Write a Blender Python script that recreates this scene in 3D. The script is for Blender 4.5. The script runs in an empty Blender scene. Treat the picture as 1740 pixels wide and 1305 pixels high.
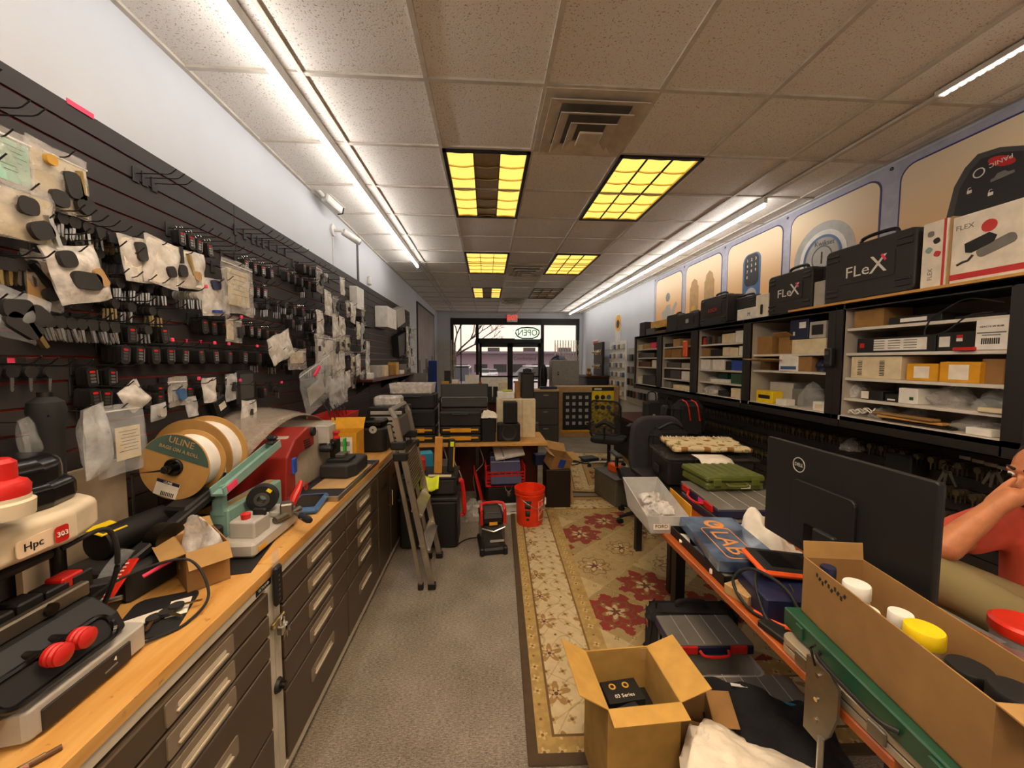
import bpy, math, random, colorsys
from mathutils import Vector, Matrix, Euler, noise
S = bpy.context.scene
COL = S.collection
RND = random.Random(7)
PI = math.pi

# ---------------------------------------------------------------- camera, world, exposure
F = 645.0                       # focal length in pixels of the 1740x1305 frame
YAW, PITCH = math.atan(42 / F), math.atan(40.5 / F)
CAM = Vector((0, 0, 1.66))
cd = bpy.data.cameras.new('camera')
cd.sensor_fit = 'HORIZONTAL'; cd.sensor_width = 36; cd.lens = 36 * F / 1740; cd.clip_start = .02; cd.clip_end = 200
cam = bpy.data.objects.new('camera', cd); COL.objects.link(cam)
cam.location = CAM; cam.rotation_euler = (PI / 2 - PITCH, 0, -YAW)
S.camera = cam
S.view_settings.view_transform = 'Standard'; S.view_settings.look = 'None'
S.view_settings.gamma = 1; S.view_settings.exposure = 0.8; S.view_settings.use_curve_mapping = False
try:
    S.cycles.max_bounces = 8; S.cycles.transparent_max_bounces = 24; S.cycles.sample_clamp_indirect = 4
    S.cycles.caustics_reflective = False; S.cycles.caustics_refractive = False
except Exception:
    pass
W = bpy.data.worlds.new('dusk_sky'); S.world = W; W.use_nodes = True
wn = W.node_tree; wb = wn.nodes['Background']
tc = wn.nodes.new('ShaderNodeTexCoord'); sx = wn.nodes.new('ShaderNodeSeparateXYZ'); rp = wn.nodes.new('ShaderNodeValToRGB')
wn.links.new(tc.outputs['Generated'], sx.inputs[0]); wn.links.new(sx.outputs[2], rp.inputs[0]); wn.links.new(rp.outputs[0], wb.inputs[0])
rp.color_ramp.elements[0].color = (.95, .68, .52, 1); rp.color_ramp.elements[0].position = 0
rp.color_ramp.elements[1].color = (.75, .70, .72, 1); rp.color_ramp.elements[1].position = .5
wb.inputs[1].default_value = 1.0

FWD = Vector((math.sin(YAW) * math.cos(PITCH), math.cos(YAW) * math.cos(PITCH), -math.sin(PITCH)))
RGT = Vector((math.cos(YAW), -math.sin(YAW), 0)); UPV = RGT.cross(FWD)
def ray(px, py): return RGT * (px - 870) + UPV * (652.5 - py) + FWD * F
def at(px, py, i, v):           # the point of the plane axis i = v seen at a pixel of the photograph
    d = ray(px, py); return CAM + d * ((v - CAM[i]) / d[i])
def PX(px, py, x): return at(px, py, 0, x)
def PY(px, py, y): return at(px, py, 1, y)
def PZ(px, py, z): return at(px, py, 2, z)
def foot(z, A, B, C):           # floor plan of a box from three of its corners: centre, size, turn
    a, b, c = PZ(*A, z), PZ(*B, z), PZ(*C, z)
    u = b - a; v = c - a; rz = math.atan2(u.y, u.x); n = Vector((-math.sin(rz), math.cos(rz), 0))
    h = v.dot(n); ce = a + u / 2 + n * h / 2
    return ce.x, ce.y, u.length, abs(h), rz

# ---------------------------------------------------------------- materials
def lin(h):
    if isinstance(h, str):
        h = h.lstrip('#'); h = [int(h[i:i + 2], 16) / 255 for i in (0, 2, 4)]
    return tuple((c / 12.92 if c <= .04045 else ((c + .055) / 1.055) ** 2.4) for c in h) + (1,)
def new_mat(name):
    m = bpy.data.materials.new(name); m.use_nodes = True
    return m, m.node_tree, m.node_tree.nodes['Principled BSDF']
def mat(name, col, rough=.5, metal=0, var=.12, scale=14, bump=0, bscale=None, emit=0, spec=.5, stretch=None, col2=None):
    m, t, b = new_mat(name)
    c = lin(col); b.inputs['Roughness'].default_value = rough; b.inputs['Metallic'].default_value = metal
    b.inputs['Specular IOR Level'].default_value = spec
    N = t.nodes.new; L = t.links.new
    co = N('ShaderNodeTexCoord'); src = co.outputs['Object']
    if stretch:
        mp = N('ShaderNodeMapping'); mp.inputs['Scale'].default_value = stretch; L(src, mp.inputs[0]); src = mp.outputs[0]
    nz = N('ShaderNodeTexNoise'); nz.inputs['Scale'].default_value = scale; nz.inputs['Detail'].default_value = 4
    L(src, nz.inputs['Vector'])
    r = N('ShaderNodeValToRGB'); c2 = lin(col2) if col2 else c
    r.color_ramp.elements[0].position = .3; r.color_ramp.elements[1].position = .7
    r.color_ramp.elements[0].color = tuple(x * (1 - var) for x in c[:3]) + (1,)
    r.color_ramp.elements[1].color = tuple(min(1, x * (1 + var)) for x in c2[:3]) + (1,)
    L(nz.outputs[0], r.inputs[0]); L(r.outputs[0], b.inputs['Base Color'])
    if bump:
        n2 = N('ShaderNodeTexNoise'); n2.inputs['Scale'].default_value = bscale or scale * 6; L(src, n2.inputs['Vector'])
        bp = N('ShaderNodeBump'); bp.inputs['Strength'].default_value = bump; bp.inputs['Distance'].default_value = .004
        L(n2.outputs[0], bp.inputs['Height']); L(bp.outputs[0], b.inputs['Normal'])
    if emit:
        b.inputs['Emission Color'].default_value = c; b.inputs['Emission Strength'].default_value = emit
    return m
def film(name, col, fac, rough=.2, bump=.5, vr=.4):      # thin clear plastic
    m, t, b = new_mat(name); N = t.nodes.new; L = t.links.new
    b.inputs['Base Color'].default_value = lin(col); b.inputs['Roughness'].default_value = rough
    tr = N('ShaderNodeBsdfTransparent'); mx = N('ShaderNodeMixShader'); out = t.nodes['Material Output']
    nz = N('ShaderNodeTexNoise'); nz.inputs['Scale'].default_value = 22; nz.inputs['Detail'].default_value = 3
    co = N('ShaderNodeTexCoord'); L(co.outputs['Object'], nz.inputs['Vector'])
    if bump:
        bp = N('ShaderNodeBump'); bp.inputs['Strength'].default_value = bump; bp.inputs['Distance'].default_value = .02
        L(nz.outputs[0], bp.inputs['Height']); L(bp.outputs[0], b.inputs['Normal'])
    mr = N('ShaderNodeMapRange'); mr.inputs[1].default_value = .3; mr.inputs[2].default_value = .7
    mr.inputs[3].default_value = fac * (1 - vr); mr.inputs[4].default_value = min(1, fac * (1 + vr))
    L(nz.outputs[0], mr.inputs[0]); L(mr.outputs[0], mx.inputs[0])
    L(tr.outputs[0], mx.inputs[1]); L(b.outputs[0], mx.inputs[2]); L(mx.outputs[0], out.inputs[0])
    return m
def glow(name, col, s):
    m, t, b = new_mat(name); N = t.nodes.new
    e = N('ShaderNodeEmission'); e.inputs[0].default_value = lin(col); e.inputs[1].default_value = s
    t.links.new(e.outputs[0], t.nodes['Material Output'].inputs[0]); return m

class E:                        # arithmetic on shader sockets
    def __init__(s, t, k): s.t = t; s.k = k
    def op(s, o, *a):
        n = s.t.nodes.new('ShaderNodeMath'); n.operation = o
        for i, x in enumerate((s,) + a):
            if isinstance(x, E): s.t.links.new(x.k, n.inputs[i])
            else: n.inputs[i].default_value = x
        return E(s.t, n.outputs[0])
    def __add__(s, o): return s.op('ADD', o)
    __radd__ = __add__
    def __sub__(s, o): return s.op('SUBTRACT', o)
    def __rsub__(s, o): return (s * -1) + o
    def __mul__(s, o): return s.op('MULTIPLY', o)
    __rmul__ = __mul__
    def __truediv__(s, o): return s.op('DIVIDE', o)
    def __lt__(s, o): return s.op('LESS_THAN', o)
    def __gt__(s, o): return s.op('GREATER_THAN', o)
    def abs(s): return s.op('ABSOLUTE')
    def sin(s): return s.op('SINE')
    def cos(s): return s.op('COSINE')
    def floor(s): return s.op('FLOOR')
    def fract(s): return s.op('FRACT')
    def min(s, o): return s.op('MINIMUM', o)
    def max(s, o): return s.op('MAXIMUM', o)
    def sqrt(s): return s.op('SQRT')
    def atan2(s, o): return s.op('ARCTAN2', o)
def xyz(t, space='Object'):
    c = t.nodes.new('ShaderNodeTexCoord'); s = t.nodes.new('ShaderNodeSeparateXYZ'); t.links.new(c.outputs[space], s.inputs[0])
    return [E(t, s.outputs[i]) for i in range(3)]
def rnd_e(t, a, b):
    c = t.nodes.new('ShaderNodeCombineXYZ'); t.links.new(a.k, c.inputs[0]); t.links.new(b.k, c.inputs[1])
    w = t.nodes.new('ShaderNodeTexWhiteNoise'); w.noise_dimensions = '2D'; t.links.new(c.outputs[0], w.inputs['Vector']); return E(t, w.outputs['Value'])
def noise_e(t, sc, det=3, space='Object'):
    c = t.nodes.new('ShaderNodeTexCoord'); n = t.nodes.new('ShaderNodeTexNoise'); n.inputs['Scale'].default_value = sc; n.inputs['Detail'].default_value = det
    t.links.new(c.outputs[space], n.inputs['Vector']); return E(t, n.outputs[0])
def cmix(t, f, a, b):           # colour a where f = 0, b where f = 1
    n = t.nodes.new('ShaderNodeMix'); n.data_type = 'RGBA'
    t.links.new(f.k, n.inputs[0])
    for i, x in ((6, a), (7, b)):
        if isinstance(x, str): n.inputs[i].default_value = lin(x)
        else: t.links.new(x, n.inputs[i])
    return n.outputs[2]

# ---------------------------------------------------------------- mesh helpers
def TM(loc=(0, 0, 0), e=(0, 0, 0)): return Matrix.Translation(loc) @ Euler(e).to_matrix().to_4x4()
class MB:
    def __init__(s): s.v = []; s.f = []
    def add(s, vs, fs, M=None):
        o = len(s.v)
        s.v += [(M @ Vector(v))[:] if M else tuple(v) for v in vs]; s.f += [tuple(i + o for i in f) for f in fs]; return s
    def box(s, c, d, b=0, e=(0, 0, 0)):
        x, y, z = d[0] / 2, d[1] / 2, d[2] / 2; M = TM(c, e); b = min(b, x * .9, y * .9, z * .9)
        if b <= 0:
            vs = [(i * x, j * y, k * z) for i in (-1, 1) for j in (-1, 1) for k in (-1, 1)]
            return s.add(vs, [(0, 1, 3, 2), (4, 6, 7, 5), (0, 4, 5, 1), (2, 3, 7, 6), (0, 2, 6, 4), (1, 5, 7, 3)], M)
        vs = []; ix = {}
        for i in (-1, 1):
            for j in (-1, 1):
                for k in (-1, 1):
                    for a, q in enumerate(((x, y - b, z - b), (x - b, y, z - b), (x - b, y - b, z))):
                        ix[i, j, k, a] = len(vs); vs.append((i * q[0], j * q[1], k * q[2]))
        fs = []
        for sg in (-1, 1):
            fs.append([ix[sg, j, k, 0] for j, k in ((-1, -1), (1, -1), (1, 1), (-1, 1))][::sg])
            fs.append([ix[i, sg, k, 1] for i, k in ((-1, -1), (-1, 1), (1, 1), (1, -1))][::sg])
            fs.append([ix[i, j, sg, 2] for i, j in ((-1, -1), (1, -1), (1, 1), (-1, 1))][::sg])
        for p in (-1, 1):
            for q in (-1, 1):
                fs.append([ix[p, q, -1, 0], ix[p, q, -1, 1], ix[p, q, 1, 1], ix[p, q, 1, 0]][::-p * q])
                fs.append([ix[p, -1, q, 0], ix[p, -1, q, 2], ix[p, 1, q, 2], ix[p, 1, q, 0]][::p * q])
                fs.append([ix[-1, p, q, 1], ix[-1, p, q, 2], ix[1, p, q, 2], ix[1, p, q, 1]][::-p * q])
                for k in (-1, 1): fs.append([ix[p, q, k, 0], ix[p, q, k, 1], ix[p, q, k, 2]][::p * q * k])
        return s.add(vs, fs, M)
    def prism(s, pts, z0, z1, M=None):
        n = len(pts); vs = [(p[0], p[1], z0) for p in pts] + [(p[0], p[1], z1) for p in pts]
        fs = [tuple(range(n))[::-1], tuple(range(n, 2 * n))] + [(i, (i + 1) % n, n + (i + 1) % n, n + i) for i in range(n)]
        return s.add(vs, fs, M)
    def lathe(s, prof, n=20, M=None, close=True):
        vs = [(r * math.cos(2 * PI * k / n), r * math.sin(2 * PI * k / n), z) for r, z in prof for k in range(n)]
        fs = [(i * n + k, i * n + (k + 1) % n, (i + 1) * n + (k + 1) % n, (i + 1) * n + k) for i in range(len(prof) - 1) for k in range(n)]
        if close:
            if prof[0][0] > 1e-5: fs.append(tuple(range(n))[::-1])
            if prof[-1][0] > 1e-5: fs.append(tuple(range((len(prof) - 1) * n, len(prof) * n)))
        return s.add(vs, fs, M)
    def cyl(s, a, b, r, r2=None, n=14):
        a, b = Vector(a), Vector(b); d = b - a
        M = Matrix.Translation(a) @ d.to_track_quat('Z', 'Y').to_matrix().to_4x4()
        return s.lathe([(r, 0), (r if r2 is None else r2, d.length)], n, M)
    def tube(s, pts, r, n=8):
        pts = [Vector(p) for p in pts]; vs = []; m = len(pts)
        for i, p in enumerate(pts):
            d = (pts[min(i + 1, m - 1)] - pts[max(i - 1, 0)]).normalized()
            up = Vector((0, 0, 1)) if abs(d.z) < .95 else Vector((1, 0, 0))
            a = d.cross(up).normalized(); b = a.cross(d); rr = r[i] if isinstance(r, (list, tuple)) else r
            vs += [p + a * rr * math.cos(2 * PI * k / n) + b * rr * math.sin(2 * PI * k / n) for k in range(n)]
        fs = [(i * n + k, (i + 1) * n + k, (i + 1) * n + (k + 1) % n, i * n + (k + 1) % n) for i in range(m - 1) for k in range(n)]
        fs += [tuple(range(n)), tuple(range((m - 1) * n, m * n))[::-1]]
        return s.add(vs, fs)
    def grid(s, fn, nu, nv, M=None, wrap=False):
        vs = [fn(i / nu, j / nv) for j in range(nv + 1) for i in range(nu + 1)]
        fs = [(j * (nu + 1) + i, j * (nu + 1) + i + 1, (j + 1) * (nu + 1) + i + 1, (j + 1) * (nu + 1) + i) for j in range(nv) for i in range(nu)]
        return s.add(vs, fs, M)
    def ball(s, c, r, n=14, sq=(1, 1, 1)):
        return s.lathe([(max(1e-6, r * math.sin(PI * i / 8)), -r * math.cos(PI * i / 8)) for i in range(9)], n, Matrix.Translation(c) @ Matrix.Diagonal((*sq, 1)), False)
    def build(s, name, m, parent=None, loc=(0, 0, 0), rz=0, smooth=35, solid=0, sub=0, bev=0, e=None):
        me = bpy.data.meshes.new(name); me.from_pydata(s.v, [], s.f); me.materials.append(m)
        if smooth:
            me.polygons.foreach_set('use_smooth', [True] * len(me.polygons)); me.set_sharp_from_angle(angle=math.radians(smooth))
        o = bpy.data.objects.new(name, me); COL.objects.link(o)
        o.location = loc; o.rotation_euler = e if e else (0, 0, rz)
        if parent: o.parent = parent
        if solid: q = o.modifiers.new('solid', 'SOLIDIFY'); q.thickness = solid; q.offset = 0
        if bev:
            q = o.modifiers.new('bev', 'BEVEL'); q.width = bev; q.segments = 3; q.limit_method = 'ANGLE'; q.angle_limit = math.radians(40); q.harden_normals = True
        if sub: q = o.modifiers.new('sub', 'SUBSURF'); q.levels = sub; q.render_levels = sub
        return o
def tag(o, label, cat, group=None):
    o['label'] = label; o['category'] = cat
    if group: o['group'] = group
    return o
def thing(name, label, cat, loc=(0, 0, 0), rz=0, group=None, e=None):
    o = bpy.data.objects.new(name, None); COL.objects.link(o); o.empty_display_size = .05
    o.location = loc; o.rotation_euler = e if e else (0, 0, rz); return tag(o, label, cat, group)
def struct(o): o['kind'] = 'structure'; return o
def dup(root, loc=None, rz=None, label=None, group=None, e=None):
    r = root.copy(); COL.objects.link(r)
    if loc is not None: r.location = loc
    if rz is not None: r.rotation_euler = (0, 0, rz)
    if e is not None: r.rotation_euler = e
    if label: r['label'] = label
    if group: r['group'] = group
    for ch in list(root.children):
        c = ch.copy(); COL.objects.link(c); c.parent = r
        for g in list(ch.children):
            d = g.copy(); COL.objects.link(d); d.parent = c
    return r
FACE = {'-x': ((0, -1, 0), (0, 0, 1), (-1, 0, 0)), '+x': ((0, 1, 0), (0, 0, 1), (1, 0, 0)), '-y': ((1, 0, 0), (0, 0, 1), (0, -1, 0)),
        '+y': ((-1, 0, 0), (0, 0, 1), (0, 1, 0)), '+z': ((1, 0, 0), (0, 1, 0), (0, 0, 1))}
def FM(face, loc, turn=0):
    a = FACE[face]; M = Matrix([[a[j][i] for j in range(3)] for i in range(3)]).to_4x4()
    return Matrix.Translation(loc) @ M @ Matrix.Rotation(turn, 4, 'Z')
FONTS = []
def text(s, parent, face, loc, size, m, turn=0, name='lettering', ex=.0006, flip=False, wide=1, M=None):
    c = bpy.data.curves.new(name, 'FONT'); FONTS.append(None); c.body = s; c.size = size; c.extrude = ex; c.align_x = 'CENTER'; c.align_y = 'CENTER'
    c.resolution_u = 2; c.materials.append(m)
    o = bpy.data.objects.new(name, c); COL.objects.link(o); o.parent = parent
    MM = (M or FM(face, loc, turn))
    o.matrix_local = MM @ Matrix.Diagonal((-wide if flip else wide, 1, 1, 1)); FONTS[-1] = o; return o
def decal(parent, face, loc, w, h, m, name='label', turn=0, t=.0008):
    o = MB().box((0, 0, 0), (w, h, t)).build(name, m, parent, smooth=0); o.matrix_local = FM(face, loc, turn); return o
def rrect(w, h, r, n=5):
    pts = []
    for cx, cy, a0 in ((w / 2 - r, h / 2 - r, 0), (-w / 2 + r, h / 2 - r, PI / 2), (-w / 2 + r, -h / 2 + r, PI), (w / 2 - r, -h / 2 + r, 1.5 * PI)):
        pts += [(cx + r * math.cos(a0 + PI / 2 * k / n), cy + r * math.sin(a0 + PI / 2 * k / n)) for k in range(n + 1)]
    return pts
def circ(r, n=20, cx=0, cy=0): return [(cx + r * math.cos(2 * PI * k / n), cy + r * math.sin(2 * PI * k / n)) for k in range(n)]
def bez(p, n=14):               # smooth path through points (Catmull-Rom)
    p = [Vector(q) for q in p]; p = [p[0] * 2 - p[1]] + p + [p[-1] * 2 - p[-2]]; out = []
    for i in range(1, len(p) - 2):
        a, b, c, d = p[i - 1:i + 3]
        for k in range(n):
            t = k / n; out.append(.5 * ((2 * b) + (c - a) * t + (2 * a - 5 * b + 4 * c - d) * t * t + (3 * b - a - 3 * c + d) * t ** 3))
    return out + [p[-2]]

M = {}
for n_, a_ in {
    'black': ('#141313', .55), 'black_gloss': ('#0e0d0e', .2), 'black_soft': ('#171616', .8), 'rubber': ('#141414', .7), 'charcoal': ('#262423', .6),
    'grey': ('#77746f', .5), 'dark_grey': ('#45423f', .5), 'light_grey': ('#aeaaa2', .45), 'white': ('#e9e6df', .5), 'paper': ('#ece4d4', .85), 'cream': ('#dccdab', .7),
    'red': ('#c3201a', .4), 'bright_red': ('#e0301c', .35), 'orange': ('#e2571d', .45), 'yellow': ('#f2cf1a', .45), 'lime': ('#e4f01c', .5), 'pink': ('#f0406a', .6),
    'blue': ('#2244a0', .45), 'navy': ('#181f40', .45), 'steel_blue': ('#3a5f8c', .45), 'teal': ('#7fa398', .5), 'teal_blue': ('#2f8fb0', .5), 'green': ('#234d37', .35), 'mint': ('#4ba87c', .5),
    'olive': ('#5b6224', .5), 'amber': ('#e0a020', .5), 'gold': ('#c99a3e', .4), 'card': ('#96703f', .85), 'card_in': ('#a9824b', .85), 'card_dark': ('#8a683c', .85), 'mustard': ('#d99c1e', .8),
    'lilac': ('#6b6ca8', .55), 'oak': ('#c48a3c', .45), 'pine': ('#c9974f', .6), 'mahogany': ('#4a1c12', .3), 'desk': ('#a5521f', .3), 'skin': ('#c98258', .5), 'khaki': ('#8f8058', .9),
    'shirt': ('#d2543c', .9), 'hair': ('#1d1612', .8), 'neon_pink': ('#ff2c86', .5), 'tan': ('#b08d5c', .6), 'mint_paper': ('#9fd0bc', .8), 'brown': ('#5a3a1e', .6), 'cabinet_grey': ('#8f897c', .5)}.items():
    M[n_] = mat(n_, a_[0], a_[1])
for n_, a_ in {'steel': ('#b9b6b0', .32), 'alu': ('#bdb5a6', .38), 'chrome': ('#d8d6d2', .12), 'brass': ('#b39a68', .35), 'gunmetal': ('#4b4742', .35), 'dull_steel': ('#8d877d', .45)}.items():
    M[n_] = mat(n_, a_[0], a_[1], metal=1)
M['clear'] = film('clear_plastic', '#dfe3e6', .22); M['bag'] = film('bag_film', '#cfcac4', .34, .22); M['cloudy'] = film('cloudy_plastic', '#d9dadb', .45, .3)
M['bagwhite'] = film('white_bag_film', '#ece8e2', .62, .3); M['smoke'] = film('smoked_plastic', '#4a4643', .5, .12, .1); M['shield'] = film('clear_shield', '#b5a898', .5, .12, .1, .1)
M['tub'] = film('tub_plastic', '#d2d2cf', .5, .3, .1, .08); M['glass'] = film('window_glass', '#e8eef2', .05, .03, 0)
M['fabric'] = mat('dark_fabric', '#201f20', .95, bump=.4, bscale=300); M['mesh'] = film('mesh_fabric', '#2a2a28', .72, .8)
M['jacket'] = mat('black_cloth', '#151517', .95, bump=.5, bscale=160)
# ---------------------------------------------------------------- room shell
XL, XR, YB, YF, ZC = -1.48, 2.905, 11.55, -3.2, 3.08
def carpet():
    m, t, b = new_mat('carpet'); b.inputs['Roughness'].default_value = .95
    n = noise_e(t, 160, 2); n2 = noise_e(t, 3, 3)
    mp = t.nodes.new('ShaderNodeMapping'); mp.inputs['Scale'].default_value = (1, 4, 1); co = t.nodes.new('ShaderNodeTexCoord'); w = t.nodes.new('ShaderNodeTexNoise'); w.inputs['Scale'].default_value = 55
    t.links.new(co.outputs['Object'], mp.inputs[0]); t.links.new(mp.outputs[0], w.inputs['Vector'])
    f = (n * .5 + E(t, w.outputs[0]) * .7 + n2 * .35 - .4)
    f = (f - .2) * 2.2
    k = cmix(t, f.max(0).min(1), '#61574b', '#ada190'); t.links.new(k, b.inputs['Base Color'])
    bp = t.nodes.new('ShaderNodeBump'); bp.inputs['Strength'].default_value = .6; bp.inputs['Distance'].default_value = .004
    t.links.new(n.k, bp.inputs['Height']); t.links.new(bp.outputs[0], b.inputs['Normal']); return m
def ceiling_mat():
    m, t, b = new_mat('ceiling_tile'); b.inputs['Roughness'].default_value = .95
    n = noise_e(t, 130, 2); n2 = noise_e(t, 1.5)
    k = cmix(t, (n < .36), '#f8f3ec', '#bdb1a0'); t.links.new(k, b.inputs['Base Color'])
    bp = t.nodes.new('ShaderNodeBump'); bp.inputs['Strength'].default_value = .4; bp.inputs['Distance'].default_value = .003
    t.links.new(n.k, bp.inputs['Height']); t.links.new(bp.outputs[0], b.inputs['Normal']); return m
def wood_mat(name, c1, c2, sc=(1, 12, 12), rough=.35, scale=4):
    m, t, b = new_mat(name); b.inputs['Roughness'].default_value = rough
    co = t.nodes.new('ShaderNodeTexCoord'); mp = t.nodes.new('ShaderNodeMapping'); mp.inputs['Scale'].default_value = sc
    n = t.nodes.new('ShaderNodeTexNoise'); n.inputs['Scale'].default_value = scale; n.inputs['Detail'].default_value = 6; n.inputs['Distortion'].default_value = .4
    t.links.new(co.outputs['Object'], mp.inputs[0]); t.links.new(mp.outputs[0], n.inputs['Vector'])
    sp = noise_e(t, 45, 2); sp2 = noise_e(t, 5, 2)
    f = ((E(t, n.outputs[0]) - .3) * 2.4).max(0).min(1)
    k = cmix(t, f, c1, c2); k = cmix(t, ((sp - .66) * 8).max(0).min(.5) * ((sp2 - .4) * 5).max(0).min(1), k, '#5a3413')
    t.links.new(k, b.inputs['Base Color']); return m
M['wall'] = mat('wall_paint', '#cdd0d6', .7, var=.03, scale=3, bump=.08, bscale=150)
M['carpet'] = carpet(); M['ceil'] = ceiling_mat()
M['bench'] = wood_mat('bench_maple', '#c48a3e', '#dcae68', (9, 1, 9), .3, 3)
M['slat'] = mat('slatwall_board', '#2f2a29', .65, var=.1, scale=5); M['slat_dark'] = mat('dark_slatwall', '#2c2623', .6)
M['slat_red'] = mat('slatwall_insert', '#a8352a', .35)
M['tbar'] = mat('ceiling_tbar', '#d2cabd', .5)
def slab(name, c, d, m): return struct(MB().box(c, d).build(name, m, smooth=0))
YM = (YB + YF) / 2; LY = YB - YF
slab('floor', ((XL + XR) / 2, YM, -.05), (XR - XL + .2, LY + .2, .1), M['carpet'])
slab('ceiling', ((XL + XR) / 2, YM, ZC + .06), (XR - XL + .2, LY + .2, .1), M['ceil'])
slab('wall_left', (XL - .05, YM, ZC / 2), (.1, LY, ZC + .2), M['wall'])
slab('wall_right', (XR + .05, YM, ZC / 2), (.1, LY, ZC + .2), M['wall'])
slab('wall_back', ((XL + XR) / 2, YF - .05, ZC / 2), (XR - XL + .2, .1, ZC + .2), M['wall'])
# ceiling grid
g = MB(); gx = [XL + .53 + .612 * k for k in range(-1, 7)]
gx = [-.915 + .612 * k for k in range(0, 7)]; gy = [2.655 - .612 * 9 + .612 * k for k in range(0, 24)]
for x in gx:
    if x < XR - .1: g.box((x, YM, ZC + .006), (.024, LY, .016))
for y in gy:
    if YF < y < YB: g.box(((XL + XR) / 2, y, ZC + .0065), (XR - XL, .024, .015))
for x in (XL + .012, XR - .012): g.box((x, YM, ZC + .004), (.024, LY, .014))
struct(g.build('trim_1', M['tbar'], smooth=0))

# ---------------------------------------------------------------- lamps
M['warm_on'] = glow('lit_tube', '#ffcf62', .9); M['warm_fill'] = glow('fill_tube', '#ffe2c0', 15.0); M['louver'] = mat('lit_louver', '#f3d88a', .5, 0); M['louver_off'] = mat('dim_louver', '#b49a68', .3, .4)  # louver tones carry painted lamp glow: yellow where lit, duller where off
M['led'] = glow('led_diffuser', '#fff8f0', 15.0)
def troffer(gx0, y0, label, lit=(1, 1, 1), ny=6, pitch=.612, hot='warm_on'):
    w = .60; ln = pitch * 2 - .02; x0 = gx0 + .006
    t = thing('ceiling_troffer', label, 'ceiling light', (x0, y0 + .01, ZC), 0, 'louvred ceiling lights')
    f = MB()
    for x in (.012, w - .012): f.box((x, ln / 2, .0), (.024, ln, .03))
    for y in (.012, ln - .012): f.box((w / 2, y, 0), (w, .024, .03))
    f.build('frame', M['black'], t, smooth=0)
    cw = (w - .048) / 3
    for k in range(3):
        on = lit[k]; xc = .024 + cw * (k + .5)
        MB().box((xc, ln / 2, .0075), (cw * .98, ln - .05, .004)).build('lamp_tube', M[hot] if on else M['louver_off'], t, smooth=0)
        lv = MB(); cl = (ln - .048) / ny
        for j in range(ny + 1):
            yc = .024 + cl * j
            lv.grid(lambda u, v, xc=xc, yc=yc: (xc + (u - .5) * cw, yc + .02 * math.sin(PI * u) * (1 if j < ny else -1), .005 - .013 * v), 8, 1)
        for xx in (xc - cw / 2, xc + cw / 2): lv.box((xx, ln / 2, -.002), (.004, ln - .05, .014))
        lv.build('louver', M['louver'] if on else M['louver_off'], t, solid=.002)
    return t
YT = gy[9]      
troffer(gx[1], YT, 'warm louvred ceiling light with its middle column dark, beside the large square vent', (1, 0, 1))
troffer(gx[3], YT, 'fully lit warm louvred ceiling light nearest the large square vent', (1, 1, 1))
troffer(gx[1], YT + .612 * 4, 'fully lit warm ceiling light level with the second square vent, over the counter side', (1, 1, 1), 5)
troffer(gx[3], YT + .612 * 4, 'fully lit warm ceiling light level with the second square vent, over the shelf side', (1, 1, 1), 5)
troffer(gx[1], YT + .612 * 8, 'small far ceiling light with two lit columns beside a dark one', (1, 0, 1), 5)
troffer(gx[3], YT + .612 * 8, 'unlit far louvred ceiling light toward the shop front', (0, 0, 0), 5)
for dy, wh in ((4, 'overhead'), (8, 'at the shop rear')):  # unseen fill lights carrying on the rows, brighter than those ahead
    troffer(gx[1], YT - .612 * dy, 'fully lit unseen warm ceiling light %s above the key machines' % wh, (1, 1, 1), hot='warm_fill')
    troffer(gx[3], YT - .612 * dy, 'unseen ceiling light %s above the computer desk with one lit column' % wh, (1, 0, 0), hot='warm_fill')
M['vent'] = mat('vent_white', '#cfc2ae', .5)
def vent(gx0, y0, label, w=.6):
    t = thing('ceiling_vent', label, 'air vent', (gx0 + w / 2 + .006, y0 + w / 2 + .006, ZC - .002))
    MB().box((0, 0, .0), (w, w, .008)).build('backing', M['vent'], t, smooth=0)
    def ring(a, b, z0, z1):
        m = MB(); vs = []
        for r, z in ((a, z0), (b, z1), (b, z1 - .008), (a, z0 - .006)):
            vs += [(-r, -r, z), (r, -r, z), (r, r, z), (-r, r, z)]
        m.add(vs, [(i * 4 + k, i * 4 + (k + 1) % 4, ((i + 1) % 4) * 4 + (k + 1) % 4, ((i + 1) % 4) * 4 + k) for i in range(4) for k in range(4)]); return m
    MB().box((0, 0, -.006), (.46, .46, .004)).build('throat', M['grey'], t, smooth=0)
    for a, b, z in ((.27, .2, -.004), (.205, .15, -.03), (.135, .085, -.042)): ring(a, b, z - .03, z).build('louver_ring', M['vent'], t, smooth=0)
    MB().box((0, 0, -.085), (.14, .14, .012), .004).build('centre_plate', M['vent'], t, smooth=0)
vent(gx[2], YT - .612, 'large square ceiling vent between the two nearest warm lights')
vent(gx[2], YT + .612 * 5, 'second square ceiling vent, between the middle pair of lights')
vent(gx[2], YT + .612 * 10, 'third and smallest square ceiling vent, near the exit sign')
def led(name, label, x, segs, y0, y1, group):
    t = thing(name, label, 'strip light', (x, 0, ZC), 0, group)
    MB().box((0, (y0 + y1) / 2, -.028), (.03, y1 - y0, .056)).build('housing', M['white'], t, smooth=0)
    for a, b in segs:
        d = MB(); d.prism([(.015 * math.cos(PI * k / 6), -.072 + .016 * math.sin(PI * k / 6)) for k in range(12)], a, b, Matrix(((1, 0, 0, 0), (0, 0, 1, 0), (0, 1, 0, 0), (0, 0, 0, 1))))
        d.build('diffuser', M['led'], t)
    return t
yl = 5.66
led('strip_light', 'long lit white strip light running over the workbench', -1.0, [(-2.2, .35), (.36, 3.14), (3.17, yl)], -2.25, yl + .02, None)
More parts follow.
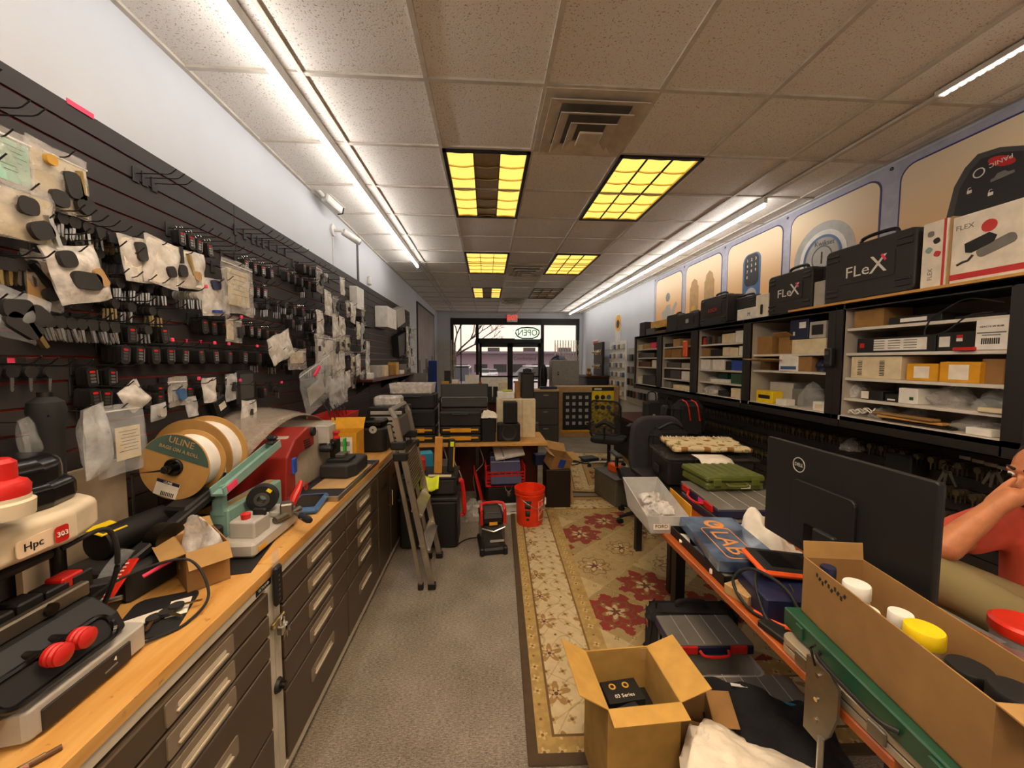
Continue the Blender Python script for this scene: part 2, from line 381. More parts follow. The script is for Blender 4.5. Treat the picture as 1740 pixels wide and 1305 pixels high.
MB().box((-1.0, (yl + 11.2) / 2 + .05, ZC - .006), (.03, 11.2 - yl, .012)).build('conduit', M['tbar'], tag(bpy.data.objects.new('cable_duct', None), 'thin pale cable duct continuing from the strip light over the workbench', 'cable duct'))
COL.objects.link(bpy.data.objects['cable_duct'])
led('strip_light', 'long lit white strip light running above the cabinets toward the shop front', 2.42, [(3.26, 6.0), (6.03, 11.1)], 3.24, 11.12, None)
MB().box((2.42, 2.6, ZC - .008), (.03, 1.28, .016)).build('conduit', M['tbar'], tag(bpy.data.objects.new('cable_duct', None), 'pale cable duct joining the strip lights above the cabinets', 'cable duct'))
COL.objects.link(bpy.data.objects['cable_duct.001'])
t = thing('strip_light', 'strip light with separate glowing dots above the remote control picture', 'strip light', (2.40, 0, ZC))
MB().box((0, .74, -.012), (.045, 2.44, .026)).build('housing', M['tbar'], t, smooth=0)
for k in range(60):
    MB().box((0, 1.93 - k * .036, -.027), (.022, .022, .008), .003).build('diode', M['led'], t, smooth=0)

# ---------------------------------------------------------------- shop front
def pxw(px, py): return PY(px, py, YB)
blk = M['black']
f = MB()
zt = pxw(870, 541).z; zb = 0
xs = [pxw(768, 560).x, pxw(811, 560).x, pxw(922, 560).x, pxw(982, 560).x]
zh = pxw(870, 579).z; zl = pxw(870, 552).z
bz = MB(); bz.box(((XL + xs[0]) / 2 - .03, YB + .06, ZC / 2), (xs[0] - XL + .06, .12, ZC + .2)); struct(bz.build('wall_front', M['wall'], smooth=0))
struct(MB().box(((XR + xs[3]) / 2, YB + .06, ZC / 2), (XR - xs[3], .12, ZC + .2)).build('wall_front', M['wall'], smooth=0))
struct(MB().box(((xs[3] + xs[0]) / 2, YB + .06, (zt + ZC + .1) / 2), (xs[3] - xs[0], .12, ZC + .1 - zt)).build('wall_front', M['wall'], smooth=0))
for x in xs: f.box((x, YB + .05, zt / 2), (.09, .12, zt))
f.box(((xs[0] + xs[3]) / 2, YB + .05, (zt + zl) / 2), (xs[3] - xs[0], .1, zt - zl))
f.box(((xs[1] + xs[2]) / 2, YB + .05, zh), (xs[2] - xs[1], .12, .14)); f.box((pxw(783, 590).x, YB + .05, zl / 2), (.03, .05, zl))
for a, b in ((0, 1), (2, 3)): f.box(((xs[a] + xs[b]) / 2, YB + .05, .05), (xs[b] - xs[a], .1, .1))
w1 = struct(f.build('window_1', blk, smooth=0))
for a, b, z0, z1 in ((0, 1, .1, zl), (1, 2, zh + .07, zl), (2, 3, .1, zl)):
    MB().box(((xs[a] + xs[b]) / 2, YB + .05, (z0 + z1) / 2), (xs[b] - xs[a], .008, z1 - z0)).build('pane', M['glass'], w1, smooth=0)
xm = (xs[1] + xs[2]) / 2
for k, (a, b) in enumerate(((xs[1] + .05, xm), (xm, xs[2] - .05))):
    d = MB(); zd = zh - .07; cx = (a + b) / 2; w = b - a - .01
    for x in (a + .04, b - .04): d.box((x, YB + .05, zd / 2), (.08, .06, zd))
    for z, h in ((.12, .24), (zd - .06, .12), (pxw(850, 640).z, .05)): d.box((cx, YB + .05, z), (w, .06, h))
    dr = struct(d.build('door_%d' % (k + 1), blk, smooth=0))
    MB().box((cx, YB + .05, zd / 2), (w - .1, .008, zd - .2)).build('pane', M['glass'], dr, smooth=0)
    MB().box((cx, YB - .03, 1.0), (w * .8, .03, .05)).build('push_bar', M['gunmetal'], dr, smooth=0)
# exit sign
p = pxw(870, 541); t = thing('exit_sign', 'white box exit sign with red letters above the glass doors', 'sign', (p.x, YB - .05, p.z))
MB().box((0, 0, 0), (.32, .08, .23), .01).build('housing', M['white'], t, smooth=0)
M['exit_red'] = glow('exit_letters', '#ff2a20', 1.0); M['exit_face'] = mat('exit_face', '#e8d8d0', .5)
text('EXIT', t, '-y', (0, -.042, 0), .21, M['exit_red'], wide=.75)
# open sign, seen from behind
p = pxw(896, 566); t = thing('open_sign', 'backlit open sign seen from behind over the right glass door', 'sign', (p.x, YB - .05, p.z))
MB().box((0, .02, 0), (.76, .02, .37)).build('panel', glow('open_sign_glow', '#eaffd8', .75), t, smooth=0)
oc = [(.36, .0), (.34, .08), (.2, .15), (0, .165), (-.2, .15), (-.34, .08), (-.36, 0), (-.3, -.1), (-.16, -.165), (.16, -.165), (.3, -.1), (.36, 0)]
dk = mat('dark_green', '#141c0c', .5)
MB().tube([(x, -.0, z) for x, z in oc], .02, 6).build('outline', dk, t)
text('OPEN', t, '-y', (0, -.004, 0), .26, dk, flip=True, wide=.9, ex=.01)
# folding gates
M['gate'] = mat('gate_steel', '#c9bea6', .5)
for a, b, n, lab in ((745, 774, 9, 'folded scissor gate beside the blue banner at the shop front'), (943, 984, 9, 'folded scissor gate above the grey locker at the shop front')):
    x0, x1 = PY(a, 600, YB - .35).x, PY(b, 600, YB - .35).x; x1 = min(x1, XR - .1); h = 2.25
    t = thing('scissor_gate', lab, 'security gate', (0, YB - .35, 0)); w = (x1 - x0) / n
    for k in range(n + 1): MB().box((x0 + k * w, 0, h / 2), (.02, .03, h)).build('upright', M['gate'], t, smooth=0)
    for s_ in (-1, 1):
        for r in range(7):
            m = MB(); z0 = .1 + r * .3
            m.tube([(x0 + k * w, .012 * s_, z0 + (.28 if (k + (s_ > 0)) % 2 else 0)) for k in range(n + 1)], .009, 4); m.build('lattice', M['gate'], t)

# ---------------------------------------------------------------- outside
struct(MB().add([(-60, 13, -.06), (60, 13, -.06), (90, 110, -2.6), (-90, 110, -2.6), (-60, 13, -.2), (60, 13, -.2), (90, 110, -2.8), (-90, 110, -2.8)], [(0, 1, 2, 3), (7, 6, 5, 4)]).build('street', mat('asphalt', '#8f8480', .9, scale=2), smooth=0))
struct(MB().box((0, YB + 2.2, -.04), (30, 4, .08)).build('pavement_exterior', mat('concrete', '#c9b9ae', .9, scale=2), smooth=0))
b = thing('shop_building', 'long mauve flat-roofed shop building across the car park', 'building', (0, 95, -2.25))
MB().box((2, 2, 2.8), (120, 4, 5.6)).build('wall', mat('mauve_wall', '#9a8894', .9), b, smooth=0)
MB().box((2, 0, 5.8), (120.6, 4.8, .5)).build('roof_edge', mat('roof_edge', '#857682', .8), b, smooth=0)
for k in range(8): MB().box((-16 + k * 4.8, -.05, 1.9), (3.2, .1, 2.0)).build('shop_window', M['charcoal'], b, smooth=0)
text('Comforland', b, '-y', (9.4, -.1, 4.3), 1.3, mat('sign_letters', '#4a4048', .6), wide=.9)
for k in range(3): MB().box((1.6 + 9 * k, 1, 6.4), (3, 1.6, 1.3)).build('roof_unit', M['dark_grey'], b, smooth=0)
def car(label, x, y, rz, c):
    t = thing('car', label, 'car', (x, y, -.062 - max(0, y - 13) * .02619), rz)
    lo = [(-2.2, .3), (-2.25, .7), (-1.9, .95), (-1.3, 1.0), (1.4, 1.0), (2.15, .85), (2.25, .4), (2.1, .28), (-2.1, .28)]
    up = [(-1.35, .98), (-.75, 1.5), (1.0, 1.55), (1.75, 1.0)]; Rm = Matrix(((1, 0, 0, 0), (0, 0, 1, 0), (0, 1, 0, 0), (0, 0, 0, 1)))
    MB().prism(lo, -.9, .9, Rm).build('body', c, t, smooth=0, bev=.08)
    MB().prism(up, -.76, .76, Rm).build('cabin', M['black_gloss'], t, smooth=0, bev=.06)
    MB().box((.1, 0, 1.56), (1.6, 1.4, .05), .02).build('roof', c, t, smooth=0)
    for sx_ in (-1.4, 1.4):
        for sy in (-.85, .85): MB().cyl((sx_, sy - .1, .33), (sx_, sy + .1, .33), .33, n=18).build('wheel', M['rubber'], t)
    for sy in (-.65, .65):
        MB().box((-2.22, sy, .68), (.06, .35, .14)).build('light', M['chrome'], t, smooth=0)
    return t
cw = mat('white_car', '#d7d2d0', .3); cg = mat('grey_car', '#7d7c80', .3)
car('dark grey hatchback parked close outside the side window', -1.45, 15.8, PI / 2, cg)
car('small white car parked far outside behind the left glass door', -.5, 62, PI / 2, cw)
car('white car further along outside the left glass door', 1.1, 74, PI / 2, cw)
car('large white car parked close outside the right glass door', 2.5, 17.2, .3, cw)
tr = thing('bare_tree', 'bare leafless tree outside the shop window', 'tree', (-2.2, 26, -.42)); tb = mat('bark', '#3a2c26', .9)
def branch(p, d, l, r, lv, m):
    q = p + d * l; m.tube([p, (p + q) / 2 + Vector((RND.uniform(-.1, .1), 0, 0)) * l, q], [r, r * .8, r * .6], 5)
    if lv:
        for k in range(3):
            nd = (d + Vector((RND.uniform(-.9, .9), RND.uniform(-.4, .4), RND.uniform(-.3, .5)))).normalized(); branch(q, nd, l * RND.uniform(.6, .8), r * .6, lv - 1, m)
m = MB(); m.cyl((0, 0, 0), (0, 0, 2.4), .16, .12, 8); m.build('trunk', tb, tr)
m = MB(); [branch(Vector((0, 0, 2.3)), Vector((a, .1, 1)).normalized(), 1.6, .08, 4, m) for a in (-.7, .1, .9, 1.6)]; m.build('branches', tb, tr)
# ---------------------------------------------------------------- left slatwall
XS = -1.45
sl = MB(); rd = MB(); z = 2.555
for k in range(21):
    z1 = z - (.065 if k == 0 else .0725)
    if z1 < .86: break
    sl.box(((XL + XS) / 2, 2.4, (z + z1) / 2), (XS - XL, 9.8, z - z1)); rd.box((XS - .016, 2.4, z1 - .0045), (.012, 9.8, .013)); z = z1 - .009
st = struct(sl.build('trim_2', M['slat'], smooth=0)); st['label'] = 'dark slatwall panel'
rd.build('red_insert', M['slat_red'], st, smooth=0)
jn = MB(); [jn.box((XS + .0006, y, 1.73), (.0015, .003, 1.64)) for y in (-.1, 2.34, 4.78)]; jn.build('panel_joint', M['black'], st, smooth=0)

# hooks, keys, fobs: one of each kind, then copies
def hook_proto():
    t = thing('slatwall_hook', 'black wire hook', 'hook', (0, 0, 0))
    MB().box((.003, 0, -.006), (.006, .028, .062), .002).build('bracket', M['black'], t, smooth=0)
    MB().tube([(.004, 0, 0), (.13, 0, 0), (.143, 0, .004), (.165, 0, .022)], .0021, 6).build('wire', M['black'], t); return t
HK = hook_proto(); NH = [0]
def hook(y, z, label, group=None, ln=1):
    if any(abs(y - q[0]) < .032 and abs(z - q[1]) < .06 for q in HREG): return None
    HREG.append((y, z)); t = HK if NH[0] == 0 else dup(HK); NH[0] += 1
    t.location = (XS, y, z); t['label'] = label
    if group: t['group'] = group
    t.scale = (ln, 1, 1); return t
RX = Matrix(((0, 0, 1, 0), (1, 0, 0, 0), (0, 1, 0, 0), (0, 0, 0, 1)))     # outline (y, z), thickness along x
def key_head(kind):
    if kind == 0: return [(-.008, .003), (.008, .003), (.017, -.008), (.017, -.024), (.010, -.034), (-.010, -.034), (-.017, -.024), (-.017, -.008)]
    if kind == 1: return [(-.012, .004), (.012, .004), (.019, -.004), (.013, -.034), (-.013, -.034), (-.019, -.004)]
    return [(.018 * math.sin(2 * PI * k / 14), -.015 + .019 * math.cos(2 * PI * k / 14)) for k in range(14)]
def key_proto(kind, hm, bm):
    t = thing('car_key', 'car key', 'key')
    MB().prism(key_head(kind), -.0045, .0045, RX).build('head', hm, t, smooth=30)
    w = .0046
    MB().prism([(-w, -.033), (w, -.033), (w, -.05), (w * .6, -.053), (w, -.057), (w * .55, -.062), (w * .9, -.068), (w * .3, -.076), (-w * .4, -.076), (-w, -.070)], -.0013, .0013, RX).build('blade', bm, t, smooth=0)
    return t
def fob_proto(ring, face):
    t = thing('key_fob', 'key fob', 'key fob')
    MB().prism([(y, z - .037) for y, z in rrect(.036, .07, .012, 3)], -.0065, .0065, RX).build('case', M['black'], t, smooth=40)
    for i, z in enumerate((-.018, -.03, -.042, -.053)):
        MB().prism([(y, z2 + z) for y, z2 in rrect(.018, .008, .003, 2)], .006, .0078, RX).build('button', M['red'] if i == 0 else face, t, smooth=0)
    MB().prism([(y + .0165, z - .037) for y, z in rrect(.004, .05, .0015, 2)], -.0068, .0068, RX).build('bezel', face, t, smooth=0)
    if ring: MB().tube([(.012 * math.sin(2 * PI * k / 12), 0, .006 + .012 * math.cos(2 * PI * k / 12)) for k in range(13)], .0013, 5).build('key_ring', M['chrome'], t)
    return t
PRO = {}
def proto(kind):
    if kind in PRO: return dup(PRO[kind])
    if kind[0] == 'k': PRO[kind] = key_proto(int(kind[1]), {'b': M['charcoal'], 'g': M['light_grey']}[kind[2]], {'s': M['steel'], 'y': M['brass']}[kind[3]])
    else: PRO[kind] = fob_proto(kind[1] == 'r', {'s': M['steel'], 'd': M['dark_grey']}[kind[2]])
    return PRO[kind]
DESC = {'kbs': 'black-headed car key with steel blade', 'kby': 'black-headed car key with brass blade', 'kgs': 'grey-headed car key with steel blade', 'fr': 'black fob on a steel ring', 'fp': 'black key fob with small buttons'}
ORD = ['first', 'second', 'third', 'fourth', 'fifth', 'sixth', 'seventh', 'eighth', 'ninth', 'tenth', 'eleventh', 'twelfth', 'thirteenth', 'fourteenth', 'fifteenth', 'sixteenth', 'seventeenth', 'eighteenth', 'nineteenth', 'twentieth', 'twenty-first', 'twenty-second', 'twenty-third', 'twenty-fourth', 'twenty-fifth', 'twenty-sixth', 'twenty-seventh']
NK = {'k': 0, 'f': 0}
HREG = []
def bunch(y, z, kind, n, where, x0=.03, dx=.0125, sl=0.0):
    d = DESC[kind[0] + kind[2:] if kind[0] == 'k' else kind[:2]]
    hook(y, z, 'black wire slatwall hook carrying keys, ' + where)
    for i in range(n):
        t = proto(kind); t.location = (XS + x0 + i * dx, y + RND.uniform(-.001, .001), z - .005 - RND.uniform(0, .003))
        t.rotation_euler = (sl + RND.uniform(-.12, .12), 0, RND.uniform(-.1, .1)); t['label'] = d + ', ' + where; t['group'] = d + ', ' + where; NK[kind[0]] += 1
def row(x0, y0, x1, y1, nh, kind, n, where, sl=0):
    for k in range(nh):
        f = k / max(1, nh - 1); p = PX(x0 + (x1 - x0) * f, y0 + (y1 - y0) * f, -1.37)
        kk = kind[k % len(kind)] if isinstance(kind, list) else kind
        bunch(p.y, p.z, kk, n, (ORD[k] + ' hook of the ' if nh > 1 else 'hook ') + where, sl=sl)
row(98, 358, 205, 402, 6, ['k0bs', 'k0bs', 'k2bs', 'k1bs', 'k1by', 'k0by'], 6, 'row under the beige bags')
row(316, 388, 362, 410, 4, 'frs', 3, 'high ringed row')
row(424, 437, 466, 453, 4, 'frs', 3, 'ringed row above the card bag')
row(494, 459, 542, 480, 5, 'frd', 3, 'ringed row past the card bag')
row(516, 446, 555, 464, 5, ['fpd', 'fpd', 'fpd', 'k2gs', 'k2gs'], 5, 'topmost crowded row')
row(4, 434, 62, 440, 4, ['k0by', 'k1by', 'k2bs', 'k0bs'], 4, 'row beside the kraft bag')
row(178, 466, 278, 486, 5, ['k0bs', 'k2bs', 'k1bs', 'k0bs', 'k1bs'], 5, 'row below the white bags')
row(200, 506, 228, 512, 2, ['k2by', 'k0bs'], 4, 'short row before the grey keys')
row(268, 520, 282, 524, 2, 'k2by', 3, 'short row under the grey keys')
row(318, 494, 318, 494, 1, 'k2gs', 9, 'beside the blue packet')
row(72, 534, 186, 546, 7, ['k0bs', 'k1bs', 'k0bs', 'k2bs', 'k1bs'], 6, 'row of slanted blades', .25)
row(200, 548, 282, 552, 4, ['k1bs', 'fpd', 'k0bs', 'fpd'], 4, 'row above the pink tags')
row(205, 583, 488, 598, 12, ['fpd', 'fps', 'fpd', 'fps', 'fps', 'fpd', 'fps', 'fpd', 'fps'], 6, 'long pink-tagged row')
row(18, 618, 112, 622, 4, ['k1bs', 'k0bs', 'k2bs', 'k2bs'], 1, 'low sparse row')
row(165, 620, 200, 622, 2, 'fps', 3, 'pair past the low sparse row')
row(164, 656, 275, 664, 6, ['fpd', 'fpd', 'fpd', 'fps', 'fpd'], 4, 'lowest fob row')
row(280, 650, 480, 656, 9, ['fpd', 'k0bs', 'fpd', 'fps', 'k2bs', 'fpd', 'k1bs', 'fpd', 'k0bs'], 3, 'low row over the spools')
row(432, 482, 456, 486, 3, 'frs', 3, 'fobs past the card bag')
row(350, 540, 382, 545, 3, 'fpd', 4, 'black fobs under the blue packet')
row(414, 546, 470, 560, 5, ['fpd', 'frs', 'fps', 'frd', 'fpd'], 4, 'fobs past the small clear bag')
row(474, 510, 530, 524, 5, ['k2bs', 'k0bs', 'fpd', 'frd', 'k0bs'], 4, 'row above the tilted envelope')
row(500, 540, 545, 550, 4, ['fpd', 'k1bs', 'fps', 'k0bs'], 4, 'row beside the printed sheet')
row(436, 512, 520, 528, 5, ['k0bs', 'k2bs', 'k1bs'], 4, 'middle row past the card bag')
row(474, 566, 540, 580, 4, ['k2bs', 'k0bs', 'fps'], 4, 'row under the tilted envelope')
row(108, 398, 206, 430, 4, ['k0bs', 'k1by', 'k2bs'], 4, 'row above the crumpled bag')
row(440, 610, 530, 622, 4, ['k1bs', 'k0bs', 'fpd'], 4, 'low row by the pink bag')
# bare hooks
for px, py in ((0, 118), (48, 172), (62, 180), (74, 186), (298, 288), (312, 296), (326, 306), (20, 220), (8, 262), (372, 392), (384, 398), (402, 412), (414, 420), (428, 426),
               (448, 384), (462, 392), (474, 400), (482, 404), (490, 408), (500, 412), (512, 418), (524, 424), (536, 430), (545, 436), (90, 365), (150, 390), (210, 395), (10, 500), (75, 425), (250, 440), (395, 470), (470, 480), (478, 486)):
    p = PX(px, py, XS + .16)
    if p.z < 2.55: hook(p.y, p.z - .02, 'empty black wire hook on the slatwall', 'empty slatwall hooks')
def tagchip(px, py, w, h, label, m='pink', off=.002):
    p = PX(px, py, XS + off); o = MB().box((0, 0, 0), (.003, w, h)).build('price_tag', M[m], None, tuple(p), smooth=0); tag(o, label, 'price tag')
tagchip(137, 185, .09, .018, 'long pink tag at the top edge of the slatwall')
tagchip(24, 613, .036, .016, 'pink tag above the lone flat key of the low row')
tagchip(170, 652, .02, .014, 'pink tag above the lowest row of fobs')
for k, (px, py) in enumerate(((283, 580), (300, 580), (312, 581), (326, 583), (338, 586), (355, 588), (392, 590), (435, 592), (346, 452), (410, 545), (335, 645), (400, 640), (466, 637))):
    p = PX(px, py, XS + .15); q = min(HREG, key=lambda h: abs(h[0] - p.y) + abs(h[1] - p.z)); o = MB().box((0, 0, 0), (.012, .012, .016), .003).build('price_tag', M['pink'], None, (XS + .164, q[0], q[1] + .02), smooth=0)
    tag(o, 'small pink tag clipped on a hook tip of the slatwall', 'price tag', 'pink hook tags')

# bags on the slatwall: a film pillow, a zip strip and what shows inside
NB = [0]
def bag(x0, y0, x1, y1, off, label, film_m='bag', card=None, blobs=(), zipm=True, yaw=0, tilt=0, puff=.012, writing=0, name='zip_bag', cat='plastic bag'):
    X = XS + off; a, b = PX(x0, (y0 + y1) / 2, X), PX(x1, (y0 + y1) / 2, X); yc = (a.y + b.y) / 2; w = b.y - a.y
    c = PX((x0 + x1) / 2, y0, X); yc2 = c.y; zt = c.z; zb = PX((x0 + x1) / 2, y1, X).z; h = zt - zb
    t = thing(name, label, cat, (X, yc, (zt + zb) / 2), e=(tilt, 0, yaw)); sd = NB[0] * 3.7; NB[0] += 1
    for s_ in (1, -1):
        def fn(u, v, s_=s_):
            y = (u - .5) * w; zz = (v - .5) * h; e_ = min(1, 6 * min(u, 1 - u)) * min(1, 5 * min(v, 1 - v))
            nz = noise.noise(Vector((y * 14 + sd, zz * 14, s_ * 3)))
            n2 = noise.noise(Vector((y * 30 + sd, zz * 9, 7 + s_)))
            return (s_ * puff * e_ * (.7 + .5 * nz) + .010 * nz + .004 * n2, y + .012 * noise.noise(Vector((zz * 9, sd, 1))), zz + .012 * noise.noise(Vector((y * 9, sd, 5))))
        if s_ == 1: mb = MB()
        mb.grid(fn, 12, 12)
    mb.build('film', M[film_m], t, smooth=180)
    if zipm: MB().box((0, 0, h / 2 - .022), (.004, w * .98, .005)).build('zip_strip', M['white'], t, smooth=0)
    if card:
        cm, cw, ch, cy, cz = card
        cd_ = MB().box((.0, cy * w, cz * h), (.0015, cw * w, ch * h)).build('card', M[cm], t, smooth=0)
        for k in range(writing):
            MB().box((.0012, cy * w + .02 * w * (k % 3), (cz + ch * (.36 - .7 * k / writing)) * h), (.0008, cw * w * (.75 - .2 * (k % 2)), h * .008)).build('print', M['dark_grey'], t, smooth=0)
    for k, (cy, cz, bw, bh, r, m_) in enumerate(blobs):
        o = MB().prism(rrect(bw, bh, min(bw, bh) * .35, 4), -.007, .007, RX).build('packed_key' if m_ not in ('brass', 'steel') else 'packed_blade', M[m_], t, smooth=40)
        o.location = (puff * .6 + .006, cy * w, cz * h); o.rotation_euler = (r, 0, 0)
    hook(yc, zt - .02, ' '.join((('wire hook with ' if ' far row ' in label else 'black wire hook holding the ') + label).split()[:16]), None, 1 if off > .1 else .9)
    return t
bag(-12, 222, 55, 318, .13, 'clear zip bag with a mint-green printed sheet hanging at the frame edge', card=('mint_paper', .9, .72, -.05, -.05), writing=6)
bag(50, 256, 150, 362, .1, 'clear zip bag on beige paper with black key heads inside', 'bag', ('cream', .92, .8, 0, -.03), ((.1, .0, .05, .08, .2, 'charcoal'), (.3, -.25, .06, .05, .9, 'charcoal'), (-.15, -.3, .05, .05, 0, 'charcoal'), (-.25, .25, .03, .03, 0, 'gold'), (.25, .05, .012, .09, .1, 'brass')), puff=.02)
bag(-14, 312, 92, 412, .12, 'crumpled beige bag of key shells below the mint sheet bag', 'bag', ('cream', .9, .8, 0, -.05), ((-.1, .1, .05, .05, 0, 'charcoal'), (.1, -.25, .06, .05, .5, 'charcoal'), (.3, -.2, .012, .09, .3, 'steel')), zipm=False, puff=.03)
bag(44, 432, 104, 526, .06, 'kraft-backed bag with a flat dark key inside beside the crumpled white bag', 'bag', ('tan', .85, .85, -.05, 0), ((.1, -.2, .05, .04, .6, 'charcoal'), (-.15, .05, .015, .1, .7, 'gunmetal')))
bag(84, 418, 176, 512, .13, 'crumpled white paper bag with a black fob at its middle', 'bagwhite', ('paper', .7, .75, .05, 0), ((.0, -.12, .09, .055, -.3, 'charcoal'), (-.2, .28, .05, .05, 0, 'charcoal'), (.3, -.1, .03, .06, .2, 'tan')), False, 0, .35, .02)
bag(-20, 496, 72, 580, .14, 'clear bag of black fobs hanging low at the frame edge', 'clear', None, ((-.2, .1, .07, .05, .4, 'charcoal'), (.0, -.2, .09, .045, -.3, 'charcoal'), (.2, .1, .06, .05, -.4, 'charcoal'), (.3, -.3, .012, .08, .8, 'brass')), False, 0, -.3, .03)
bag(208, 404, 262, 478, .12, 'white paper bag with an oval fob, hanging first after the brass keys', 'bagwhite', ('paper', .9, .9, 0, 0), ((.0, .18, .04, .07, .0, 'gunmetal'),), False, 0, .12)
bag(246, 408, 304, 486, .13, 'white paper bag with a small round fob, hanging between its neighbours', 'bagwhite', ('paper', .9, .9, 0, 0), ((.15, -.15, .04, .045, .4, 'charcoal'),), False, 0, -.05)
bag(284, 424, 346, 488, .12, 'white paper bag with a flat key and round shell, last of the white paper bags', 'bagwhite', ('paper', .9, .9, 0, 0), ((-.2, -.1, .045, .05, .1, 'charcoal'), (.2, -.15, .04, .04, .1, 'tan'), (.05, .1, .012, .09, .2, 'brass'), (-.2, .3, .012, .07, 0, 'charcoal')), False, 0, .05)
bag(378, 446, 430, 534, .13, 'tall clear zip bag with a cream printed card', 'bag', ('cream', .68, .68, .0, .0), (), writing=5)
bag(340, 474, 388, 536, .1, 'blue and white printed packet hanging beside the grey keys', 'bagwhite', ('white', .95, .6, 0, -.15), ((0, .33, .06, .045, 0, 'navy'), (0, -.38, .08, .012, 0, 'blue')), False, 0, .1, .008)
bag(384, 538, 411, 582, .1, 'small clear bag with a silver fob below the card bag', 'bag', ('cream', .4, .8, -.25, 0), ((.2, -.1, .03, .06, .2, 'charcoal'),))
bag(131, 688, 190, 806, .17, 'long folded clear bag hanging over the back of the workbench', 'cloudy', None, (), False, .3, .05, .03)
bag(166, 686, 246, 804, .14, 'large clear zip bag with a cream instruction label', 'clear', ('cream', .55, .48, .12, -.08), (), True, 0, 0, .02, 7)
bag(32, 706, 84, 780, .12, 'torn clear bag hanging behind the black pump lever', 'clear', None, (), False, .2, .2, .03)
bag(208, 648, 246, 694, .14, 'silver blister packet tilted in the lowest fob row', 'bagwhite', ('light_grey', .7, .8, 0, 0), (), False, 0, .6, .014)
bag(286, 640, 318, 690, .12, 'small clear packet with a blue-grey fob over the brown spools', 'bag', None, ((0, -.1, .04, .05, .2, 'steel_blue'),))
bag(318, 674, 334, 708, .1, 'thin clear packet touching the top of the brown spool', 'cloudy', None, ())
bag(345, 640, 366, 682, .12, 'narrow white packet above the larger brown spool', 'bagwhite', None, (), False)
bag(384, 634, 402, 680, .1, 'narrow clear packet past the larger brown spool', 'cloudy', None, ((0, 0, .02, .05, 0, 'charcoal'),))
bag(256, 686, 282, 714, .12, 'small chrome-edged packet beside the clear label bag', 'cloudy', None, ((0, 0, .03, .04, 0, 'light_grey'),), False)
bag(410, 680, 436, 736, .12, 'white tied packet hanging above the red grinder', 'bagwhite', None, ((0, .1, .01, .05, 0, 'charcoal'),), False, 0, -.1)
bag(458, 566, 496, 612, .14, 'tilted white envelope bag beyond the long fob row', 'bagwhite', ('white', .9, .9, 0, 0), (), False, 0, .35)
bag(488, 592, 520, 628, .13, 'clear bag with a grey card beside the tilted envelope', 'bag', ('cream', .7, .6, 0, .1), ())
bag(535, 570, 570, 628, .14, 'large clear zip bag with a white printed sheet', 'bag', ('white', .75, .75, 0, 0), ((-.35, .1, .012, .04, 0, 'black'),))
bag(512, 615, 566, 690, .15, 'big clear bag with a pink zip band', 'clear', ('light_grey', .5, .4, -.1, -.1), ((-.1, .36, .12, .02, .3, 'pink'),), True, 0, .3, .04)
bag(560, 640, 590, 690, .17, 'crumpled clear bag dangling beside the pink zip band bag', 'cloudy', None, (), False, 0, .1, .04)
FAR = ['cloudy bag of loose fobs', 'white paper packet', 'clear bag of key shells', 'clear packet with pale card', 'silver foil packet', 'narrow white packet']
LV = ['one', 'two', 'three', 'four', 'five', 'six']
EXC = [(4.15, 6.6, 1.35, 1.68), (4.3, 5.3, 1.6, 2.6), (5.3, 6.3, 1.7, 2.6)]
for i in range(27):
    y = 3.02 + i * .15
    for r, z in enumerate((2.4, 2.22, 2.05, 1.88, 1.72, 1.56)):
        q = RND.random()
        if r == 0 and (y > 3.6 or q < .4) or r == 1 and RND.random() < .35: continue
        if any(a < y < b and c < z < d for a, b, c, d in EXC): continue
        yy = y + RND.uniform(-.02, .02); zz = z + RND.uniform(-.02, .02); wh = '%s hook of far row %s' % (ORD[i], LV[r])
        kd = RND.choice(['k0bs', 'k2bs', 'k1bs', 'fpd', 'fps', 'frs'])
        if q < .30 and NK[kd[0]] < 285: bunch(yy, zz, kd, 3, wh)
        elif q < .97:
            k = RND.randrange(6); w = RND.uniform(.1, .15); h = RND.uniform(.15, .24)
            X = XS + .12; u0 = 828 + 645 * X / (yy - w / 2); u1 = 828 + 645 * X / (yy + w / 2); sy = 645 / yy
            v0 = 612 - (zz + .01 - 1.66) * sy; v1 = 612 - (zz + .01 - h - 1.66) * sy
            bag(u0, v0, u1, v1, .12, FAR[k] + ' on the ' + wh, ['cloudy', 'bagwhite', 'bag', 'bag', 'bagwhite', 'bagwhite'][k],
                [None, ('paper', .85, .85, 0, 0), None, ('cream', .7, .6, 0, .05), ('light_grey', .7, .7, 0, 0), ('white', .8, .85, 0, 0)][k],
                ((0, -.1, .04, .06, RND.uniform(-1, 1), 'charcoal'), (.15, .15, .03, .05, RND.uniform(-1, 1), 'charcoal')) if k in (0, 2) else ((0, .0, .03, .04, .3, 'charcoal'),) if k == 3 else (), k in (2, 3), 0, RND.uniform(-.15, .15), .014)
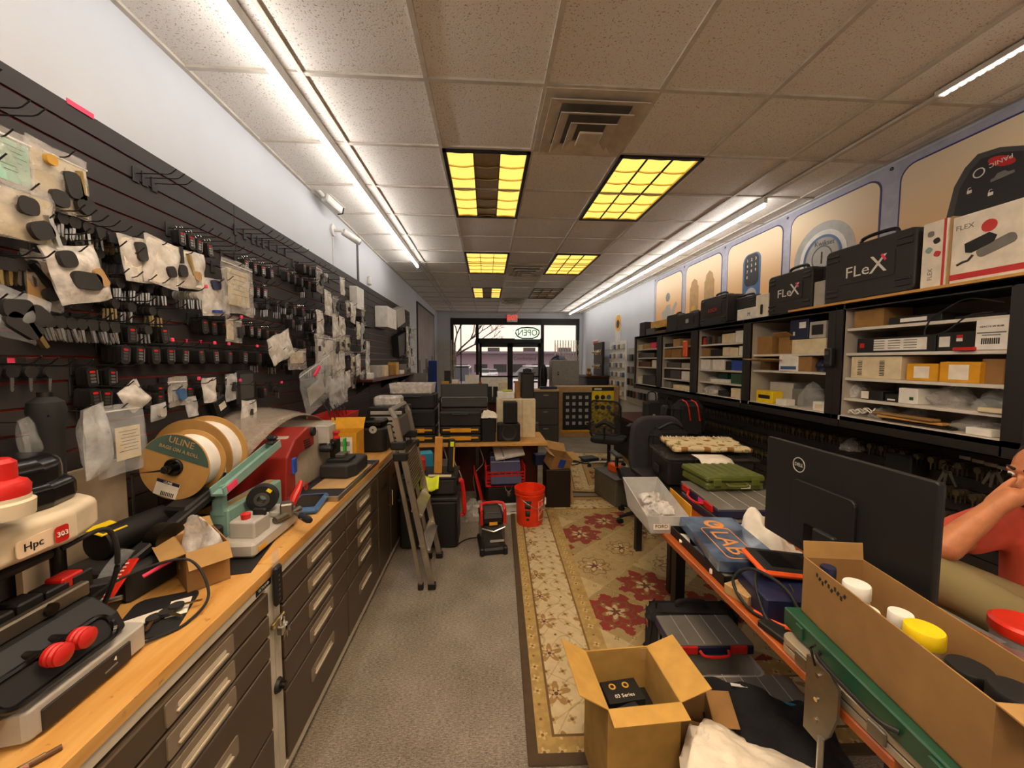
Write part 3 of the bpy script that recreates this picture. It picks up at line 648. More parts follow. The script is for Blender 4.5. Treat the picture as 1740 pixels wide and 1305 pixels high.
# larger things on the far stretch of slatwall
def wall_box(x0, y0, x1, y1, off, dx, name, m, label, cat, e=0):
    X = XS + off; a = PX((x0 + x1) / 2, y0, X); b = PX((x0 + x1) / 2, y1, X); w = PX(x1, y0, X).y - PX(x0, y0, X).y
    o = MB().box((0, 0, 0), (2 * off, w, a.z - b.z), .004).build(name, M[m], None, (X, a.y, (a.z + b.z) / 2), smooth=0, e=(e, 0, 0)); return tag(o, label, cat)
wall_box(648, 524, 664, 558, .08, .06, 'white_carton', 'white', 'white upright carton hung on the far slatwall', 'carton')
wall_box(668, 524, 682, 552, .06, .05, 'tilted_carton', 'light_grey', 'tilted white and blue carton beside the upright one', 'carton', .25)
wall_box(672, 566, 690, 600, .05, .05, 'orange_case', 'black', 'black pouch with an orange edge on the far slatwall', 'pouch', .2)
wall_box(612, 540, 626, 556, .05, .06, 'black_pouch', 'black', 'small black zip pouch on the far slatwall', 'pouch')
o = wall_box(600, 489, 612, 526, .04, .02, 'hanging_packet', 'white', 'long white blister packet hung high on the far slatwall', 'packet')
# shelf plank under the far stretch
t = thing('wall_shelf', 'thin wooden wall shelf under the far stretch of slatwall', 'shelf', (XS + .12, 5.3, 1.44))
MB().box((0, 0, 0), (.24, 2.4, .025)).build('plank', M['mahogany'], t, smooth=0)
for y in (-1, 0, 1): MB().add([(-.12, y, -.0125), (.1, y, -.0125), (-.12, y, -.16), (-.12, y + .01, -.0125), (.1, y + .01, -.0125), (-.12, y + .01, -.16)], [(0, 1, 2), (3, 5, 4), (0, 3, 4, 1), (1, 4, 5, 2), (0, 2, 5, 3)]).build('bracket', M['black'], t, smooth=0)
for k in range(7):
    y = 4.3 + k * .3; h = RND.uniform(.06, .18); mt = ['white', 'light_grey', 'cream', 'card', 'gold', 'white', 'grey'][k]
    o = MB().box((0, 0, h / 2), (.12, .14, h), .006).build('small_carton', M[mt], None, (XS + .12, y, 1.4525), RND.uniform(-.3, .3), smooth=0)
    tag(o, ['white carton nearest the camera on the wooden wall shelf', 'pale grey carton second along the wooden wall shelf', 'cream carton third along the wooden wall shelf', 'brown carton midway along the wooden wall shelf', 'gold carton fifth along the wooden wall shelf', 'white carton sixth along the wooden wall shelf', 'grey carton at the far end of the wooden wall shelf'][k], 'carton')
# mural, cameras, cable, sensor
y0, y1 = 645 * 1.47 / (828 - 712), 645 * 1.47 / (828 - 739); z1 = PX(712, 515, -1.47).z
def mural():
    m, t, b = new_mat('city_mural'); b.inputs['Roughness'].default_value = .6
    x, y, z = xyz(t); n = noise_e(t, 2.2, 4); c = (y * 3.1).floor(); hgt = rnd_e(t, c, c * 0 + 3) * .8 - .6
    k = cmix(t, n, '#6d6360', '#a89c96'); k = cmix(t, (z < hgt), k, '#4b4244'); t.links.new(k, b.inputs['Base Color']); return m
o = MB().box((0, 0, 0), (.02, y1 - y0, 2.3)).build('wall_mural', mural(), None, (-1.468, (y0 + y1) / 2, z1 - 1.15), smooth=0); tag(o, 'tall grey city mural in a dark frame at the far end of the slatwall', 'picture')
MB().box((.0, 0, 1.13), (.03, y1 - y0, .04)).box((0, 0, -1.13), (.03, y1 - y0, .04)).box((0, (y1 - y0) / 2, 0), (.03, .04, 2.3)).box((0, (y0 - y1) / 2, 0), (.03, .04, 2.3)).build('frame', M['black'], o, smooth=0)
p = PX(528, 318, XL); t = thing('security_camera', 'white box security camera with sunshade high on the wall', 'camera', (XL, p.y, p.z))
MB().cyl((0, 0, 0), (.02, 0, 0), .05, n=20).build('base', M['white'], t)
MB().tube([(.02, 0, 0), (.07, 0, -.03), (.09, .03, -.06)], .016).build('arm', M['white'], t)
e_ = (-.25, 0, -.35); MB().box((.12, .14, -.08), (.07, .2, .07), .012, e_).build('body', M['white'], t, smooth=0)
MB().box((.118, .135, -.043), (.085, .26, .008), .003, e_).build('sunshade', M['white'], t, smooth=0)
MB().box((.155, .238, -.106), (.062, .012, .062), .004, e_).build('lens', M['black_gloss'], t, smooth=0)
p = PX(564, 391, XL); t = thing('security_camera', 'small white bullet camera with a cable below, further along the wall', 'camera', (XL, p.y, p.z))
MB().cyl((0, 0, 0), (.02, 0, 0), .055, n=20).build('base', M['white'], t); MB().tube([(.0, 0, 0), (.08, .02, 0), (.09, .05, -.01)], .014).build('arm', M['white'], t)
MB().cyl((.09, .04, 0), (.2, .16, -.06), .034, n=18).build('body', M['white'], t); MB().cyl((.2, .16, -.06), (.206, .166, -.063), .028, n=18).build('lens', M['black_gloss'], t)
MB().tube([(.004, 0, -.03), (.004, 0, -.42)], .004, 6).build('cable', M['white'], t)
p = PX(605, 400, XL); zc = 2.56; m = MB(); [m.tube([(XL + .006, p.y + d, ZC - .02), (XL + .006, p.y + d * 1.3, zc)], .006, 6) for d in (0, .016, .03)]
tag(m.build('wall_cable', M['dark_grey']), 'dark cable bundle running down the wall from the ceiling to the slatwall', 'cable')
p = PX(625, 477, XL); o = MB().box((.02, 0, 0), (.04, .07, .1), .01).build('motion_sensor', M['white'], None, (XL, p.y, p.z), smooth=0); tag(o, 'small white wall sensor above the far slatwall', 'sensor')
# ---------------------------------------------------------------- workbench on the left
XF = -.80; ZB = .905
Mdr = mat('drawer_brown', '#5a4c3d', .35, .3, var=.06, scale=3); Mfr = mat('bench_frame', '#c4bba8', .45)
M['handle_plate'] = mat('handle_plate', '#857663', .4)
M['handle_bar'] = mat('handle_bar', '#c9bea8', .3)
def bench(y0, y1, label, cols):
    t = thing('workbench_cabinet', label, 'workbench', (0, 0, 0), 0)
    b = MB().box(((XL + XF) / 2 - .02, (y0 + y1) / 2, .44), (XF - XL - .06, y1 - y0 - .004, .78)); b.build('body', Mfr, t, smooth=0)
    f = MB(); f.box((XF - .025, (y0 + y1) / 2, .852), (.05, y1 - y0, .03)); f.box((XF - .02, (y0 + y1) / 2, .058), (.05, y1 - y0, .03))
    for y in (y0 + .02, y1 - .02): f.box((XF - .02, y, .44), (.044, .04, .79))
    f.build('frame', Mfr, t, smooth=0)
    for k in range(2): MB().box((XL + .3, y0 + .1 + k * (y1 - y0 - .2), .025), (.4, .1, .05)).build('foot', M['black'], t, smooth=0)
    for a, c, zs in cols:
        for z1, z0 in zip(zs, zs[1:]):
            if z1 is None: continue
            d = MB().box((XF - .015, (a + c) / 2, (z1 + z0) / 2), (.045, c - a - .008, z1 - z0 - .008), .004).build('drawer' if z1 - z0 < .5 else 'cabinet_door', Mdr, t, smooth=0)
            if z1 - z0 < .5:
                w = min(.25, (c - a) * .42); zc = (z1 + z0) / 2 if z1 - z0 < .2 else z1 - .12
                h = MB(); h.prism(rrect(w, .062, .006, 2), 0, .004, FM('+x', (XF + .0075, (a + c) / 2, zc))); h.build('handle_plate', M['handle_plate'], d, smooth=0)
                MB().prism(rrect(w * .72, .014, .007, 4), .003, .005, FM('+x', (XF + .0075, (a + c) / 2, zc))).prism(rrect(w * .76, .006, .003, 3), .004, .010, FM('+x', (XF + .0075, (a + c) / 2, zc - .012))).build('handle', M['handle_bar'], d, smooth=0)
            else:
                MB().tube([(XF + .01, c - .04, .62), (XF + .035, c - .04, .62), (XF + .035, c - .04, .5), (XF + .01, c - .04, .5)], .006, 6).build('handle', M['chrome'], d)
                for k in range(4): MB().box((XF + .008, (a + c) / 2 - .06 + k * .04, .69), (.002, .012, .05), 0, (.5, 0, 0)).build('louver_slot', M['black'], d, smooth=0)
    return t
za = [.828, .742, .657, .572, .30, .075]; zb_ = [.828, .715, .605, .49, .365, .075]
bench(-.66, 1.411, 'brown steel workbench cabinet with stacked shallow drawers, in front of the padlocked post', [(-.62, .04, za), (.045, .705, za), (.73, 1.38, za)])
bench(1.415, 3.42, 'brown steel workbench cabinet with drawers and doors, running on to the ladder', [(1.465, 2.125, zb_), (2.13, 2.74, zb_), (2.745, 3.08, [.828, .075]), (3.085, 3.42, [.828, .075])])
for y0, y1, lab in ((-.7, 1.422, 'thick maple top slab under the white key machine'), (1.426, 3.5, 'thick maple top slab under the tape and grinder')):
    o = MB().box(((XL + .03 + XF) / 2 + .005, (y0 + y1) / 2, .886), (XF - XL - .03, y1 - y0, .038), .003).build('worktop', M['bench'], None, smooth=0); tag(o, lab, 'worktop')
# things hung on the front post
t = thing('remote_control', 'black remote hanging in a clear strap on the white bench post', 'remote', (XF + .016, 1.41, .83)); MB().box((0.006, 0, 0), (.02, .045, .15), .008).build('case', M['black'], t, smooth=0)
for k in range(6): MB().box((.017, -.008, .04 - k * .018), (.002, .008, .006)).build('button', M['dark_grey'], t, smooth=0)
MB().box((.002, 0, .09), (.004, .04, .08)).build('strap', M['clear'], t, smooth=0)
t = thing('padlock', 'brass-bodied padlock and keys on the hasp of the bench post', 'padlock', (XF + .008, 1.42, .665))
MB().box((.004, 0, .02), (.012, .08, .022), .003).build('hasp', M['brass'], t, smooth=0); MB().box((.02, 0, -.01), (.026, .04, .036), .005).build('body', M['steel'], t, smooth=0)
MB().tube([(.02, -.012, .0), (.02, -.012, .03), (.02, 0, .04), (.02, .012, .03), (.02, .012, 0)], .004, 6).build('shackle', M['chrome'], t)
for a in (-.5, .1, .6): MB().prism([(-.006, 0), (.006, 0), (.006, -.03), (0, -.05), (-.006, -.03)], .033, .035, RX @ Matrix.Rotation(a, 4, 'Z')).build('hanging_key', M['brass' if a < 0 else 'steel'], t, smooth=0)
t = thing('cam_lock', 'black key lock set low in the white bench post', 'lock', (XF + .003, 1.42, .43)); MB().cyl((0, 0, 0), (.012, 0, 0), .028, .022, n=18).build('escutcheon', M['black'], t); MB().cyl((.012, 0, 0), (.03, 0, 0), .013, n=14).build('barrel', M['gunmetal'], t)
o = decal(None, '+x', (XF + .001, 1.36, .853), .09, .022, M['black'], 'name_plate'); tag(o, 'small black name plate on the bench front rail by the post', 'name plate'); text('ULTRAHD', o, '+z', (0, 0, .001), .014, M['light_grey'])

# ---------------------------------------------------------------- white and black key machine, nearest
t = thing('key_machine', 'white-based key cutting machine with two red knobs on the near bench end', 'key machine', (0, 0, ZB))
MB().prism([(-1.30, .68), (-.905, .752), (-.895, .76), (-.897, 1.01), (-.905, 1.018), (-1.30, 1.05)], .008, .07).build('base', M['light_grey'], t, smooth=0, bev=.008)
MB().box((-.894, .872, .033), (.006, .19, .046), .002).build('front_panel', M['charcoal'], t, smooth=0)
text('4', t, '+x', (-.8902, .925, .042), .014, M['white'])
MB().box((-.8905, .915, .028), (.001, .03, .004), 0, (.1, 0, 0)).build('panel_print', M['grey'], t, smooth=0)
MB().box((-.97, .62, .004), (.03, .03, .008)).box((-.93, .97, .004), (.03, .03, .008)).box((-1.26, .97, .004), (.03, .03, .008)).build('rubber_foot', M['rubber'], t, smooth=0)
sec = [(-1.2, .07), (-.925, .07), (-.912, .085), (-.93, .125), (-.985, .165), (-1.04, .172), (-1.2, .16)]
RY = Matrix(((1, 0, 0, 0), (0, 0, 1, 0), (0, 1, 0, 0), (0, 0, 0, 1)))
MB().prism(sec, .66, .985, RY).build('carriage_housing', M['black'], t, smooth=0, bev=.016)
m = MB(); m.prism(rrect(.21, .05, .02, 5), 0, .002, FM('+x', (-.918, .835, .117)) @ Matrix.Rotation(-.55, 4, 'X')); m.build('handle_opening', M['black_soft'], t, smooth=0)
m = MB(); o_ = [(*(FM('+x', (-.914, .835, .118)) @ Matrix.Rotation(-.55, 4, 'X') @ Vector((x, y, 0))),) for x, y in rrect(.225, .062, .026, 5)]; m.tube(o_ + [o_[0]], .006, 6); m.build('handle_rim', M['black_gloss'], t)
for y in (.815, .863):
    MB().lathe([(.006, -.01), (.010, 0), (.021, .004), (.0225, .012), (.0205, .016), (.0225, .021), (.020, .026), (.021, .031), (.014, .037), (.0, .039)], 18, Matrix.Translation((-.915, y, .142)) @ Matrix.Rotation(PI / 2, 4, 'Y')).build('red_knob', M['red'], t)
for y in (.815, .863): MB().cyl((-.96, y, .142), (-.92, y, .142), .009, n=12).build('knob_shaft', M['gunmetal'], t)
MB().box((-.9112, .87, .0835), (.001, .1, .006)).build('printed_line', M['light_grey'], t, smooth=0)
m = MB()
for k in range(7): m.box((-1.06, .68 + k * .055, .19), (.05, .05, .04 if k % 2 else .048), .004)
m.build('clamp_jaws', M['black'], t, smooth=0)
MB().box((-1.01, .84, .186), (.022, .3, .035), .004).build('clamp_bar', M['dull_steel'], t, smooth=0)
for y in (.76, .9): MB().cyl((-1.0, y, .187), (-.992, y, .187), .014, n=14).build('clamp_bolt', M['gunmetal'], t)
MB().box((-1.06, .99, .205), (.045, .05, .03), .004).build('red_block', M['red'], t, smooth=0)
MB().box((-1.3, .84, .22), (.12, .3, .30), .02).build('column', M['black'], t, smooth=0)
M['beige_arm'] = mat('beige_arm', '#d3c4a8', .35)
HD = (0, .155, .05)
m = MB().prism([(-1.34, .42), (-1.1, .46), (-1.0, .58), (-.985, .80), (-1.02, .89), (-1.08, .915), (-1.34, .915)], .27, .355); m.build('cream_arm', M['beige_arm'], t, loc=HD, smooth=0, bev=.02)
m = MB().prism([(-1.36, .45), (-1.14, .5), (-1.06, .6), (-1.045, .80), (-1.07, .87), (-1.12, .895), (-1.36, .895)], .35, .475); m.build('motor_cover', M['black_gloss'], t, loc=HD, smooth=0, bev=.035)
m = MB().prism([(-1.36, .44), (-1.13, .49), (-1.045, .6), (-1.03, .80), (-1.055, .88), (-1.11, .905), (-1.36, .905)], .35, .415); m.build('cover_skirt', M['black_gloss'], t, loc=HD, smooth=0, bev=.02)
MB().lathe([(.05, 0), (.052, .03), (.046, .034), (.046, .042)], 22, Matrix.Translation((-.995, .70, .385))).build('dial_collar', M['beige_arm'], t, loc=(0, .12, .05))
MB().lathe([(.045, 0), (.047, .02), (.042, .03), (.03, .036), (.03, .07), (.022, .078), (0, .08)], 22, Matrix.Translation((-.995, .70, .427))).build('red_dial', M['red'], t, loc=(0, .12, .05))
nx = Vector((-.9885, .885, .355)); ang = math.atan2(.015, .22)
MB().prism(rrect(.1, .038, .008, 4), 0, .002, FM('+x', nx) @ Matrix.Rotation(ang, 4, 'Y')).build('name_label', mat('label_peach', '#e8cfae', .5), t, smooth=0)
MB().prism(rrect(.03, .038, .006, 4), .002, .003, FM('+x', nx + Vector((.0025, .036, 0))) @ Matrix.Rotation(ang, 4, 'Y')).build('model_label', M['red'], t, smooth=0)
text('Hpc', t, '+x', nx, .024, M['black'], M=FM('+x', nx) @ Matrix.Rotation(ang, 4, 'Y') @ Matrix.Translation((-.018, 0, .0028))); text('303', t, '+x', (-.9815, .921, .355), .016, M['white'])
MB().box((-1.13, .8, .295), (.2, .3, .02), .006).build('arm_underside', M['black'], t, smooth=0)
MB().cyl((-1.06, .84, .21), (-1.06, .84, .31), .016, n=14).build('cutter_spindle', M['steel'], t)
m = MB(); m.cyl((-1.32, 1.22, 0), (-1.32, 1.22, .66), .018); m.build('post', M['gunmetal'], pl := thing('pump_lever', 'tall black grip lever standing behind the white key machine', 'lever', (0, 0, ZB)))
MB().lathe([(.03, .34), (.032, .44), (.036, .55), (.042, .6), (.038, .63), (.02, .645), (0, .648)], 20, Matrix.Translation((-1.32, 1.22, 0))).build('grip', M['rubber'], pl); MB().box((-1.32, 1.22, .01), (.1, .1, .02), .004).build('foot', M['black'], pl, smooth=0)
pn = thing('ball_pen', 'red and clear ballpoint pen on the near bench corner', 'pen', (-.868, .69, ZB + .006), .95)
MB().cyl((-.07, 0, 0), (.04, 0, 0), .005, n=10).build('barrel', M['clear'], pn); MB().cyl((.03, 0, 0), (.07, 0, 0), .0055, n=10).build('cap', M['brown'], pn); MB().cyl((-.06, 0, 0), (.03, 0, 0), .002, n=6).build('refill', M['red'], pn); MB().box((.03, 0, .006), (.04, .004, .002)).build('clip', M['chrome'], pn, smooth=0); MB().cyl((-.09, 0, -.001), (-.07, 0, 0), .003, .005, n=10).build('tip', M['navy'], pn)
# clutter behind the near machine
c = thing('red_key_tag', 'red comb-edged plastic strip in a clear sleeve behind the near machine', 'key gauge', (-1.1, 1.16, ZB + .09), e=(.75, -.2, -.25))
MB().box((0, 0, 0), (.035, .15, .006)).build('strip', M['bright_red'], c, smooth=0)
m = MB(); [m.box((-.01, -.06 + k * .011, .0035), (.012, .004, .002)) for k in range(12)]; m.build('tick_marks', M['paper'], c, smooth=0)
MB().grid(lambda u, v: (-.035 - .05 * u, -.09 + .2 * v, .012 * math.sin(5 * u + 4 * v)), 6, 8).build('sleeve', M['clear'], c, smooth=180)
MB().box((.0, -.1, -.005), (.05, .06, .04), .006).build('red_clip', M['red'], c, smooth=0); MB().box((0, -.11, -.06), (.05, .03, .08)).build('stand', M['black'], c, smooth=0)
c = thing('key_clamp_machine', 'low black key clamp machine with a round motor behind the small carton', 'key machine', (-1.2, 1.4, ZB), -.15)
MB().box((0, 0, .05), (.24, .36, .1), .01).build('base', M['charcoal'], c, smooth=0); MB().box((.06, .02, .16), (.05, .34, .03), .006, (.35, 0, 0)).build('lever_arm', M['black'], c, smooth=0)
MB().cyl((-.06, -.12, .15), (-.06, .1, .15), .05, n=20).build('motor', M['black'], c); MB().cyl((.05, -.02, .13), (.1, -.02, .13), .055, n=22).build('cutter_disc', M['gunmetal'], c); MB().box((.02, .14, .2), (.1, .14, .05), .01, (.3, 0, 0)).build('head', M['black'], c, smooth=0)
MB().box((-.06, -.09, .195), (.07, .08, .006), .002, (0, .25, 0)).build('yellow_label', M['yellow'], c, smooth=0)
c = thing('black_vise', 'flat black key vise lying behind the red comb strip', 'vise', (-1.16, 1.13, ZB), .5)
MB().box((0, 0, .03), (.12, .18, .06), .006).build('base', M['black'], c, smooth=0); MB().box((.0, .04, .075), (.09, .05, .04), .004).build('jaw', M['charcoal'], c, smooth=0); MB().cyl((-.03, -.05, .07), (.09, -.05, .07), .007, n=8).build('screw', M['steel'], c)
c = tag(MB().cyl((-1.06, 1.2, ZB + .09), (-1.02, 1.26, ZB + .11), .006, n=8).build('marker_pen', M['pink']), 'small pink marker lying on the black vise clutter', 'pen')
mt = tag(MB().prism(rrect(.16, .22, .03, 4), 0, .004).build('rubber_mat', M['rubber'], None, (-.98, 1.14, ZB), .35, smooth=0), 'black rubber mat under the loose brass keys', 'mat')
tag(MB().box((0, 0, .001), (.09, .05, .002)).build('key_card', M['paper'], None, (-1.0, 1.12, ZB + .004), .7, smooth=0), 'cream paper slip under the loose brass keys', 'card')
tag(MB().box((0, 0, .001), (.05, .09, .002)).build('key_card', M['paper'], None, (-.94, 1.175, ZB + .004), .5, smooth=0), 'small punched card on the black rubber mat', 'card')
for k in range(3):
    o = dup(PRO['k2by'], (-.97 + .012 * k, 1.13 + .01 * k, ZB + .012 + .004 * k), label=['loose brass key uppermost on the rubber mat', 'loose brass key crossing the others on the rubber mat', 'loose brass key lying flat on the rubber mat'][k]); o.rotation_euler = (0, PI / 2, 2 + k * .8); o['group'] = 'loose keys on the mat'
o = MB().tube(bez([(-.905, 1.02, ZB + .01), (-.86, 1.1, ZB + .006), (-.87, 1.2, ZB + .03), (-.96, 1.24, ZB + .12), (-1.05, 1.12, ZB + .13), (-1.13, 1.03, ZB + .06), (-1.2, 1.06, ZB + .01)]), .004, 8).build('power_cable', M['rubber']); tag(o, 'black cable arching from the near key machine over the brass keys', 'cable')
o = MB().tube(bez([(-1.03, .96, ZB + .3), (-1.0, 1.04, ZB + .31), (-1.0, 1.06, ZB + .2), (-1.1, 1.1, ZB + .03), (-1.2, 1.2, ZB + .012)]), .006, 8).build('power_cable', M['rubber']); tag(o, 'thick black cable looping out of the near machine head', 'cable')

def carton(name, label, cat, loc, rz, w, d, h, m='card', mi='card_in', flaps=None, e=None, th=.004):
    t = thing(name, label, cat, loc, rz, e=e)
    b = MB().box((0, 0, th / 2), (w, d, th))
    for s_ in (-1, 1): b.box((s_ * (w - th) / 2, 0, h / 2), (th, d, h)); b.box((0, s_ * (d - th) / 2, h / 2), (w - 2 * th, th, h))
    b.build('box_body', M[m], t, smooth=0)
    for k, (side, ln, ang) in enumerate(flaps or ()):
        f = MB().box((0, ln / 2, 0), ((w if side in 'ns' else d), ln, th * .8)).build('flap', M[mi], t, smooth=0)
        r = {'n': 0, 's': PI, 'e': -PI / 2, 'w': PI / 2}[side]
        pos = {'n': (0, d / 2), 's': (0, -d / 2), 'e': (w / 2, 0), 'w': (-w / 2, 0)}[side]
        f.matrix_local = Matrix.Translation((*pos, h)) @ Matrix.Rotation(r, 4, 'Z') @ Matrix.Rotation(ang, 4, 'X')
    return t
cb = carton('small_carton', 'small open brown carton stuffed with clear bags on the bench edge', 'carton', (-1.0, 1.355, ZB), .82, .115, .19, .135, 'card', 'card_in', (('s', .06, -.9), ('w', .06, -.15), ('n', .06, .4)))
tag(MB().grid(lambda u, v: ((u - .5) * .09 + .02 * math.sin(9 * v), (v - .5) * .13 + .02 * math.sin(7 * u), .02 + .17 * math.sin(PI * u) * math.sin(PI * (v * .8 + .1)) + .02 * noise.noise((u * 6, v * 6, 2))), 14, 14).build('clear_bag', M['bagwhite'], None, (-1.0, 1.36, ZB + .03), .82, smooth=180), 'crumpled clear bag spilling out of the small open carton', 'plastic bag')

# ---------------------------------------------------------------- spools of bags
def spool(label, x, y, z, r, w, mark):
    t = thing('bag_spool', label, 'spool', (x, y, z)); R = Matrix.Rotation(PI / 2, 4, 'X')
    for k, yy in enumerate((0, -w - .006)):
        MB().lathe([(.032, 0), (r, 0), (r, .006), (.032, .006), (.032, 0)], 48, R @ Matrix.Translation((0, 0, yy)), False).build('cardboard_disc', M['tan_card'], t)
    MB().lathe([(.04, -w), (r * .86, -w), (r * .86, -.001), (.04, -.001)], 40, R, False).build('bag_roll', M['white'], t)
    MB().lathe([(.034, -w - .01), (.034, .012), (.03, .016), (.014, .012), (.014, .05), (0, .052)], 24, R).build('hub', M['black_gloss'], t)
    if mark:
        a0, a1 = -.05, 2.5; pts = [(r * .985 * math.cos(a0 + (a1 - a0) * k / 16), r * .985 * math.sin(a0 + (a1 - a0) * k / 16)) for k in range(17)]
        MB().prism(pts, .0065, .0075, R).build('green_label', mat('label_green', '#3f5950', .7), t, smooth=0)
        an = (a0 + a1) / 2; n_ = (math.cos(an), math.sin(an)); tn = an - PI / 2
        for s_, k, sz in (('ULINE', .78, .036), ('BAGS ON A ROLL', .52, .019)):
            text(s_, t, '-y', (n_[0] * r * k, -.0085, n_[1] * r * k), sz * r / .13, M['tan'], tn)
    return t
M['tan_card'] = mat('tan_card', '#b58a4c', .8)
pc = PX(298, 793, -1.2)
sp = spool('front brown cardboard spool of bags with a green printed label', -1.2, 1.52, 1.251, .128, .085, True)
decal(sp, '-y', (-.03, -.009, -.085), .085, .06, M['paper'], 'paper_label', -.35); decal(sp, '-y', (-.022, -.0095, -.06), .085, .012, M['navy'], 'label_band', -.35); text('ULINE', sp, '-y', (-.022, -.0105, -.06), .012, M['white'], -.35)
m = MB(); [m.box((-.05 + .006 * k, -.0102, -.098 - .002 * k), (.003, .001, .016), 0, (0, .35, 0)) for k in range(8)]; m.build('bar_code', M['black'], sp, smooth=0)
sp2 = spool('larger brown cardboard spool of bags standing behind the front one', -1.30, 1.74, 1.23, .172, .1, False)
decal(sp2, '-y', (.11, -.009, -.045), .07, .05, M['paper'], 'paper_label', 0); decal(sp2, '-y', (.11, -.0095, -.075), .07, .02, M['navy'], 'label_band', 0); text('ULINE', sp2, '-y', (.11, -.0105, -.075), .016, M['white'], PI)
for y, x, z, r, lab in ((1.565, -1.2, 1.251, .12, 'front'), (1.79, -1.30, 1.23, .17, 'larger')):
    t = thing('spool_stand', 'black wire stand carrying the %s brown spool' % lab, 'stand', (x, y, ZB))
    MB().tube([(0, -.1, z - ZB), (0, .1, z - ZB)], .012, 8).build('axle', M['black'], t)
    for yy in (-.1, .1): MB().tube([(0, yy, z - ZB), (-.11, yy, z - ZB - .01), (-.11, yy, .006), (.1, yy, .006)], .005, 6).build('wire_leg', M['black'], t)
M['backing_board'] = mat('backing_board', '#a8967e', .7)
o = MB().box((0, 0, .19), (.02, .34, .38)).build('backing_board', M['backing_board'], None, (-1.4, 1.36, ZB), smooth=0); tag(o, 'beige board leaning against the slatwall behind the near machine', 'board')

# ---------------------------------------------------------------- heat sealer, tape, duplicator
t = thing('heat_sealer', 'pale teal hand impulse sealer with its arm raised', 'sealer', (-1.085, 1.77, ZB), 0)
MB().box((0, 0, .075), (.075, .40, .15), .006).build('base', M['teal'], t, smooth=0); MB().box((.0, 0, .153), (.02, .36, .006)).build('seal_strip', M['tan'], t, smooth=0)
ar = MB().prism([(-.026, 0), (.026, 0), (.026, .036), (.021, .036), (.021, .01), (-.021, .01), (-.021, .036), (-.026, .036)], .03, .46, Matrix(((1, 0, 0, 0), (0, 0, 1, 0), (0, 1, 0, 0), (0, 0, 0, 1)))).build('arm', M['teal'], t, smooth=0); ar.location = (.03, -.27, .215); ar.rotation_euler = (.24, 0, 0)
o = MB().box((.0, .43, .04), (.04, .05, .02), .008).box((0, .44, .058), (.05, .03, .025), .01).build('knob', M['black'], t, smooth=0); o.location = (.03, -.27, .215); o.rotation_euler = (.24, 0, 0)
MB().box((0, -.19, .19), (.04, .03, .12)).build('hinge', M['teal'], t, smooth=0); o = MB().box((.0275, .08, .018), (.002, .06, .026)).build('pink_label', M['pink'], t, smooth=0); o.location = (.03, -.27, .215); o.rotation_euler = (.24, 0, 0)
t = thing('tape_roll', 'roll of black tape standing on the silver key duplicator', 'tape', (-.985, 1.70, ZB + .152), .3)
MB().lathe([(.03, -.024), (.058, -.024), (.06, 0), (.058, .024), (.03, .024), (.03, -.024)], 32, Matrix.Rotation(PI / 2, 4, 'X'), False).build('roll', M['black'], t); MB().lathe([(.018, -.026), (.03, -.026), (.03, .026), (.018, .026), (.018, -.026)], 24, Matrix.Rotation(PI / 2, 4, 'X'), False).build('core', M['dark_grey'], t)
MB().box((.03, -.0255, .036), (.02, .001, .014), 0, (0, .7, 0)).build('yellow_mark', M['yellow'], t, smooth=0)
t = thing('key_duplicator', 'silver key duplicator with a red lever and black handle', 'key machine', (-.955, 1.62, ZB))
MB().box((0, 0, .035), (.15, .34, .06), .012).build('base', M['light_grey'], t, smooth=0); MB().box((0, .12, .078), (.13, .1, .03), .008).build('deck', M['light_grey'], t, smooth=0)
MB().prism([(-.05, -.12), (.055, -.13), (.055, -.02), (-.05, .0)], .06, .13).build('vise_block', M['light_grey'], t, smooth=0, bev=.01)
MB().lathe([(.016, 0), (.018, .02), (.01, .024), (0, .025)], 16, Matrix.Translation((0, -.09, .13))).build('red_cap', M['red'], t); MB().box((.03, -.05, .14), (.05, .016, .03), .004).build('black_stop', M['black'], t, smooth=0)
MB().box((.07, .08, .1), (.05, .06, .06), .006, (0, 0, .4)).build('clamp', M['dull_steel'], t, smooth=0); MB().cyl((.06, .0, .08), (.1, .13, .08), .014, n=12).build('screw', M['dull_steel'], t)
MB().tube([(.08, .1, .11), (.085, .12, .14), (.09, .15, .17), (.09, .17, .195)], [.014, .019, .014, .009], 10).build('red_lever', M['red'], t)
MB().tube([(.08, .1, .08), (.13, .06, .075), (.16, .03, .07)], .007, 8).build('handle_rod', M['steel'], t); MB().lathe([(.006, 0), (.014, .01), (.015, .07), (.011, .085), (0, .088)], 14, Matrix.Translation((.13, .065, .075)) @ Vector((.8, -.6, -.05)).to_track_quat('Z', 'Y').to_matrix().to_4x4()).build('handle_grip', M['rubber'], t)
for x, y in ((.05, -.14), (-.05, -.14), (.05, .14), (-.05, .14)): MB().cyl((x, y, 0), (x, y, .008), .014, n=10).build('foot', M['rubber'], t)
MB().box((.0765, -.12, .03), (.002, .05, .02)).build('maker_label', M['gold'], t, smooth=0)
tag(MB().box((0, 0, .002), (.2, .3, .004)).build('steel_sheet', M['black'], None, (-.97, 1.49, ZB), .2, smooth=0), 'thin black tray sheet under the end of the silver duplicator', 'tray')
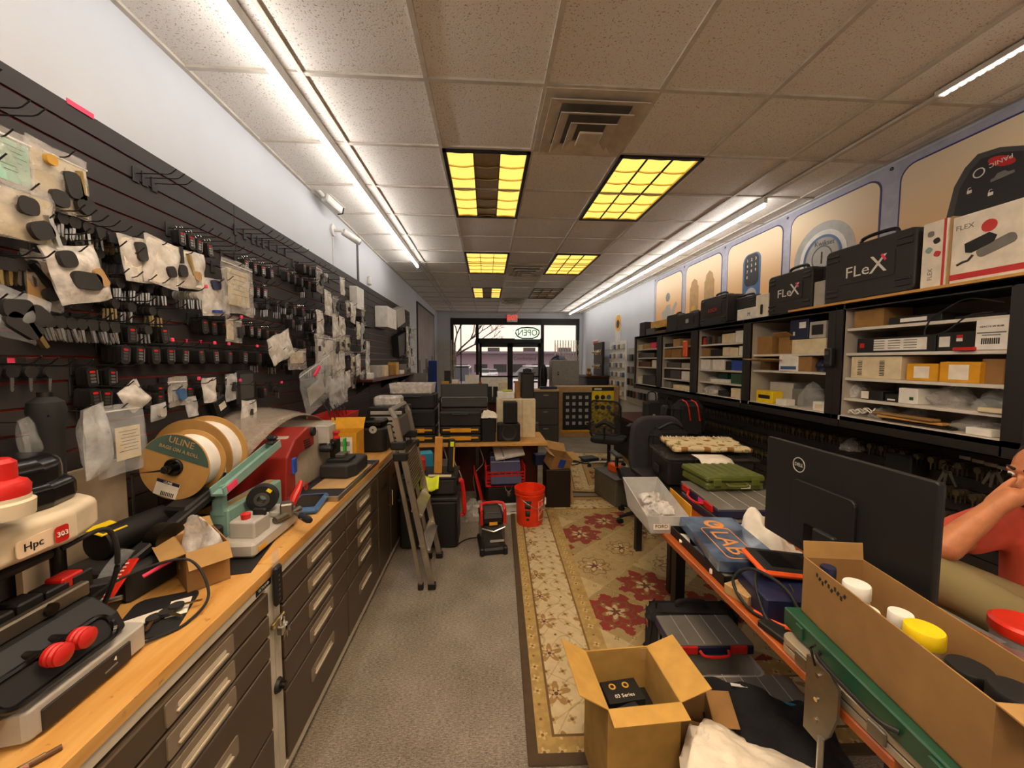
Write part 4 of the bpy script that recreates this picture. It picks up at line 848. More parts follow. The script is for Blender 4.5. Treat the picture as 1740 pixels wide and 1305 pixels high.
# large shrouded machine
t = thing('key_machine', 'grey and red boxed key machine under a curved clear dust shield', 'key machine', (-.02, -.04, ZB))
M['machine_grey'] = mat('machine_grey', '#a59a8a', .4)
MB().box((-1.225, 2.44, .17), (.36, .62, .34), .02).build('body', M['machine_grey'], t, smooth=0)
RXa = RX
MB().prism([(2.02, .0), (2.13, .0), (2.13, .2), (2.19, .24), (2.36, .25), (2.36, .36), (2.28, .37), (2.14, .33), (2.05, .25)], -1.36, -1.015, RXa).build('red_cheek', mat('dull_red', '#8e241c', .4), t, smooth=0, bev=.01)
MB().cyl((-1.02, 2.33, .335), (-1.0, 2.33, .335), .025, n=20).build('shaft_end', M['black'], t)
m = MB(); [m.box((-1.013, 2.26 + .004 * k, .3 - k * .014), (.003, .07, .006)) for k in range(4)]; m.build('vent_slots', M['black'], t, smooth=0)
MB().grid(lambda u, v: (-1.42 + .30 * v, 1.9 + 1.0 * u, .27 + .2 * math.sin(PI * (.12 + .8 * u)) - .05 * v * v), 20, 6).build('dust_shield', M['shield'], t, smooth=180, solid=.003)
m = MB().lathe([(.0, 0), (.022, .0), (.024, .05), (.015, .07), (.0, .07)], 16, Matrix.Translation((-1.03, 2.47, .2)) @ Matrix.Rotation(PI / 2, 4, 'Y')); m.build('spindle_nose', M['black'], t)
MB().ball((-1.0, 2.52, .21), .045).build('guard_dome', M['black_gloss'], t); MB().box((-1.02, 2.12, .19), (.02, .06, .09), .006, (0, 0, .2)).build('blue_clip', mat('clip_blue', '#2a55c0', .4), t, smooth=0)
for y, z in ((2.2, .05), (2.55, .29)):
    MB().lathe([(.018, 0), (.024, 0), (.024, .002), (.018, .002), (.018, 0)], 22, FM('+x', (-.998, y, z)), False).box((-.996, y, z), (.002, .044, .005), 0, (.8, 0, 0)).build('warning_ring', M['red'], t, smooth=0)
# tray and small cutter
x0, y0_ = -.93, 2.05
t = thing('steel_tray', 'shallow silver tray with a black mat under the small key cutter', 'tray', (-.93, 2.42, ZB)); b = MB().box((0, 0, .006), (.27, .76, .012), .003)
for s_ in (-1, 1): b.box((s_ * .132, 0, .018), (.008, .76, .024), .002); b.box((0, s_ * .376, .018), (.27, .008, .024), .002)
b.build('pan', M['steel'], t, smooth=0); MB().box((0, 0, .017), (.235, .7, .008)).build('mat', M['rubber'], t, smooth=0); MB().box((.02, .02, .0225), (.19, .5, .004)).build('board', M['tan'], t, smooth=0)
t = thing('key_cutter', 'squat black electronic key cutter on the silver tray', 'key machine', (-.925, 2.52, ZB + .0245))
MB().prism([(-.11, -.15), (.06, -.17), (.1, -.1), (.1, .12), (.05, .16), (-.11, .15)], .0, .085).build('body', M['charcoal'], t, smooth=0, bev=.014)
MB().box((-.02, -.03, .095), (.14, .13, .022), .004).build('deck', M['black'], t, smooth=0); MB().box((-.02, -.02, .118), (.06, .07, .024), .004).build('vise', M['dull_steel'], t, smooth=0)
MB().box((-.07, 0, .16), (.05, .06, .12), .006).build('spindle_head', M['gunmetal'], t, smooth=0); MB().lathe([(.022, 0), (.024, .01), (.012, .02), (.012, .03), (.024, .04), (.022, .05), (0, .05)], 18, Matrix.Translation((-.06, 0, .22))).build('red_knob', M['red'], t)
MB().box((-.12, -.02, .26), (.09, .12, .12), .008).build('motor_box', M['light_grey'], t, smooth=0); MB().box((-.03, .06, .16), (.012, .04, .1), .003).build('green_tag', mat('tag_green', '#35b04a', .5), t, smooth=0)
# barcode box, red bin, black machine, organizer
t = carton('barcode_carton', 'mustard carton with two printed bar codes at the back of the bench', 'carton', (-1.1, 2.93, ZB), .05, .26, .2, .22, 'mustard', 'mustard', (('n', .1, .9),))
decal(t, '-y', (.02, -.101, .11), .16, .16, M['paper'], 'bar_code_sheet')
for zz in (.14, .07):
    m = MB(); [m.box((-.04 + .0085 * k, -.1025, zz), (.004 if k % 3 else .0065, .001, .035)) for k in range(15)]; m.build('bar_code', M['black'], t, smooth=0)
t = thing('key_machine', 'black key machine with a round dial face at the far bench end', 'key machine', (-.98, 3.25, ZB))
MB().prism([(-.15, -.12), (.12, -.12), (.15, -.08), (.15, .12), (-.15, .12)], 0, .2).build('body', M['black'], t, smooth=0, bev=.02); MB().box((0, 0, .23), (.24, .2, .06), .015).build('hood', M['black_gloss'], t, smooth=0)
MB().cyl((.05, -.12, .19), (.05, -.13, .19), .03, n=22).build('dial', M['light_grey'], t); MB().cyl((.05, -.13, .19), (.05, -.134, .19), .007, n=12).build('dial_hub', M['black'], t)
t = thing('dark_crate', 'dark purple crate under the red bin against the slatwall', 'crate', (-1.3, 3.3, ZB)); MB().box((0, 0, .1), (.26, .4, .2), .008).build('body', mat('dark_purple', '#2a2436', .5), t, smooth=0); MB().box((0, 0, .205), (.27, .41, .012), .003).build('rim', M['black'], t, smooth=0)
t = thing('red_bin', 'shallow bright red plastic bin on the dark crate', 'bin', (-1.3, 3.3, ZB + .213), 0)
b = MB(); 
for s_ in (-1, 1): b.box((s_ * .125, 0, .045), (.004, .42, .09), 0, (0, s_ * .2, 0)); b.box((0, s_ * .2, .045), (.24, .004, .09), 0, (-s_ * .2, 0, 0))
b.box((0, 0, .003), (.24, .4, .006)); b.build('tub', M['red'], t, smooth=0)
# small things on the bench
x, y, w_, d_, rz = -.93, 1.98, 0, 0, 0
t = thing('scan_tablet', 'blue-edged rugged tablet lying on the bench past the red lever', 'tablet', (-.925, 1.98, ZB), .15); MB().box((0, 0, .016), (.15, .24, .032), .012).build('bumper', M['steel_blue'], t, smooth=0); MB().box((0, 0, .0325), (.11, .18, .002)).build('screen', M['black_gloss'], t, smooth=0)
tag(MB().box((0, 0, .01), (.03, .2, .02), .006).build('black_scanner', M['black'], None, (-.94, 2.14, ZB), -.9, smooth=0), 'slim black scanner lying beyond the blue tablet', 'scanner')
def pliers(label, x, y, rz, c):
    t = thing('pliers', label, 'pliers', (x, y, ZB + .012), rz)
    for s_ in (-1, 1): MB().tube(bez([(0, 0, 0), (-.05, .012 * s_, 0), (-.14, .018 * s_, 0)], 5), .007, 6).build('handle', M[c], t); MB().prism([(0, 0), (.05, .004 * s_), (.05, 0)][::s_] if s_ > 0 else [(0, 0), (.05, 0), (.05, -.004)], -.005, .005).build('jaw', M['gunmetal'], t, smooth=0)
    MB().cyl((0, 0, -.008), (0, 0, .008), .012, n=12).build('pivot', M['steel'], t)
pliers('black-handled pliers lying in front of the silver tray', -.985, 2.0, 1.0, 'black'); pliers('steel pliers lying beside the black-handled pair', -.945, 2.06, .75, 'steel'); pliers('lime-sleeved pliers with long handles by the tray edge', -.875, 2.1, 1.25, 'lime')
tag(MB().cyl((0, 0, 0), (0, 0, .004), .022, n=20).build('white_disc', M['white'], None, (-.84, 2.2, ZB)), 'small white disc on the bench front edge', 'disc')
tag(MB().box((0, 0, .005), (.015, .07, .01), .002).build('small_file', M['brown'], None, (-.86, 2.25, ZB), -.7, smooth=0), 'small brown file on the bench near the white disc', 'file')
tag(MB().box((0, 0, .003), (.01, .09, .006)).build('hacksaw_blade', M['gunmetal'], None, (-.835, 2.72, ZB), -.4, smooth=0), 'short dark blade on the bench beyond the silver tray', 'blade')
t = thing('label_printer', 'dark handheld device with a screen hung on the slatwall over the grinder', 'device', (XS + .02, 2.28, 1.5)); MB().box((0.02, 0, 0), (.05, .16, .2), .01).build('case', M['black'], t, smooth=0); MB().box((.046, 0, .01), (.002, .12, .14)).build('screen', M['dark_grey'], t, smooth=0)
p = PX(455, 690, -1.3); t = thing('key_reader', 'small black reader with a white label hung over the red grinder', 'device', (XS + .02, 2.08, 1.42), e=(.4, 0, 0)); MB().box((.02, 0, 0), (.04, .09, .1), .008).build('case', M['black'], t, smooth=0); decal(t, '+x', (.041, 0, 0), .05, .035, M['paper'])
for k in range(5):
    o = MB().tube(bez([(XS + .04, 3.0 + k * .12, 1.46), (-1.3, 3.02 + k * .11, 1.36 - .02 * k), (-1.22, 3.0 + k * .08, 1.25), (-1.2, 2.98 + k * .09, 1.14)]), .004, 6).build('hanging_cable', M['rubber']); tag(o, 'thin black cable hanging from the wall above the red bin', 'cable', 'cables above the red bin')
# ---------------------------------------------------------------- wall cabinets on the right
XC = 2.45; ZT = 2.045
Mcab = mat('cabinet_black', '#1f1a17', .5, var=.05); Min = mat('cabinet_inside', '#b9b2a6', .6, var=.04); Msh = mat('shelf_white', '#d6d0c6', .5, var=.03)
ZU = [(1.57, 2.54, 1.645, 2.485, [1.877, 1.709, 1.54, 1.40], 'nearest open black wall cabinet, under the large black hard case'),
      (2.54, 3.455, 2.60, 3.405, [1.713, 1.57], 'second open black wall cabinet, with only two inner shelves'),
      (3.455, 4.375, 3.51, 4.30, [1.838, 1.704, 1.555, 1.42], 'third open black wall cabinet, with four shelves of small cartons'),
      (4.375, 5.29, 4.45, 5.22, [1.84, 1.694, 1.56, 1.41], 'fourth open black wall cabinet, with an orange pouch at its edge'),
      (5.29, 6.21, 5.365, 6.155, [1.836, 1.70, 1.555], 'farthest open black wall cabinet, next to the white display wall')]
for y0, y1, o0, o1, sh, lab in ZU:
    t = thing('wall_cabinet', lab, 'cabinet', (0, 0, 0)); ym = (y0 + y1) / 2; w = y1 - y0 - .004
    MB().box((2.878, ym, 1.625), (.016, w, .84)).build('back_panel', Min, t, smooth=0)
    for y in (o0 - .009, o1 + .009): MB().box((2.66, y, 1.635), (.40, .016, .77)).build('side_panel', Min, t, smooth=0)
    MB().box((2.66, ym, ZT - .02), (.42, w, .03)).build('top_panel', Mcab, t, smooth=0)
    MB().box((2.66, ym, 1.262), (.42, w, .03)).build('bottom_panel', Msh, t, smooth=0)
    f = MB(); f.box((XC + .01, (y0 + o0) / 2, 1.62), (.02, o0 - y0 - .002, .85)).box((XC + .01, (o1 + y1) / 2, 1.62), (.02, y1 - o1 - .002, .85)); f.box((XC + .01, ym, 2.024), (.02, o1 - o0, .042)).box((XC + .01, ym, 1.236), (.02, o1 - o0, .074)); f.box((2.66, y0 + .006, 1.62), (.41, .008, .85))
    f.box((2.66, ym, 1.222), (.4, w, .03)); f.build('face_frame', Mcab, t, smooth=0)
    for z in sh: MB().box((2.67, (o0 + o1) / 2, z - .009), (.37, o1 - o0, .018)).build('shelf', Msh, t, smooth=0)
o = MB().box((2.655, 2.0, ZT + .0085), (.45, 1.9, .015)).build('top_board', M['pine'], None, smooth=0); tag(o, 'thin pine board lying on top of the nearest wall cabinets', 'board')
USED = {}
def cbox(x0, x1, yt, zb, m, label, name='carton', cat='box', xf=2.5, d=.2, b=.003, sticker=None, e=0, ht=None):
    ya, yb = PX(x1, yt, xf).y, PX(x0, yt, xf).y; zt = ht + zb if ht else PX((x0 + x1) / 2, yt, xf).z; h = max(.015, zt - zb); d = min(d, 2.86 - xf)
    o = MB().box((d / 2, 0, h / 2), (d, yb - ya, h), b).build(name, M[m], None, (xf, (ya + yb) / 2, zb + .0005), e, smooth=0); tag(o, label, cat)
    for s_ in sticker or (): decal(o, '-x', (-.0006, (s_[0]) * (yb - ya), h * s_[1]), (yb - ya) * s_[2], h * s_[3], M[s_[4]], s_[5] if len(s_) > 5 else 'sticker')
    o['sz'] = (yb - ya, h); return o
def lump(x0, x1, yt, zb, m, label, name='plastic_bag', cat='plastic bag', xf=2.52, d=.16, rough=.5):
    ya, yb = PX(x1, yt, xf).y, PX(x0, yt, xf).y; h = max(.03, PX((x0 + x1) / 2, yt, xf).z - zb); w = yb - ya; sd = x0 * .13
    def fn(u, v):
        th = 2 * PI * u; r = math.sin(PI * min(1, v * .62 + .38) ) ** .7 if v < .999 else 0
        n = 1 + rough * noise.noise((2.4 * math.cos(th) + sd, 2.4 * math.sin(th), 4 * v))
        return (d / 2 + d / 2 * r * math.cos(th) * n, w / 2 * r * math.sin(th) * n, max(.002, h * v * (1 + .3 * rough * noise.noise((math.cos(th) * 2, sd, math.sin(th) * 2)))))
    o = MB().grid(fn, 20, 9).build(name, M[m], None, (xf, (ya + yb) / 2, zb + .001), smooth=180); return tag(o, label, cat)
S1 = [z for z in ZU[0][4]]; BT = 1.278
# nearest cabinet
cbox(1452, 1502, 525, S1[0], 'card', 'brown carton on the top shelf of the nearest cabinet', sticker=[(.05, .6, .5, .3, 'card_dark', 'print')])
o = cbox(1510, 1600, 536, S1[0], 'black', 'long black tool with two white labels on the top shelf', 'flat_tool', 'tool', sticker=[(.0, .5, .5, .5, 'white')]); 
cbox(1622, 1712, 534, S1[0], 'black_soft', 'dark folded pouch behind the cable on the top shelf', 'pouch', 'pouch', 2.56)
o = MB().tube(bez([(2.5, 1.70, 1.94), (2.5, 1.84, 1.98), (2.49, 1.94, 1.93), (2.48, 1.99, 1.885), (2.43, 1.97, 1.80), (2.43, 1.88, 1.81), (2.45, 1.80, 1.885), (2.5, 1.74, 1.9)]), .004, 7).build('looped_cable', M['rubber']); tag(o, 'black cable looping down over the top shelf edge of the nearest cabinet', 'cable')
o = cbox(1457, 1590, 572, S1[1], 'black', 'long black carton with a wide white label and red dot', sticker=[(-.08, .5, .66, .75, 'white')]); decal(o, '-x', (-.0008, .42 * o['sz'][0], o['sz'][1] * .5), .03, .03, M['red'], 'red_dot')
m = MB(); [m.box((-.0016, -.1 + .09 * (k % 3), o['sz'][1] * (.75 - .16 * (k // 3))), (.0008, .07, .004)) for k in range(12)]; m.build('print', M['dark_grey'], o, smooth=0)
o = cbox(1593, 1657, 564, S1[1], 'black', 'black carton with a white sticker and red and white emblem', sticker=[(.28, .5, .3, .55, 'white'), (-.12, .75, .16, .16, 'red', 'emblem'), (-.12, .58, .16, .16, 'white', 'emblem')])
o = cbox(1659, 1716, 543, S1[1], 'white', 'white carton with large printed part number on the second shelf', 'carton', 'box', 2.48); text('22AC13-W-RHR', o, '-x', (-.001, 0, o['sz'][1] * .78), .013, M['black']); m = MB(); [m.box((-.001, -.03 + .008 * k, o['sz'][1] * .3), (.001, .004 if k % 2 else .005, .03)) for k in range(9)]; m.build('bar_code', M['black'], o, smooth=0); m = MB().box((-.001, 0, o['sz'][1] * .58), (.001, .11, .006)).box((-.001, 0, o['sz'][1] * .5), (.001, .07, .005)).build('print', M['grey'], o, smooth=0)
cbox(1618, 1654, 590, S1[1], 'red', 'flat dark red strip lying before the emblem carton', 'flat_strip', 'strip', 2.462, .025)
o = cbox(1447, 1532, 606, S1[2], 'cream', 'pale carton with two tall bar codes on the third shelf', d=.3)
for j in (0, 1):
    m = MB(); [m.box((-.001, o['sz'][0] * (.3 - .45 * j), o['sz'][1] * (.15 + .08 * k)), (.001, .03, .006 if k % 2 else .004)) for k in range(9)]; m.build('bar_code', M['black'], o, smooth=0)
cbox(1541, 1594, 618, S1[2], 'mustard', 'small orange-brown carton with a white label on the third shelf', d=.3, sticker=[(0, .5, .5, .68, 'paper')])
cbox(1597, 1666, 615, S1[2], 'mustard', 'wider orange-brown carton with a white label on the third shelf', d=.3, sticker=[(0, .5, .5, .72, 'paper')])
cbox(1669, 1708, 610, S1[2], 'card', 'plain brown carton at the shelf end beside the wider orange one', xf=2.53, d=.3)
lump(1432, 1456, 648, S1[3], 'bagwhite', 'small knotted clear bag at the shelf start of the nearest cabinet')
cbox(1463, 1500, 664, S1[3], 'black', 'small black and white carton beside the knotted bag', sticker=[(.3, .5, .35, .8, 'paper')])
cbox(1504, 1526, 670, S1[3], 'black', 'tiny black carton before the green-dot box', sticker=[(0, .3, .6, .2, 'white')])
cbox(1527, 1560, 660, S1[3], 'white', 'white carton with a green dot on the fourth shelf', sticker=[(-.2, .35, .2, .2, 'green', 'green_dot')])
lump(1562, 1640, 655, S1[3], 'bag', 'large clear bag lying along the fourth shelf'); lump(1640, 1712, 662, S1[3], 'clear', 'flattened clear bag at the fourth shelf end')
cbox(1660, 1704, 694, S1[3], 'cream', 'cream padded pad lying on the fourth shelf end', 'pad', 'pad', 2.47, .05)
for k in range(3): tag(MB().tube([(2.5 + .03 * math.sin(a), 2.42 + .03 * math.cos(a) - .05 * k, BT + .03 + .012 * k + .012 * math.sin(3 * a)) for a in [2 * PI * j / 20 for j in range(21)]], .004, 6).build('white_cable', M['white']), ['coiled white cable at the bottom shelf corner, widest loop', 'white cable loop beside the corner coil of the bottom shelf', 'last white cable loop before the copper bars'][k], 'cable')
lump(1470, 1500, 690, BT, 'cloudy', 'frosted bag behind the copper bars'); lump(1520, 1560, 692, BT, 'cloudy', 'second frosted bag behind the copper bars', xf=2.62)
for k, (c_, lab) in enumerate((('card', 'long copper-brown strip uppermost on the bottom shelf'), ('pine', 'second copper-brown strip lying under the upper one'), ('gunmetal', 'dark steel bar lying under the copper strips'))):
    tag(MB().box((0, 0, 0), (.05, .36, .014), .003).build('metal_strip', M[c_], None, (2.5 + .01 * k, 2.11 - .03 * k, BT + .046 - .0175 * k), -.08 + .06 * k, smooth=0), lab, 'strip')
lump(1600, 1690, 706, BT, 'bag', 'clear bag over a white envelope on the bottom shelf'); cbox(1640, 1685, 728, BT, 'white', 'white envelope lying under the clear bag on the bottom shelf', 'envelope', 'envelope', 2.475, .05)
# second cabinet
S2 = ZU[1][4]
t = cbox(1280, 1312, 572, S2[0], 'card', 'round-backed brown carton on the upper shelf of the second cabinet', xf=2.52); 
c = carton('carton', 'open brown carton with a raised flap in the second cabinet', 'box', (2.6, 3.06, S2[0]), 0, .16, .17, .14, 'card', 'card_in', (('s', .07, .9), ('w', .08, .5)))
cbox(1346, 1404, 576, S2[0], 'cream', 'cream carton under the navy box in the second cabinet', xf=2.5, d=.28); zz = PX(1375, 576, 2.5).z + .003
o = cbox(1343, 1374, 543, zz, 'navy', 'navy blue box on the cream carton in the second cabinet', xf=2.505, d=.2, sticker=[(-.2, .7, .35, .3, 'white'), (.25, .3, .1, .2, 'white')])
cbox(1376, 1404, 546, zz, 'light_grey', 'silver box with a dark oval on the cream carton', xf=2.505, d=.2, sticker=[(0, .5, .7, .6, 'black', 'oval')])
tag(MB().box((0, 0, 0), (.3, .3, .006)).build('cardboard_sheet', M['tan'], None, (2.5, 3.2, S2[1] + .085), e=(0, .1, .25), smooth=0), 'flat cardboard sheet jutting out of the second cabinet', 'cardboard'); cbox(1292, 1310, 611, S2[1], 'card', 'small brown carton under the jutting cardboard sheet', xf=2.56)
cbox(1327, 1354, 603, S2[1], 'white', 'blue and white folded paper on the second cabinet middle shelf', 'paper_pack', 'paper', 2.48, .1, e=.2, sticker=[(0, .2, .8, .2, 'steel_blue')]); cbox(1356, 1379, 606, S2[1], 'card', 'wrapped brown parcel on the second cabinet middle shelf'); lump(1382, 1402, 604, S2[1], 'navy', 'small dark blue bag at the middle shelf end')
cbox(1285, 1313, 664, BT, 'yellow', 'yellow tape carton on the second cabinet bottom', xf=2.49, sticker=[(0, .5, .7, .3, 'black')]); cbox(1312, 1345, 650, BT, 'light_grey', 'pale grey carton leaning on the second cabinet bottom', xf=2.58, e=.2); cbox(1334, 1366, 660, BT, 'grey', 'grey device behind the clear bag on the cabinet bottom', 'device', 'device', 2.6); lump(1348, 1384, 650, BT, 'clear', 'crumpled clear bag with brass parts on the second cabinet bottom'); cbox(1318, 1336, 678, BT, 'white', 'small white carton at the second cabinet bottom edge', xf=2.475, d=.08); cbox(1381, 1401, 683, BT, 'white', 'white carton with a printed label at the bottom end of the second cabinet', xf=2.48, d=.1, sticker=[(0, .5, .6, .5, 'cream')])
t = thing('wall_charger', 'black charger hanging on the frame between the two nearest cabinets', 'charger', (XC, 2.555, 1.68)); MB().box((-.02, 0, 0), (.04, .06, .13), .008).build('case', M['black'], t, smooth=0); MB().box((-.042, 0, .03), (.006, .03, .03)).build('socket', M['dark_grey'], t, smooth=0)
# third, fourth, fifth cabinets
S3, S4, S5 = ZU[2][4], ZU[3][4], ZU[4][4]
for k in range(7): cbox(1190 + k * 5, 1194.4 + k * 5, 572 + (k % 2) * 2, S3[0], ['black', 'red', 'dark_grey', 'black', 'brown', 'black', 'dark_grey'][k], ['black', 'dark red', 'grey', 'second black', 'brown', 'third black', 'last grey'][k] + ' upright booklet on the top shelf of the third cabinet', 'booklet', 'booklet', 2.5)
cbox(1227, 1249, 567, S3[0], 'cream', 'cream carton on the top shelf of the third cabinet'); cbox(1250, 1263, 562, S3[0], 'white', 'white upright carton at the top shelf end of the third cabinet')
tag(MB().lathe([(0, -.2), (.02, -.19), (.025, 0), (.02, .19), (0, .2)], 12, Matrix.Rotation(PI / 2, 4, 'X')).build('rolled_bag', M['grey'], None, (2.66, 3.9, S3[0] + .14), .1), 'long grey rolled bag lying over the booklets', 'bag')
for a, b, yt, z, m_, lab in ((1193, 1206, 592, 1, 'card', 'brown carton first on the second shelf'), (1208, 1226, 594, 1, 'black', 'stack of black covers on the second shelf'), (1228, 1239, 590, 1, 'cream', 'cream carton with a red mark on the second shelf'), (1240, 1254, 591, 1, 'cream', 'plain cream carton on the second shelf'), (1256, 1263, 588, 1, 'white', 'white carton ending the second shelf'),
    (1191, 1206, 611, 2, 'white', 'white carton first on the third shelf'), (1211, 1231, 611, 2, 'white', 'wide white carton on the third shelf'), (1233, 1242, 614, 2, 'black', 'black carton before the blue case'), (1243, 1262, 613, 2, 'blue', 'blue plastic case on the third shelf'),
    (1220, 1236, 634, 3, 'green', 'dark green circuit box on the fourth shelf'), (1207, 1240, 645, 3, 'white', 'white flat carton on the fourth shelf'), (1242, 1260, 635, 3, 'green', 'second green circuit box ending the fourth shelf'), (1220, 1238, 664, 4, 'black', 'black gadget on the cabinet bottom'), (1242, 1258, 660, 4, 'cream', 'cream upright carton on the cabinet bottom')):
    cbox(a, b, yt, (S3 + [BT])[z], m_, lab + ' of the third cabinet', xf=2.5 if lab[:9] != 'dark gree' else 2.62)
lump(1187, 1219, 653, BT, 'bagwhite', 'pile-shaped white bag on the third cabinet bottom'); lump(1192, 1210, 640, S3[3], 'cloudy', 'folded grey cloth on the third cabinet fourth shelf', 'cloth', 'cloth')
for a, b, yt, z, m_, lab in ((1130, 1142, 584, 0, 'black', 'black tin on the top shelf'), (1144, 1155, 576, 0, 'tan', 'tan jar carton on the top shelf'), (1127, 1140, 594, 1, 'card', 'brown carton first on the second shelf'), (1141, 1157, 593, 1, 'card', 'second brown carton on the second shelf'), (1133, 1156, 616, 2, 'dark_grey', 'heap of dark chargers on the third shelf'), (1158, 1172, 617, 2, 'light_grey', 'grey flat device ending the third shelf'),
    (1126, 1138, 628, 3, 'charcoal', 'dark labelled carton on the fourth shelf'), (1139, 1156, 629, 3, 'dark_grey', 'grey labelled carton on the fourth shelf'), (1158, 1171, 631, 3, 'white', 'white open carton on the fourth shelf'), (1144, 1172, 655, 4, 'cream', 'stack of cream paper on the bottom'), (1126, 1140, 648, 4, 'grey', 'grey basket on the bottom')):
    cbox(a, b, yt, (S4 + [BT])[z], m_, lab + ' of the fourth cabinet')
t = tag(MB().box((0, 0, 0), (.03, .09, .2), .012).build('orange_pouch', M['orange'], None, (XC - .016, 4.54, 1.80), smooth=0), 'orange pouch hung on the front frame of the fourth cabinet', 'pouch')
for a, b, yt, z, m_, lab in ((1083, 1092, 586, 0, 'cream', 'cream carton on the top shelf'), (1094, 1104, 584, 0, 'tan', 'tan carton on the top shelf'), (1106, 1115, 582, 0, 'pink', 'pink labelled carton on the top shelf'), (1083, 1112, 600, 1, 'dark_grey', 'row of dark gadgets on the second shelf'), (1085, 1105, 615, 2, 'brown', 'brown tool roll on the third shelf'), (1108, 1115, 612, 2, 'white', 'white carton ending the third shelf'), (1083, 1090, 640, 3, 'white', 'white bottle carton on the bottom'), (1092, 1114, 638, 3, 'gunmetal', 'heap of steel tools on the bottom')):
    cbox(a, b, yt, (S5 + [BT])[z], m_, lab + ' of the farthest cabinet')
# ---------------------------------------------------------------- hard cases and boxes on top
def hard_case(label, x0, x1, yt, zb, xf=2.47, d=.16, logo=None, m='charcoal', name='hard_case'):
    ya, yb = PX(x1, yt, xf).y, PX(x0, yt, xf).y; w = yb - ya; h = PX((x0 + x1) / 2, yt, xf).z - zb - .004
    t = thing(name, label, 'tool case', (xf + d / 2, (ya + yb) / 2, zb + .003))
    hh = h * .86; pts = rrect(w, hh, min(w, hh) * .1, 3); R = Matrix(((0, 0, 1, 0), (1, 0, 0, 0), (0, 1, 0, hh / 2), (0, 0, 0, 1)))
    MB().prism(pts, -d / 2, -.004, R).build('front_shell', M[m], t, smooth=0, bev=.01); MB().prism(pts, .004, d / 2, R).build('rear_shell', M[m], t, smooth=0, bev=.01)
    MB().prism(rrect(w * .985, hh * .985, min(w, hh) * .09, 3), -.005, .005, R).build('seam', M['black'], t, smooth=0)
    MB().tube(bez([(0, -w * .2, hh - .01), (0, -w * .16, h - .012), (0, w * .16, h - .012), (0, w * .2, hh - .01)], 5), .012, 8).build('handle', M['black'], t)
    for s_ in (-1, 1):
        for z in (.12, .22, .78, .88): MB().box((-d / 2 - .002, s_ * w * .39, hh * z), (.012, w * .15, hh * .045), .003).build('rib', M[m], t, smooth=0)
    for s_ in (-1, 1): MB().box((0, s_ * w * .3, hh + .002), (.05, .045, .02), .004).build('latch', M['black'], t, smooth=0)
    if logo:
        MB().prism(rrect(w * .62, hh * .42, .01, 2), 0, .005, FM('-x', (-d / 2 + .001, 0, hh * .52))).build('logo_plate', M['black'] if logo != 'FLEX' else M[m], t, smooth=0)
        if logo == 'FLEX':
            text('FLe', t, '-x', (-d / 2 - .0055, w * .085, hh * .5), hh * .28, M['white'], wide=1.15); text('X', t, '-x', (-d / 2 - .0055, -w * .145, hh * .53), hh * .42, M['white']); MB().box((-d / 2 - .0062, -w * .2, hh * .64), (.001, .014, hh * .13), 0, (-.6, 0, 0)).build('red_stroke', M['pink'], t, smooth=0)
        elif logo == 'sq': MB().box((-d / 2 - .0055, 0, hh * .5), (.001, .07, .05)).build('white_emblem', M['light_grey'], t, smooth=0)
        else: text(logo, t, '-x', (-d / 2 - .0055, 0, hh * .52), hh * .16, M['red'] if logo == 'BOSCH' else M['white'])
    return t
Z1 = 2.062; Z2 = 2.046
o = hard_case('large black hard case lettered in white on the pine board', 1406, 1560, 390, Z1, 2.46, .17, 'FLEX'); decal(o, '+x', (.0, -.32, .2), .001, .001, M['white'], 'tag') if 0 else None
t = hard_case('smaller black hard case lettered in white over the second cabinet', 1307, 1382, 450, Z2, 2.48, .17, 'FLEX')
hard_case('black case with red lettering over the third cabinet', 1191, 1236, 496, Z2, 2.5, .2, 'BOSCH'); hard_case('rounded black case lying behind the white lettered carton', 1238, 1284, 498, Z2, 2.6, .16); hard_case('black case with a small white emblem over the fourth cabinet', 1152, 1187, 527, Z2, 2.5, .18, 'sq'); hard_case('plain black case next to the emblem case', 1133, 1151, 530, Z2, 2.5, .2)
o = cbox(1622, 1800, 344, Z1, 'paper', 'big white boxed kit with printed gadgets and a red band', 'kit_box', 'box', 2.46, .3)
wy, h = o['sz']; decal(o, '-x', (-.001, 0, .032), wy, .03, M['red'], 'red_band'); text('FLEX', o, '-x', (-.001, wy * .36, h * .82), .035, M['grey']); 
MB().prism([(-.06, -.02), (-.04, -.035), (.05, -.035), (.07, -.01), (.05, .02), (-.05, .025)], 0, .002, FM('-x', (-.001, wy * .2, h * .55), .35)).build('printed_gadget', M['black'], o, smooth=0); MB().prism(rrect(.15, .05, .02, 4), 0, .002, FM('-x', (-.001, wy * .02, h * .45), .35)).build('printed_gadget', M['grey'], o, smooth=0)
MB().tube([(-.001, wy * .42, h * .27), (-.001, wy * .36, h * .3), (-.001, wy * .3, h * .31), (-.001, wy * .25, h * .38)], .006, 5).build('printed_cable', M['dark_grey'], o); MB().prism(circ(.03, 16), 0, .002, FM('-x', (-.001, wy * .1, h * .75))).build('printed_gadget', M['red'], o, smooth=0)
o = cbox(1570, 1612, 376, Z1, 'paper', 'white boxed kit standing side-on with a red stripe', 'kit_box', 'box', 2.46, .3); wy, h = o['sz']; decal(o, '-x', (-.001, -wy * .4, h / 2), .012, h, M['red'], 'red_stripe'); text('FLEX', o, '-x', (-.001, wy * .1, h * .2), .03, M['grey'], PI / 2)
for k, (a, b, c_) in enumerate(((.15, .82, 'grey'), (-.1, .7, 'charcoal'), (.2, .58, 'teal'), (-.15, .5, 'red'))): MB().prism(rrect(.03, .03, .01, 3), 0, .002, FM('-x', (-.001, wy * a, h * b), .4 * k)).build('printed_gadget', M[c_], o, smooth=0)
